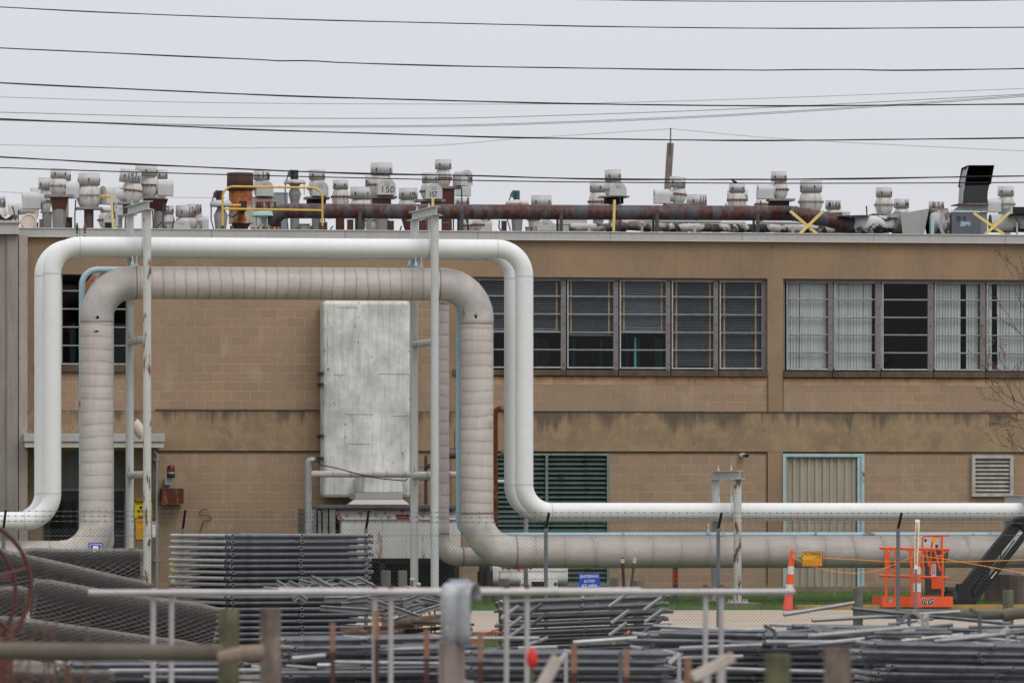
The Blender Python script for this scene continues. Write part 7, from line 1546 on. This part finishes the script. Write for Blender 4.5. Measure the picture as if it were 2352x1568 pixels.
q = MB(); n = len(wds); q.add(vs, [(i * n + j, i * n + j + 1, (i + 1) * n + j + 1, (i + 1) * n + j) for i in range(len(pr) - 1) for j in range(n - 1)], True); o = q.build('curled_sheet', m_gr, t); sm = o.modifiers.new('th', 'SOLIDIFY'); sm.thickness = .006
q = MB(); c1 = P(1045, 1340, YG + .35); q.tube([c1 + Vector((-.06, 0, 0)), c1 + Vector((.16, .1, 0))], .045, 12); q.build('cable_loop', plain('blue_grey_steel', (.22, .25, .33), .4, .3), t)
q = MB()
for (du, v_) in ((-24, 1402), (26, 1408), (-22, 1440), (24, 1444)): c_ = Vector((X(1047, YG) + du * k, YG - .05, Z(v_, YG))); q.tube([c_, c_ + Vector((.0, -.02, 0))], .02, 8)
q.build('bolt', m_rk, t)
q = MB(); q.box(X(1011, YG + .1), X(1066, YG + .1), YG + .03, YG + .25, -1.4, Z(1470, YG)); q.build('timber_post', weather('pinkish_grey_timber', (.27, .22, .195), (.16, .13, .115), .7, 2, rough=.95, kind='pos', bump=.4, streak=.9), t, bevel=.02)
# timber posts and log
def post(u0, u1, vt, Y, mt, label):
    q = MB(); c = X((u0 + u1) / 2, Y); r_ = (u1 - u0) / 2 * M(u0, Y); q.tube([Vector((c, Y, -1.45)), Vector((c, Y, Z(vt + 2, Y))), Vector((c, Y, Z(vt, Y)))], [r_, r_, r_ * .93], 22); return tag(q.build('timber_post', mt), label, 'post', 'blurred foreground timber posts')
m_mossy = weather('green_algae_timber', (.125, .12, .065), (.04, .04, .025), 1.0, 3.5, (.20, .17, .10), .3, 3, rough=.95, kind='pos', bump=.4, streak=.9, rstretch=(3, 3, .4)); m_gpost = weather('grey_brown_timber', (.17, .135, .11), (.06, .045, .038), 1.0, 3.5, (.22, .18, .14), .3, 3, rough=.95, kind='pos', bump=.4, streak=.9, rstretch=(3, 3, .4))
post(501, 550, 1397, 58, m_mossy, 'greenish timber post at the right end of the foreground log'); post(597, 645, 1395, 57.6, m_gpost, 'grey brown timber post just right of the greenish one')
post(1756, 1816, 1503, 50, m_mossy, 'greenish timber post top at bottom right'); post(1892, 1955, 1487, 50.4, m_gpost, 'taller blurred timber post top right of the greenish bottom one')
q = MB(); q.tube([P(-220, 1492, 57.5), P(512, 1499, 57.5)], .083, 18); tag(q.build('log_rail', weather('grey_green_log', (.13, .115, .09), (.075, .065, .05), .8, 1.6, rough=.95, kind='pos', bump=.4)), 'long blurred grey log rail at the bottom left', 'log rail')
q = MB(); q.tube([P(506, 1512, 57.0), P(560, 1501, 56.9), P(605, 1498, 56.9)], [.072, .078, .078], 18); tag(q.build('log_rail', weather('fresh_tan_log', (.26, .19, .15), (.14, .10, .08), .8, 2, rough=.95, kind='pos', bump=.3)), 'short tan log between the two foreground timber posts', 'log rail')
m_rtop = weather('orange_brown_stake', (.27, .15, .10), (.15, .075, .05), .7, 5, (.55, .50, .42), .2, 5, rough=.85, kind='pos'); m_rlow = plain('dark_red_stake', (.075, .032, .028), .8)
for u0, u1, vt, lb_ in ((758, 770, 1428, 'first'), (859, 871, 1400, 'second and tallest'), (974, 986, 1443, 'third'), (1097, 1109, 1452, 'fourth'), (1311, 1325, 1478, 'fifth'), (1432, 1445, 1489, 'sixth'), (1572, 1588, 1514, 'seventh and lowest')):
    Y = 60; c = X((u0 + u1) / 2, Y); r_ = (u1 - u0) / 2 * M(u0, Y); t = thing('rusty_stake', lb_ + ' of the orange brown stakes from the left in the blurred foreground', 'stake', (c, Y, -1.3), 'orange brown foreground stakes'); zt_, zm = Z(vt, Y), Z(vt + 66, Y)
    q = MB(); q.box(c - r_, c + r_, Y - r_ * .5, Y + r_ * .5, zm, zt_); q.build('stake_top', m_rtop, t); q = MB(); q.box(c - r_ * .9, c + r_ * .9, Y - r_ * .4, Y + r_ * .4, -1.4, zm); q.build('stake_shaft', m_rlow, t)
Y = 55; t = thing('red_marker', 'soft red ball marker on a thin stem at the bottom centre', 'marker', P(1222, 1568, Y)); k = M(1222, Y); q = MB(); c = P(1222, 1510, Y); q.lathe([(0, -26 * k), (9 * k, -20 * k), (13 * k, -8 * k), (13 * k, 6 * k), (9 * k, 17 * k), (0, 24 * k)], c, 18); q.build('ball', plain('marker_red', (.55, .03, .025), .6), t); q = MB(); q.tube([c - Vector((0, 0, 24 * k)), Vector((c.x, Y, -1.4))], .012, 8); q.build('stem', m_oldg, t)
m_bone = weather('bone_grey_driftwood', (.50, .45, .40), (.30, .26, .22), .8, 5, (.16, .12, .09), .25, 6, rough=.9, bump=.4)
Y = 56; q = MB(); q.beam(P(1225, 1610, Y), P(1282, 1508, Y), .08, .11); tag(q.build('plank', m_bone, bevel=.01), 'bleached plank leaning at the bottom centre right of the red ball', 'plank')
Y = 54; t = thing('sawhorse', 'bleached sloping wooden beam on two legs at bottom right', 'sawhorse', P(1640, 1560, Y)); q = MB(); q.beam(P(1590, 1556, Y), P(1684, 1507, Y), .09, .095); q.build('top_beam', m_bone, t, bevel=.01)
for u_ in (1622, 1656): q = MB(); q.beam(Vector((X(u_, Y), Y, Z(1532 if u_ > 1630 else 1548, Y))), Vector((X(u_, Y), Y, -1.4)), .07, .07); q.build('leg', m_rk, t)
# cable reel
YL_ = 72; m_reel = weather('dark_red_reel', (.095, .030, .024), (.06, .024, .02), .6, 3, (.20, .08, .04), .25, 4, rough=.6, kind='pos'); t = thing('cable_reel', 'big dark red wire reel half out of the photo at the left edge', 'reel', P(-70, 1500, YL_))
for (cu, cv, rU, Y, w_) in ((-82, 1345, 155, 71.2, .028), (-112, 1362, 150, 72.2, .024)):
    c = P(cu, cv, Y); r_ = rU * M(cu, Y); q = MB(); q.tube([c + Vector((math.cos(a) * r_ * 1.0, math.cos(a) * .15, math.sin(a) * r_)) for a in [2 * math.pi * i / 48 for i in range(48)]], w_, 10, close=True); q.build('rim', m_reel, t)
    q = MB(); q.tube([c + Vector((math.cos(a) * r_ * .28, math.cos(a) * .04, math.sin(a) * r_ * .28)) for a in [2 * math.pi * i / 24 for i in range(24)]], w_, 8, close=True); q.build('hub_ring', m_reel, t)
    for i in range(6):
        a = R(15 + 60 * i); q = MB(); q.tube([c + Vector((math.cos(a) * r_ * .28, 0, math.sin(a) * r_ * .28)), c + Vector((math.cos(a) * r_, math.cos(a) * .15, math.sin(a) * r_))], w_ * .8, 8); q.build('spoke', m_reel, t)
c = P(-95, 1355, 71.7); q = MB(); q.tube([c + Vector((0, -.42, 0)), c + Vector((0, .42, 0))], .42, 26); q.build('wound_wire', m_black, t); 
q = MB(); q.box(c.x - .5, c.x + .6, c.y - .6, c.y - .5, -1.25, c.z - .75); q.box(c.x - .5, c.x + .6, c.y + .5, c.y + .6, -1.25, c.z - .75); q.build('cradle', m_reel, t)
# dry weeds
m_weed = plain('dry_orange_weed', (.16, .085, .05), .9)
for lb_, uc, vb, Y, s_ in (('orange brown dead weed stems under the reel at bottom left', 60, 1600, 66, 1), ('dead weed clump right of the first against the mesh rolls', 150, 1610, 65, 2), ('dead weed clump at the bottom left corner', 15, 1620, 62, 3)):
    q = MB(); rg = random.Random(s_)
    for i in range(8):
        u_ = uc + rg.uniform(-50, 50); pts = [P(u_, vb, Y)]; L = rg.uniform(70, 180)
        for j in range(5): u_ += rg.uniform(-9, 9); pts.append(P(u_, vb - L * (j + 1) / 5, Y + rg.uniform(-.1, .1)))
        q.tube([Vector((pts[0].x, Y, -1.3))] + pts, .006, 4)
        for j in range(14):
            c = pts[rg.randint(2, 5)]; d = Vector((rg.uniform(-1, 1), rg.uniform(-1, 1), rg.uniform(-.2, 1))).normalized() * rg.uniform(.03, .09); s2 = Vector((rg.uniform(-1, 1), 0, rg.uniform(-1, 1))).normalized() * .012; q.add([c, c + d * .5 + s2, c + d, c + d * .5 - s2], [(0, 1, 2, 3)])
    tag(q.build('dry_weed', m_weed, at=(X(uc, Y), Y, -1.3)), lb_, 'weed')
